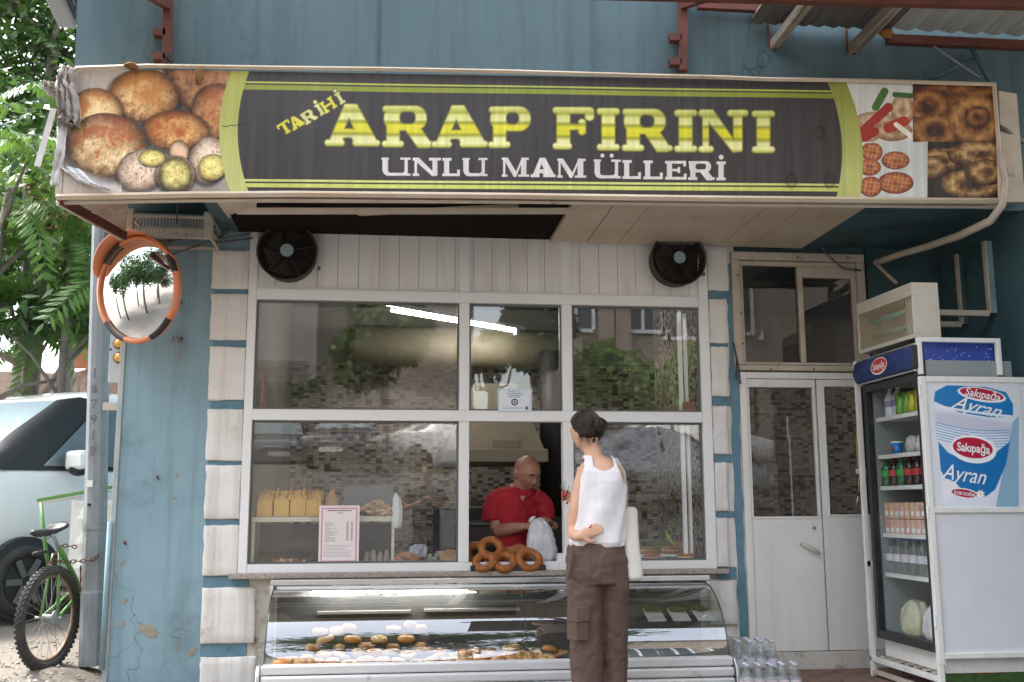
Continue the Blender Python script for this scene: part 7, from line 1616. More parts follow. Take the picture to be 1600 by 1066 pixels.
# ---------------- the baker
YM = .40
m0 = P(805, 860, YM); MT = thing('person', 'bald man in a red polo shirt behind the serving window, packing a white bag', 'person', (m0.x, YM, -.32))
def mr(py, l, r, b, dy=0, rot=.35, n=36, e=2.1, grow=0.0):
    A, C = P(l, py, YM), P(r, py, YM); return ering(((A.x+C.x)/2, YM+dy, A.z), (C.x-A.x)/2+grow, b+grow, rot, n, e)
mrows = [(905, 776, 838, .115, .0), (862, 778, 838, .115, 0), (830, 776, 841, .118, 0), (800, 774, 844, .120, .0), (785, 773, 845, .112, 0), (775, 774, 843, .098, .0), (767, 780, 838, .078, .0), (761, 789, 829, .060, -.0), (755, 798, 822, .045, -.005)]
mbm = MB(); mbm.loft([mr(*q, grow=-.006) for q in mrows])
hcm = P(823, 740, YM-.055); hfm = Vector((.42, -.72, -.36)); hv, hfc, hsm, rtm, fwm, upm = head_pts(hcm, hfm, (0.06, -.25, 1), 1.06)
mbm.add(hv, hfc); nk = P(808, 768, YM-.0)
mbm.tube([P(808, 776, YM), P(811, 764, YM-.02), P(815, 754, YM-.045), hcm-fwm*.015-upm*.03], [.070, .054, .050, .054], 18)
for s in (-1, 1):
    ec = hcm+rtm*(.086*s)-upm*.005-fwm*.012; Me = Matrix((rtm, fwm, upm)).transposed(); mbm.ball(ec, .010, .021, .034, M=Me, n=10, k=8); mbm.torus(ec+rtm*(.004*s)+upm*.006, .016, .0055, Me@RY(PI/2), n=14, k=6)
# his right arm (viewer's left)
s1, e1, w1 = P(778, 780, YM-.02), P(777, 829, YM-.06), P(819, 823, YM-.22)
mbm.tube([s1+Vector((.03, 0, 0)), s1, P(776, 805, YM-.03), e1], [.058, .056, .052, .043], 16); mbm.tube([e1, e1.lerp(w1, .3)+Vector((0, 0, -.004)), e1.lerp(w1, .7), w1], [.043, .046, .036, .028], 16)
hand(mbm, w1, P(843, 814, YM-.26)-w1, (.1, .35, -.9), curl=.75, s=.98, thumb=-1, th_in=.8)
s2, e2, w2 = P(842, 782, YM+.02), P(853, 822, YM-.02), P(866, 822, YM-.20)
mbm.tube([s2, P(848, 802, YM), e2], [.056, .05, .042], 16); mbm.tube([e2, w2], [.042, .028], 14); hand(mbm, w2, P(855, 810, YM-.26)-w2, (-.8, -.2, -.5), curl=.9, s=.95, thumb=1, th_in=.8)
for lx in (790, 822): mbm.tube([P(lx, 895, YM), Vector((P(lx, 895, YM).x, YM, .1)), Vector((P(lx, 895, YM).x, YM, -.27))], [.085, .06, .045], 14); mbm.ball((P(lx, 895, YM).x, YM-.05, -.285), .045, .12, .033)
body_obj(mbm, MT, M_skin2, vox=.0045)
# face details
M_brow = mat('dark_eyebrow', (.045, .03, .024), rough=.8); M_lip = mat('lip', (.30, .12, .09), rough=.5); M_lid = mat('eyelid_shadow', (.10, .05, .035), rough=.6)
for s in (-1, 1):
    MB().tube([surf_at(hsm, s*x, z)+fwm*.0015 for x, z in ((.14, .22), (.30, .285), (.46, .27), (.56, .20))], [.0025, .0042, .0038, .0016], 6).build('eyebrow', M_brow, MT, smooth=True)
    MB().tube([surf_at(hsm, s*x, z)+fwm*.0005 for x, z in ((.22, .045), (.33, .025), (.44, .03), (.50, .06))], [.001, .0020, .0020, .001], 6).build('eyelash', M_lid, MT, smooth=True)
    MB().tube([surf_at(hsm, s*x, z)+fwm*-.0006 for x, z in ((.20, -.33), (.25, -.42), (.27, -.50))], [.0006, .0012, .0006], 5).build('cheek_crease', M_lid, MT, smooth=True)
MB().tube([surf_at(hsm, x, z)+fwm*.0012 for x, z in ((-.24, -.53), (-.1, -.505), (0, -.51), (.1, -.505), (.24, -.53))], [.0012, .0032, .0034, .0032, .0012], 6).build('lips', M_lip, MT, smooth=True)
# polo shirt
sm_ = MB(); prow = [(905, 773, 842, .13, 0), (862, 774, 842, .128, 0), (830, 772, 845, .130, 0), (800, 770, 848, .130, .0), (785, 769, 849, .122, 0), (775, 770, 847, .108, .0), (767, 776, 842, .090, .0), (761, 785, 833, .070, -.0)]
sm_.loft([mr(*q) for q in prow]); sm_.tube([P(790, 776, YM), P(776, 786, YM-.01), P(772, 800, YM-.02), P(771, 815, YM-.03)], [.079, .082, .079, .076], 20); sm_.tube([P(832, 776, YM), P(845, 788, YM+.01), P(851, 803, YM), P(853, 812, YM)], [.072, .072, .068, .066], 20)
M_polo = mat('red_cotton', (.36, .008, .018), (.30, .006, .014), 8, rough=.85, bump=.25, bscale=260)
SHI = body_obj(sm_, MT, M_polo, vox=.006, name='polo_shirt', smooth_it=3, tex=ctex('polo_folds', .08, 2), strength=.026)
cl = MB(); 
for s, pts in ((-1, [(797, 757), (803, 768), (813, 780)]), (1, [(826, 759), (826, 770), (818, 781)])):
    a, b, c_ = [P(x, y, YM-.115 if i else YM-.04) for i, (x, y) in enumerate(pts)]; w_ = Vector((-.030*1, -.004, -.010)) if s < 0 else Vector((.028, -.004, -.004))
    cl.add([a, b, c_, c_+w_*.7+Vector((0, 0, .012)), b+w_, a+w_*.8], [(0, 1, 4, 5), (1, 2, 3, 4)])
o = cl.build('collar', M_polo, SHI, smooth=True); md = o.modifiers.new('thick', 'SOLIDIFY'); md.thickness = .006; sb = o.modifiers.new('s', 'SUBSURF'); sb.levels = sb.render_levels = 2
MB().add([P(812, 775, YM-.125), P(821, 775, YM-.125), P(817.5, 784, YM-.137)], [(0, 2, 1)]).build('open_neck', M_skin2, MT)
MB().tube([P(820, 786, YM-.137), P(823, 810, YM-.14)], .003, 5).build('placket_seam', mat('dark_red_seam', (.2, .004, .01), rough=.9), SHI)
MB().loft([ering((P(806, 895, YM).x, YM, z), .15, .12) for z in (P(806, 885, YM).z, .3, -.25)]).build('trousers', mat('black_cloth', (.02, .02, .022), rough=.9), MT, smooth=True)
# plastic bag he is packing
c = [P(842, 809, .12), P(843, 820, .11), P(844, 838, .10), P(846, 858, .10), P(848, 872, .10), P(849, 880, .10)]
crumple([(c[0], .022, .015), (c[1], .062, .04), (c[2], .085, .055), (c[3], .098, .062), (c[4], .094, .06), (c[5], .06, .04)], 'carrier_bag', 'crumpled white plastic bag the baker is filling beside the simits', 'bag', mat('crumpled_white_film', (.66, .67, .70), (.48, .49, .52), 14, rough=.28, bump=1.0, bscale=16, bdist=.02), seed=21, amp=.011, n=26)
tag(crumple([(P(836, 806, .13), .012, .01), (P(830, 812, .12), .02, .012), (P(829, 818, .12), .01, .008)], 'bag_corner', None, None, MATS['crumpled_white_film'], seed=3, amp=.005, par=None)); 
o = bpy.data.objects['bag_corner']; o.parent = bpy.data.objects['carrier_bag.001'] if 'carrier_bag.001' in bpy.data.objects else bpy.data.objects['carrier_bag']

# ---------------- the photographer beside the tripod spot, only seen mirrored in the panes
PT = thing('person', 'dark shirted photographer standing in the street, mirrored in the left window pane', 'person', (.42, -7.1, 0))
pbm = MB(); zz = -.06; ctr = Vector((.42, -7.1, zz))
pbm.loft([ering(ctr+Vector((0, 0, z)), a, b) for z, a, b in ((.80, .16, .11), (.95, .15, .11), (1.1, .16, .11), (1.28, .19, .11), (1.38, .14, .08), (1.44, .06, .05))])
hv, hfc, hsp, r3, f3, u3_ = head_pts(ctr+Vector((0, .03, 1.58)), (0, 1, -.1), (0, 0, 1)); pbm.add(hv, hfc); pbm.tube([ctr+Vector((0, 0, 1.38)), ctr+Vector((0, .02, 1.52))], .055, 14)
for s in (-1, 1):
    pbm.tube([ctr+Vector((s*.19, 0, 1.34)), ctr+Vector((s*.27, .05, 1.12)), ctr+Vector((s*.08, .30, 1.20))], [.05, .042, .03], 12); hand(pbm, ctr+Vector((s*.08, .30, 1.20)), (-s*.3, .8, .4), (-s, 0, 0), curl=.7, thumb=s)
    pbm.tube([ctr+Vector((s*.09, 0, .85)), ctr+Vector((s*.1, 0, .45)), ctr+Vector((s*.11, 0, .08))], [.08, .06, .045], 12); pbm.ball(ctr+Vector((s*.11, .06, .035)), .045, .12, .035)
body_obj(pbm, PT, M_skin2, vox=.009)
MB().loft([ering(ctr+Vector((0, 0, z)), a, b) for z, a, b in ((.84, .18, .13), (1.1, .18, .125), (1.28, .21, .125), (1.385, .155, .09), (1.42, .08, .06))]).build('shirt', mat('dark_tshirt', (.02, .022, .026), rough=.9), PT, smooth=True)
for s in (-1, 1):
    MB().tube([ctr+Vector((s*.17, 0, 1.345)), ctr+Vector((s*.245, .03, 1.20))], [.065, .058], 14).build('sleeve', MATS['dark_tshirt'], PT, smooth=True)
    MB().tube([ctr+Vector((s*.09, 0, .9)), ctr+Vector((s*.1, 0, .45)), ctr+Vector((s*.11, 0, .06))], [.095, .08, .07], 14).build('trouser_leg', mat('dark_jeans', (.03, .04, .07), rough=.9), PT, smooth=True)
hh = MB(); hh.ball(ctr+Vector((0, .015, 1.615)), .083, .10, .095, n=20, k=12, jit=.05); hh.build('hair', M_hair, PT, smooth=True)
_cb = [o for o in bpy.data.objects if o.get('label', '').startswith('crumpled white plastic bag')][0]
dd = _cb.modifiers.new('d', 'DISPLACE'); dd.texture = ctex('bag_crumple', .035, 3); dd.strength = .030; _cb.modifiers['s'].render_levels = 2

for nm_, st_b in (('crumpled bluish plastic bag', .035), ('bulging', .03), ('limp white carrier', .018), ('knotted clear', .03)):
    for o in [q for q in bpy.data.objects if q.get('label', '').startswith(nm_)]:
        o.modifiers['s'].levels = o.modifiers['s'].render_levels = 2; dd = o.modifiers.new('d', 'DISPLACE'); dd.texture = bpy.data.textures['bag_crumple']; dd.strength = st_b
# ------------------------------------------------------------------ vehicles
def car_body(name, lab, loc, rz, L_, W_, H_, paint, van=False, dark='plain', tail=False):
    """loc = front axle centre on the ground; car points along local -X"""
    t = thing(name, lab, 'van' if van else 'car', (0, 0, 0)); t.location = (0, 0, 0)
    if van:
        st_ = [(-.86, .34, .62, .66, .80), (-.82, .26, .78, .84, .86), (-.62, .22, 1.0, 1.04, .90), (-.42, .22, 1.09, 1.13, .92), (-.28, .22, 1.12, 1.19, .93), (-.12, .22, 1.14, 1.36, .94), (.42, .22, 1.15, 1.74, .94), (.72, .22, 1.15, 1.83, .95), (1.6, .22, 1.15, 1.86, .95), (2.6, .22, 1.15, 1.86, .95), (3.25, .22, 1.15, 1.83, .94), (3.45, .26, 1.10, 1.76, .90), (3.50, .4, 1.0, 1.5, .86)]
    else:
        st_ = [(-.85, .34, .55, .58, .78), (-.80, .24, .68, .72, .86), (-.4, .20, .80, .85, .92), (.25, .20, .88, .93, .94), (.55, .20, .91, 1.06, .95), (1.05, .20, .93, 1.36, .95), (1.5, .20, .94, 1.44, .95), (2.1, .20, .95, 1.42, .95), (2.7, .22, .96, 1.20, .93), (3.0, .24, .95, 1.06, .90), (3.3, .3, .90, .96, .86), (3.38, .4, .8, .86, .80)]
    hw = W_/2; rings = []
    def ring_(x, zb, zbelt, zr, wk):
        w = hw*wk; hasroof = zr > zbelt+.12; wr = w*(.80 if van else .74) if hasroof else w*.86
        right = [(w*.90, zb), (w*.985, zb+.10), (w, zb+(zbelt-zb)*.55), (w*.985, zbelt-.03), (w*.96, zbelt), (w*.96+(wr-w*.96)*.55, zbelt+(zr-zbelt)*.60), (wr, zr-.05 if hasroof else zr-.015), (wr*.80, zr), (wr*.4, zr+.012)]
        return [Vector((x, -y, z)) for y, z in right]+[Vector((x, y, z)) for y, z in right[::-1]]
    rings = [ring_(*q) for q in st_]
    # densify
    rr = []
    for a, b in zip(rings, rings[1:]):
        for k in range(3): rr.append([p.lerp(q, k/3) for p, q in zip(a, b)])
    rr.append(rings[-1]); m = MB().loft(rr)
    o = m.build('body', paint, t, smooth=True, fix=True); o.location = (0, 0, 0)
    M_tint = mat('car_glass', (.10, .13, .15), rough=.06, spec=.9, coat=.6); M_pl = mat('car_black_trim', (.02, .02, .022), rough=.5)
    def patch(i0, i1, ja, jb, nm, m_, off=.006, k0=0.0, k1=1.0):
        q = [rings[i0][ja].lerp(rings[i0+1][ja], k0), rings[i1-1][ja].lerp(rings[i1][ja], k1), rings[i1-1][jb].lerp(rings[i1][jb], k1), rings[i0][jb].lerp(rings[i0+1][jb], k0)]
        return q
    def side_poly(pts, s, nm, m_, off=.01):
        """pts: (x, fraction belt..roof); s side -1/+1"""
        vs = []
        for x, f in pts:
            for i in range(len(st_)-1):
                if st_[i][0] <= x <= st_[i+1][0]:
                    k = (x-st_[i][0])/(st_[i+1][0]-st_[i][0]); q = [st_[i][j]*(1-k)+st_[i+1][j]*k for j in range(5)]; break
            w = hw*q[4]; wr = w*(.80 if van else .74); 
            if f < .6: y = w*.96+(wr-w*.96)*.55*(f/.6)
            else: y = w*.96+(wr-w*.96)*(.55+.45*(f-.6)/.4)
            z = q[2]+(q[3]-.05-q[2])*f if f > .6 else q[2]+(q[3]-q[2])*f
            vs.append(Vector((x, s*(y+off), z)))
        mm = MB().add(vs, [tuple(range(len(vs)))]); return mm.build(nm, m_, t, fix=False)
    # windscreen
    i0, i1 = (4, 6) if van else (3, 5)
    A, C = ring_(*st_[i0]), ring_(*st_[i1])
    def fr(rg, f, z_): return None
    wv = []; nw = 8
    for k in range(5):
        f = .04+.90*k/4; a_ = st_[i0]; b_ = st_[i1]; q = None
        x = a_[0]+(b_[0]-a_[0])*f
        for i in range(len(st_)-1):
            if st_[i][0] <= x <= st_[i+1][0]:
                kk = (x-st_[i][0])/(st_[i+1][0]-st_[i][0]); q = [st_[i][j]*(1-kk)+st_[i+1][j]*kk for j in range(5)]; break
        wr = hw*q[4]*((.86+(.80-.86)*f) if van else (.86+(.74-.86)*f))*.97
        for j in range(nw+1):
            s_ = j/nw*2-1; wv.append(Vector((x-.012-(.05*(1-s_*s_)), s_*wr, q[3]+.012+.006*(1-abs(s_)))))
    MB().add(wv, [(k*(nw+1)+j, (k+1)*(nw+1)+j, (k+1)*(nw+1)+j+1, k*(nw+1)+j+1) for k in range(4) for j in range(nw)]).build('windscreen', mat('windscreen', (.30, .38, .42), rough=.06, spec=.9, coat=.7), t, smooth=True)
    for s in (-1, 1):
        if van:
            pl_ = []
            for k in range(5):
                e_ = wv[k*(nw+1)+(0 if s < 0 else nw)]; f_ = k/4; tx = -.22+.68*min(1, f_/.8)+(.28*(f_-.8)/.2 if f_ > .8 else 0); i_ = max(i for i in range(len(st_)-1) if st_[i][0] <= tx); kk = (tx-st_[i_][0])/(st_[i_+1][0]-st_[i_][0]); q = [st_[i_][j]*(1-kk)+st_[i_+1][j]*kk for j in range(5)]; ff = .02+.80*min(1, f_/.8)+(.11*(f_-.8)/.2 if f_ > .8 else 0)
                w5 = hw*q[4]; wr5 = w5*.80; y5 = w5*.96+(wr5-w5*.96)*(.55*(ff/.6) if ff < .6 else .55+.45*(ff-.6)/.4); z5 = q[2]+(q[3]-q[2])*ff if ff < .6 else q[2]+(q[3]-.05-q[2])*ff
                b_5 = Vector((tx, s*(y5+.024), z5)); e_ = Vector((e_.x, e_.y, e_.z))+Vector((-.006, 0, .004)); md5 = e_.lerp(b_5, .55)+Vector((-.035, s*.03, .03)); pl_ += [e_, md5, b_5]
            MB().add(pl_, [(3*k+j, 3*k+j+1, 3*k+4+j, 3*k+3+j) for k in range(4) for j in range(2)]).build('windscreen_pillar', M_pl, t, smooth=True)
            side_poly([(-.22, .02), (1.62, .02), (1.62, .93), (.74, .93), (.46, .82)], s, 'pillar_trim', M_pl, .022)
            side_poly([(.14, .07), (1.55, .07), (1.55, .86), (.84, .86), (.58, .70)], s, 'side_window', M_tint, .030)
        else:
            side_poly([(.62, .06), (2.75, .06), (2.45, .85), (1.9, .92), (1.4, .9), (1.02, .70)], s, 'side_window', M_tint, .01)
            side_poly([(1.60, .06), (1.68, .06), (1.66, .93), (1.60, .93)], s, 'door_pillar', M_pl, .014)
        mc_ = Vector((.36 if van else .66, s*(hw*.96+.10), 1.20 if van else 1.0))
        (MB().box(mc_.x-.06, mc_.x+.06, mc_.y-.10, mc_.y+.10, mc_.z-.06, mc_.z+.10) if van else MB().ball(mc_, .075, .105, .06, n=16, k=10)).build('wing_mirror', paint, t, smooth=not van, bevel=.035 if van else 0); MB().ball(mc_+Vector((.01, 0, -.045)), .07, .10, .06, n=14, k=8).build('mirror_base', M_pl, t, smooth=True)
        for x in (0, 2.72 if van else 2.55):
            wr_o = .29 if van else .30; c = Vector((x, s*(hw-.10), wr_o)); c2_ = Vector((x, s*(hw-.045), wr_o)); Mx = RX(PI/2)
            MB().lathe([(wr_o+.028, .0), (wr_o+.028, .107), (.20, .1075)], 32, c=c+Vector((0, 0, .02)), M=Mx if s < 0 else RX(-PI/2)).build('wheel_arch', M_pl, t)
            w_ = MB().torus(c2_, wr_o-.065, .065, Mx, n=36, k=10, flat=1.3).build('tyre', mat('car_tyre', (.02, .02, .02), (.05, .045, .04), 9, rough=.85), t, smooth=True)
            MB().lathe([(.001, .0), (.175, .0), (.195, .03), (.20, .075)], 28, c=c2_+Vector((0, s*.01, 0)), M=Mx if s < 0 else RX(-PI/2), cap=False).build('rim', mat('dark_alloy', (.08, .075, .07), rough=.5, metal=.4), w_, smooth=True)
            for k in range(6):
                a = k*PI/3; p0 = c2_+Vector((.04*math.cos(a), s*.06, .04*math.sin(a))); p1 = c2_+Vector((.185*math.cos(a), s*.07, .185*math.sin(a))); MB().beam(p0, p1, .05, .02, up=(0, 1, 0)).build('spoke', mat('alloy_spoke', (.16, .15, .14), rough=.45, metal=.5), w_, bevel=.004)
        MB().ball((-.72, s*hw*.66, .66 if not van else .80), .10, .15, .07 if not van else .11, n=14, k=8).build('headlight', mat('headlight', (.6, .62, .64), rough=.1, coat=1), t, smooth=True)
        MB().ball((3.28 if not van else 3.44, s*hw*.70, .80), .08, .16, .075, n=14, k=8).build('tail_light', mat('tail_light', (.30, .01, .01), rough=.15), t, smooth=True)
    MB().box(-.90, -.80, -hw*.5, hw*.5, .42, .56).build('grille', M_pl, t, bevel=.02); MB().box(-.915, -.90, -.26, .26, .36, .47).build('number_plate', M_white, t, bevel=.003)
    MB().tube([(-.87, -hw*.45, .60), (-.90, 0, .585), (-.87, hw*.45, .60)], .010, 6).build('grille_bar', M_chrome, t, smooth=True)
    if van:
        for s in (-1, 1):
            MB().box(.95, 3.4, s*(hw*.955)-.006, s*(hw*.955)+.006, .62, .70).build('side_moulding', mat('grey_moulding', (.45, .45, .45), rough=.5), t); MB().beam((1.66, s*hw*.945, .35), (1.66, s*hw*.93, 1.15), .012, .012).build('door_seam', M_pl, t)
            MB().box(1.45, 1.60, s*(hw*.955)-.02, s*(hw*.955)+.02, .98, 1.01).build('door_handle', M_pl, t, bevel=.004)
    t.location = loc; t.rotation_euler.z = rz; return t
M_vwhite = mat('van_white', (.78, .77, .75), (.74, .73, .71), 2, rough=.25, coat=.6); M_navyc = mat('car_navy', (.012, .018, .045), rough=.2, coat=.8); M_silver = mat('car_silver', (.42, .43, .44), rough=.28, metal=.4, coat=.6); M_greyc = mat('car_grey', (.22, .23, .24), rough=.28, metal=.3, coat=.6)
fa = P(24, 893, 2.0); th = math.radians(55)
# front axle sits so that the near front wheel falls where it is seen
dx_, dy_ = math.cos(th), math.sin(th)     # from front to rear in world: (+cos, +sin)
nl = Vector((dy_, -dx_, 0))               # towards the camera side
loc = Vector((fa.x, 2.0, .19))-nl*.78
car_body('parked_van', 'white panel van parked at the left behind the pole and the tricycle', loc, th, 4.4, 1.80, 1.85, M_vwhite, van=True)
car_body('parked_car', 'white car behind the van at the far left edge', (-6.2, 4.6, .2), math.radians(25), 4.2, 1.75, 1.45, M_vwhite)
# cars across the street, seen as reflections in the panes
def rp(px, py, d): q = P(px, py, d); return Vector((q.x, -d, q.z))
for px, d, rz, pm_, nm in ((528, 16.5, -80, M_navyc, 'dark blue car facing the bakery, mirrored in the left pane'), (425, 18.5, -100, M_greyc, 'grey car parked across the street, mirrored at the left edge of the panes'), (735, 17.5, 200, M_vwhite, 'white car across the street, mirrored beside the window mullion'),
                      (1010, 12.2, 160, M_silver, 'silver car with red tail light, mirrored in the right pane'), (1085, 17.6, 200, M_vwhite, 'pale car parked furthest right across the street, mirrored in the right pane')):
    q = rp(px, 800, d); car_body('parked_car', nm, (q.x+(1.5 if rz > 150 else 0), -d-.9, ground_z(3, -d-.9)), math.radians(rz), 4.2, 1.75, 1.45, pm_)['group'] = 'cars parked across the street'
# building across the street
M_beige = mat('beige_render', (.44, .36, .29), (.38, .31, .25), 2, rough=.85, dirt=(.26, .21, .17), dscale=1.5, dthr=.58)
BD = 26.0; GZ = 1.9
def rx_(px, d): return rp(px, 600, d).x
def rz_(py, d): return rp(1000, py, d).z
ob = thing('apartment_building', 'beige rendered apartment building across the street, mirrored in the right panes', 'building', (6, -BD, GZ))
MB().box(rx_(868, BD), 34, -BD-6, -BD, GZ-.1, 19).build('wall', M_beige, ob)
for px0, px1 in ((880, 930), (980, 1040), (1044, 1092), (1130, 1190)):
    for k in range(3):
        z0 = rz_(516, BD)+k*3.1; z1 = z0+1.75; x0, x1 = rx_(px0, BD), rx_(px1, BD)
        w_ = MB().box(x0, x1, -BD, -BD+.03, z0, z1).build('window', mat('dim_window', (.03, .035, .04), rough=.1, spec=.8), ob)
        MB().box(x0-.1, x1+.1, -BD+.031, -BD+.14, z0-.12, z0).box(x0-.1, x1+.1, -BD+.031, -BD+.12, z1, z1+.1).box(x0-.1, x0, -BD+.031, -BD+.12, z0, z1).box(x1, x1+.1, -BD+.031, -BD+.12, z0, z1).box((x0+x1)/2-.05, (x0+x1)/2+.05, -BD+.031, -BD+.1, z0, z1).build('frame', M_pvc, w_)
for px in (940, 966): MB().box(rx_(px, BD), rx_(px, BD)+.5, -BD, -BD+.25, GZ, 19).build('pilaster', M_beige, ob)
MB().tube([(rx_(957, BD), -BD+.15, GZ), (rx_(957, BD), -BD+.15, 19)], .10, 8).build('downpipe', M_steel, ob)
MB().box(rx_(868, BD)-.3, 34.3, -BD-6.3, -BD+.4, 19.001, 19.4).build('roof', mat('grey_roof', (.2, .18, .17), rough=.9), ob)
BG = 24.0
og = thing('apartment_building', 'grey building with a roller shutter, mirrored at the left edge of the panes', 'building', (-6, -BG, GZ))
xg = rx_(492, BG); M_gb = mat('grey_beige_render', (.42, .38, .34), (.36, .33, .29), 2, rough=.85)
MB().box(-24, xg, -BG-5, -BG, GZ-.1, 13).build('wall', M_gb, og); MB().box(xg+.001, rx_(720, BG), -BG-5, -BG-.8, GZ-.1, 12).build('rear_wing', M_beige, og)
sh_ = MB().box(xg-2.2, xg-.3, -BG, -BG+.06, GZ+.2, GZ+3.4).build('shutter', mat('roller_shutter', (.22, .17, .15), rough=.5), og)
for k in range(14): MB().box(xg-2.18, xg-.32, -BG+.0605, -BG+.085, GZ+.3+k*.22, GZ+.36+k*.22).build('shutter_slat', MATS['roller_shutter'], sh_)
FD = 20.0
fn = thing('mesh_fence', 'wire mesh fence with dark rail across the street, mirrored in the right panes', 'fence', (6, -FD, GZ))
M_fd = mat('fence_dark', (.05, .05, .05), rough=.6); fx0, fx1 = rx_(885, FD), rx_(1180, FD)
fzt, fzr, fzb = rz_(606, FD), rz_(625, FD), rz_(668, FD)
for k in range(6): x = fx0+(fx1-fx0)*k/5; MB().tube([(x, -FD, GZ), (x, -FD, fzt+.1)], .05, 6).build('post', M_fd, fn)
MB().box(fx0, fx1, -FD-.03, -FD+.03, fzr-.07, fzr+.07).build('rail', M_fd, fn)
wm = MB(); nn2 = 70
for k in range(nn2): x = fx0+(fx1-fx0)*k/nn2; wm.box(x, x+.022, -FD+.031, -FD+.04, GZ, fzt)
for k in range(9): z = GZ+.1+(fzt-GZ-.1)*k/8; wm.box(fx0, fx1, -FD+.041, -FD+.05, z-.011, z+.011)
wm.build('wire_mesh', M_fd, fn, kind='stuff')
pz = thing('red_post', 'thin red post in front of the ivy hedge, mirrored at the left edge', 'post', (rx_(411, 20.5), -20.5, GZ)); MB().tube([(rx_(411, 20.5), -20.5, GZ), (rx_(411, 20.5), -20.5, rz_(590, 20.5))], .07, 8).build('shaft', mat('red_paint', (.3, .03, .03), rough=.5), pz)
# ------------------------------------------------------------------ foliage
def leafmat(name, c1, c2, tr=.35):
    if name in MATS: return MATS[name]
    m = bpy.data.materials.new(name); m.use_nodes = True; t = m.node_tree; N = t.nodes; L = t.links; N.clear()
    oi = N.new('ShaderNodeObjectInfo'); tc = N.new('ShaderNodeNewGeometry'); nz = N.new('ShaderNodeTexNoise'); nz.inputs['Scale'].default_value = 1.6; L.new(tc.outputs['Position'], nz.inputs['Vector'])
    ad = N.new('ShaderNodeMath'); ad.operation = 'MULTIPLY_ADD'; L.new(oi.outputs['Random'], ad.inputs[0]); ad.inputs[1].default_value = .5; L.new(nz.outputs['Fac'], ad.inputs[2])
    mr_ = N.new('ShaderNodeMapRange'); mr_.inputs['From Min'].default_value = .35; mr_.inputs['From Max'].default_value = 1.0; L.new(ad.outputs[0], mr_.inputs['Value'])
    mx = N.new('ShaderNodeMix'); mx.data_type = 'RGBA'; L.new(mr_.outputs[0], mx.inputs[0]); mx.inputs[6].default_value = (*c1, 1); mx.inputs[7].default_value = (*c2, 1)
    b = N.new('ShaderNodeBsdfPrincipled'); b.inputs['Roughness'].default_value = .42; L.new(mx.outputs[2], b.inputs['Base Color'])
    tl_ = N.new('ShaderNodeBsdfTranslucent'); hs2 = N.new('ShaderNodeHueSaturation'); hs2.inputs['Value'].default_value = 1.7; hs2.inputs['Hue'].default_value = .48; L.new(mx.outputs[2], hs2.inputs['Color']); L.new(hs2.outputs[0], tl_.inputs[0])
    ms = N.new('ShaderNodeMixShader'); ms.inputs[0].default_value = tr; L.new(b.outputs[0], ms.inputs[1]); L.new(tl_.outputs[0], ms.inputs[2]); out = N.new('ShaderNodeOutputMaterial'); L.new(ms.outputs[0], out.inputs[0])
    MATS[name] = m; return m
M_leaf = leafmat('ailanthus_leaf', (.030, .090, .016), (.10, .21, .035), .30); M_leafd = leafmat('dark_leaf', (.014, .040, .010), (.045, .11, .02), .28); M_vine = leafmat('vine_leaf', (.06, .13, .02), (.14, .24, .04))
def pinnate(n_=11, Ln=.62, w=.17, droop=.45, seed=0):
    """one compound leaf: curved stalk along +X with pairs of drooping leaflets"""
    r0 = random.Random(seed); m = MB(); pts = []
    for i in range(9):
        t = i/8; pts.append(Vector((Ln*t*(1-.12*t), 0, .10*math.sin(t*1.6)-droop*Ln*t*t*.75)))
    m.tube(pts, [.0045*(1-.7*i/8) for i in range(9)], 4)
    def at(t): k = t*8; a = min(int(k), 7); return pts[a].lerp(pts[a+1], k-a), (pts[a+1]-pts[a]).normalized()
    for i in range(n_+1):
        t = .16+.84*i/n_; p, d = at(min(t, 1)); sc = w*(.62+.38*math.sin(PI*(t*.85+.12)))*r0.uniform(.9, 1.1)
        for s in ((-1, 1) if i < n_ else (0,)):
            dr = (Vector((0, s, 0))*1.0+d*(.30 if s else 1)+Vector((0, 0, -.35-.25*r0.random()))).normalized(); nrm_ = dr.cross(d).normalized() if s else Vector((0, 0, 1))
            wd = (d-dr*d.dot(dr)).normalized() if s else Vector((0, 1, 0)); q = sc*.145
            a, b, c_, e = p, p+dr*sc*.35+wd*q-Vector((0, 0, .004)), p+dr*sc*.35-wd*q-Vector((0, 0, .004)), p+dr*sc+Vector((0, 0, -.012)); md_ = p+dr*sc*.38+Vector((0, 0, .004)); b2_, c2_ = p+dr*sc*.72+wd*q*.62-Vector((0, 0, .01)), p+dr*sc*.72-wd*q*.62-Vector((0, 0, .01))
            m.add([a, b, b2_, e, c2_, c_, md_], [(0, 1, 2, 6), (6, 2, 3), (0, 6, 4, 5), (6, 3, 4)])
    return m
leaf_me = [pinnate(seed=k, droop=.25+.22*k, n_=9+k, Ln=.5+.06*k).mesh('leaf', M_leaf) for k in range(5)]
M_bark = mat('grey_bark', (.26, .22, .19), (.17, .14, .12), 9, rough=.9, bump=.8, bscale=30, stretch=(1, 1, .35), bdist=.01)
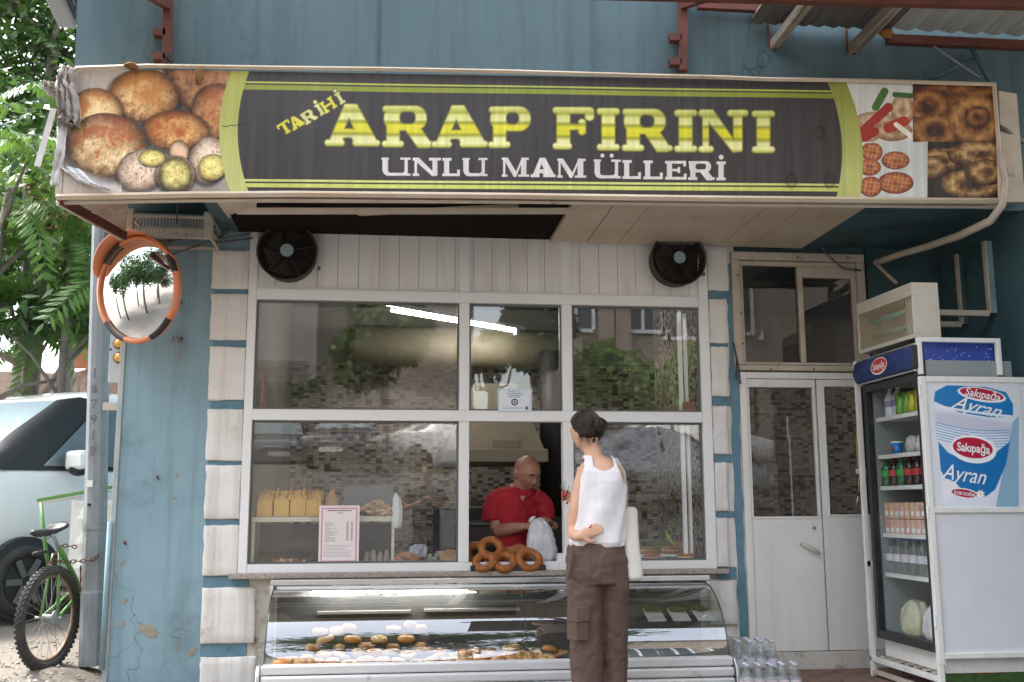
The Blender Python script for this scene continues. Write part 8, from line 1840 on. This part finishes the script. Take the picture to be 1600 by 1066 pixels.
def limb_tree(name, lab, base, top, r, nbr, nleaf, seed, spread=1.2, zr=(1.8, 4.6), grp=None, size=1.0, stuff=1500, lim_x=None):
    r0 = random.Random(seed); t = thing(name, lab, 'tree', base, grp); b, tp = Vector(base), Vector(top); mid = b.lerp(tp, .5)+Vector((r0.uniform(-.08, .08), 0, 0))
    MB().tube([b, b.lerp(mid, .5), mid, mid.lerp(tp, .6), tp], [r, r*.86, r*.75, r*.6, r*.35], 12).build('trunk', M_bark, t, smooth=True)
    tips = [tp]
    for k in range(nbr):
        f = .45+.55*k/nbr; p = b.lerp(tp, f); a = r0.uniform(0, 2*PI); e = p+Vector((math.cos(a)*spread*r0.uniform(.5, 1), math.sin(a)*spread*r0.uniform(.4, .9), r0.uniform(.3, 1.0)))
        MB().tube([p, p.lerp(e, .5)+Vector((0, 0, .08)), e], [r*.38, r*.26, r*.12], 8).build('limb', M_bark, t, smooth=True); tips += [e, p.lerp(e, .6)]
    for k in range(nleaf):
        p = r0.choice(tips)+Vector((r0.gauss(0, .28), r0.gauss(0, .28), r0.gauss(0, .35))); p.z = min(max(p.z, zr[0]+r0.uniform(0, .4)), zr[1])
        o = bpy.data.objects.new('leaf', leaf_me[k % 5]); col.objects.link(o); o.parent = t; o.location = p-t.location
        o.rotation_euler = (r0.uniform(-.5, .5), r0.uniform(-.4, .35), r0.uniform(0, 2*PI)); s = size*r0.uniform(.75, 1.2); o.scale = (s, s, s)
    if stuff:
        m = MB()
        for k in range(stuff):
            p = r0.choice(tips)+Vector((r0.gauss(0, .55), r0.gauss(0, .5)+.3, r0.gauss(0, .6))); d = Vector((r0.uniform(-1, 1), r0.uniform(-1, 1), r0.uniform(-.7, .1))).normalized(); s_ = d.cross(Vector((r0.uniform(-1, 1), r0.uniform(-1, 1), 1))).normalized(); L1 = r0.uniform(.10, .19); p.z = max(p.z, zr[0]+.1)
            m.add([p, p+d*L1*.4+s_*L1*.22, p+d*L1, p+d*L1*.4-s_*L1*.22], [(0, 1, 2, 3)])
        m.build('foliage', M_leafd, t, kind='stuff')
    return t
def wp(px, py, Y): return P(px, py, Y)
gt = 'ailanthus trees at the left'
b1 = wp(50, 640, 5.0); limb_tree('ailanthus_tree', 'thickest ailanthus tree at the left, its pale trunk rising behind the van', (b1.x, 5.0, .2), (wp(78, 330, 5.0).x, 5.0, 4.4), .13, 6, 70, 1, 1.4, (2.9, 5.6), gt, 1.0, 500)
b1 = wp(45, 640, 4.2); limb_tree('ailanthus_tree', 'slender ailanthus left of the thick trunk', (b1.x-.02, 4.2, .2), (wp(28, 330, 4.2).x, 4.3, 4.6), .06, 5, 55, 2, 1.1, (2.8, 5.4), gt, 1.0, 500)
b1 = wp(100, 640, 3.6); limb_tree('ailanthus_tree', 'thin ailanthus stem right of the thick trunk, beside the pole', (b1.x, 3.6, .2), (wp(122, 300, 3.6).x, 3.6, 4.2), .055, 5, 60, 3, .9, (2.7, 4.9), gt, 1.0, 500)
b1 = wp(-60, 640, 3.4); limb_tree('ailanthus_tree', 'ailanthus at the left edge whose fronds hang into the picture', (b1.x, 3.4, .2), (b1.x+.3, 3.3, 4.0), .08, 5, 65, 4, 1.2, (2.7, 5.2), gt, 1.0, 400)
# high canopy further back
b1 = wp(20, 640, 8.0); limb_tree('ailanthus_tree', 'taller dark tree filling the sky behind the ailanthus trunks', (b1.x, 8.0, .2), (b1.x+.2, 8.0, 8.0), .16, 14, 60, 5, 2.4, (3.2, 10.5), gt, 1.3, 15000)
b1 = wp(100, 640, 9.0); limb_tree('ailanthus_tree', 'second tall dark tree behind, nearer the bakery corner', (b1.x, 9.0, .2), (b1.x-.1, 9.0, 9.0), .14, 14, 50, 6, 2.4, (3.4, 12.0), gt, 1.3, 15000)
# reddish seed clusters
for px, py, lb in ((62, 298, 'rusty seed cluster hanging beside the torn sign end'), (80, 340, 'rusty seed cluster hanging lower, beside the pole')):
    c = wp(px, py, 3.0); m = MB()
    for k in range(90):
        p = c+Vector((random.gauss(0, .13), random.gauss(0, .08), random.gauss(0, .06))); d = Vector((random.uniform(-1, 1), random.uniform(-1, 1), random.uniform(-1, .2))).normalized()*.045; s_ = d.cross(Vector((0, 0, 1))).normalized()*.008; m.add([p, p+d*.5+s_, p+d, p+d*.5-s_], [(0, 1, 2, 3)])
    tag(m.build('seed_cluster', mat('seed_red', (.30, .09, .03), (.42, .16, .06), 30, rough=.7)), lb, 'seeds', 'rusty seed clusters', 'stuff')
# ruined wall, shed and tarpaulin beyond
M_ruin = mat('crumbled_pink_plaster', (.46, .36, .30), (.34, .25, .2), 2.0, rough=.95, bump=1.0, bscale=7, bdist=.05, dirt=(.24, .16, .12), dscale=2.5, dthr=.5, dsoft=.1)
rw = MB(); r0 = random.Random(9); top_ = []; n = 22; xa, xb = -16.0, -2.2
for i in range(n+1): top_.append((xa+(xb-xa)*i/n, 3.4+r0.uniform(-.25, .25)))
rw.prism([(xa, 1.75), (xb, 1.75)]+top_[::-1], 11.0, 11.6); tag(rw.build('ruined_wall', M_ruin, None, fix=True), 'crumbling pinkish wall beyond the trees at the far left', 'wall')
sd2 = thing('open_shed', 'low open shed with a dark interior beyond the van', 'shed', (-8, 9, 0))
MB().box(-16, -1.8, 8.2, 10.9, 1.95, 2.05).build('roof', mat('shed_roof', (.20, .13, .10), (.3, .22, .18), 3, rough=.9), sd2); MB().box(-16, -1.8, 10.8, 10.9, 0, 1.95).build('wall', mat('shed_wall', (.14, .11, .08), (.2, .17, .12), 2, rough=.9), sd2)
for x in (-9, -7.2, -5.4, -3.9): MB().beam((x, 8.4, .1), (x, 8.4, 1.95), .10, .10).build('post', M_rust, sd2); MB().beam((x+.05, 8.4, 1.3), (x+.6, 8.4, 1.93), .05, .05).build('brace', M_rust, sd2)
MB().box(-16, -1.8, 8.15, 8.2, 1.9, 2.1).build('fascia', MATS['shed_roof'], sd2)
a = wp(40, 545, 7.8); b2 = wp(190, 575, 7.4); tp = MB(); n = 14; vs = []
for i in range(n+1):
    for j in range(5): t_ = i/n; vs.append((-6.2+4.4*t_, 7.6+.35*j, 2.30-.045*j+.10*math.sin(t_*PI*3)*(.3+.1*j)+.25*(j/4)))
tp.add(vs, [(i*5+j, i*5+j+1, i*5+j+6, i*5+j+5) for i in range(n) for j in range(4)]); o = tp.build('tarpaulin', mat('green_tarp', (.04, .17, .12), (.03, .12, .09), 5, rough=.5), smooth=True); md = o.modifiers.new('t', 'SOLIDIFY'); md.thickness = .01; tag(o, 'green tarpaulin stretched over the shed behind the tree trunks', 'tarpaulin')
ra = MB().box(-5.2, -3.9, 10.9, 10.98, 3.3, 4.0); tag(ra.build('brick_chimney', mat('orange_brick', (.5, .2, .09), (.4, .16, .08), 9, rough=.9)), 'orange brick stub above the ruined wall', 'chimney')
# trees and vine across the street for the mirrored view

def round_tree(name, lab, base, h, cr, seed, m_, n=5200, grp=None, ls=.13):
    r0 = random.Random(seed); t = thing(name, lab, 'tree', base, grp); b = Vector(base)
    MB().tube([b, b+Vector((.05, 0, h*.45)), b+Vector((0, 0, h*.8))], [.16, .12, .05], 10).build('trunk', M_bark, t, smooth=True)
    cl_ = [(b+Vector((r0.gauss(0, cr*.5), r0.gauss(0, cr*.4), h*.72+r0.gauss(0, cr*.38))), r0.uniform(.3, .55)*cr) for _ in range(14)]; m = MB()
    for c_, _r in cl_: MB().tube([b+Vector((0, 0, h*.5)), b.lerp(c_, .7)+Vector((0, 0, .1)), c_], [.05, .03, .015], 6).build('limb', M_bark, t, smooth=True)
    for k in range(n):
        c_, rr = r0.choice(cl_); d = Vector((r0.gauss(0, 1), r0.gauss(0, 1), r0.gauss(0, 1))).normalized(); p = c_+d*rr*r0.uniform(.55, 1.05); a = Vector((r0.uniform(-1, 1), r0.uniform(-1, 1), r0.uniform(-1, .3))).normalized(); s_ = a.cross(d).normalized(); m.add([p, p+a*ls*.5+s_*ls*.3, p+a*ls, p+a*ls*.5-s_*ls*.3], [(0, 1, 2, 3)])
    m.build('crown', m_, t, kind='stuff')
gs = 'street trees mirrored in the panes'
for (pcx, pcy, rpx, d, nm, m_, seed) in ((600, 520, 95, 20.5, 'broad green tree across the street, mirrored in the upper left pane', leafmat('street_leaf', (.04, .09, .02), (.12, .18, .04)), 21), (835, 525, 62, 19.0, 'dark green tree across the street, mirrored in the upper middle pane', M_leafd, 22), (765, 545, 42, 21.5, 'yellowish tree across the street, mirrored beside the notice card', leafmat('yellow_leaf', (.12, .16, .03), (.22, .24, .05)), 23)):
    q = rp(pcx, pcy, d); r_ = rpx/1614*(6.5+d); h_ = (q.z-GZ)/.74; round_tree('street_tree', nm, (q.x, -d, GZ), h_, r_*.9, seed, m_, 8000, gs, .24)
vm_ = MB(); r0 = random.Random(31); VD = 19.6
for k in range(7000):
    px = r0.uniform(892, 1150); zc_ = 588+14*math.sin(px*.045)+8*math.sin(px*.11+1); q = rp(px, zc_+r0.gauss(0, 15), VD); p = q+Vector((0, r0.gauss(0, .3), 0)); d = Vector((r0.uniform(-1, 1), r0.uniform(-.6, 1), r0.uniform(-1, .3))).normalized()*.26; s_ = d.cross(Vector((0, 1, .3))).normalized()*.09; vm_.add([p, p+d*.5+s_, p+d, p+d*.5-s_], [(0, 1, 2, 3)])
tag(vm_.build('climbing_vine', M_vine), 'climbing vine over the mesh fence, mirrored in the right panes', 'vine')
hd = MB()
for k in range(6000):
    q = rp(r0.uniform(380, 500), r0.uniform(603, 700), 21.0); p = q+Vector((0, r0.uniform(-.4, .4), 0)); p.z = max(p.z, GZ); d = Vector((r0.uniform(-1, 1), r0.uniform(0, 1), r0.uniform(-1, .4))).normalized()*.22; s_ = d.cross(Vector((0, 1, .2))).normalized()*.08; hd.add([p, p+d*.5+s_, p+d, p+d*.5-s_], [(0, 1, 2, 3)])
tag(hd.build('ivy_hedge', M_leafd), 'ivy hedge across the street, mirrored low in the left pane', 'hedge')
for k, (x, y) in enumerate(((-7.2, -3.6), (-8.6, -.8), (-8.0, -7.0), (-11.5, .8), (-11, -9.5), (-12, -4.5))):
    round_tree('street_tree', '%s tree of the row down the street, mirrored in the convex mirror' % ORD[k], (x, y, -.06), 6.2+k*.2, 2.4, 40+k, M_leafd, 4500, gs, .24)

round_tree('street_tree', 'tall tree whose high branches are mirrored in the curved display glass', (rx_(725, 10), -10, ground_z(3, -10)), 12.5, 3.3, 61, M_leafd, 7000, gs, .3)
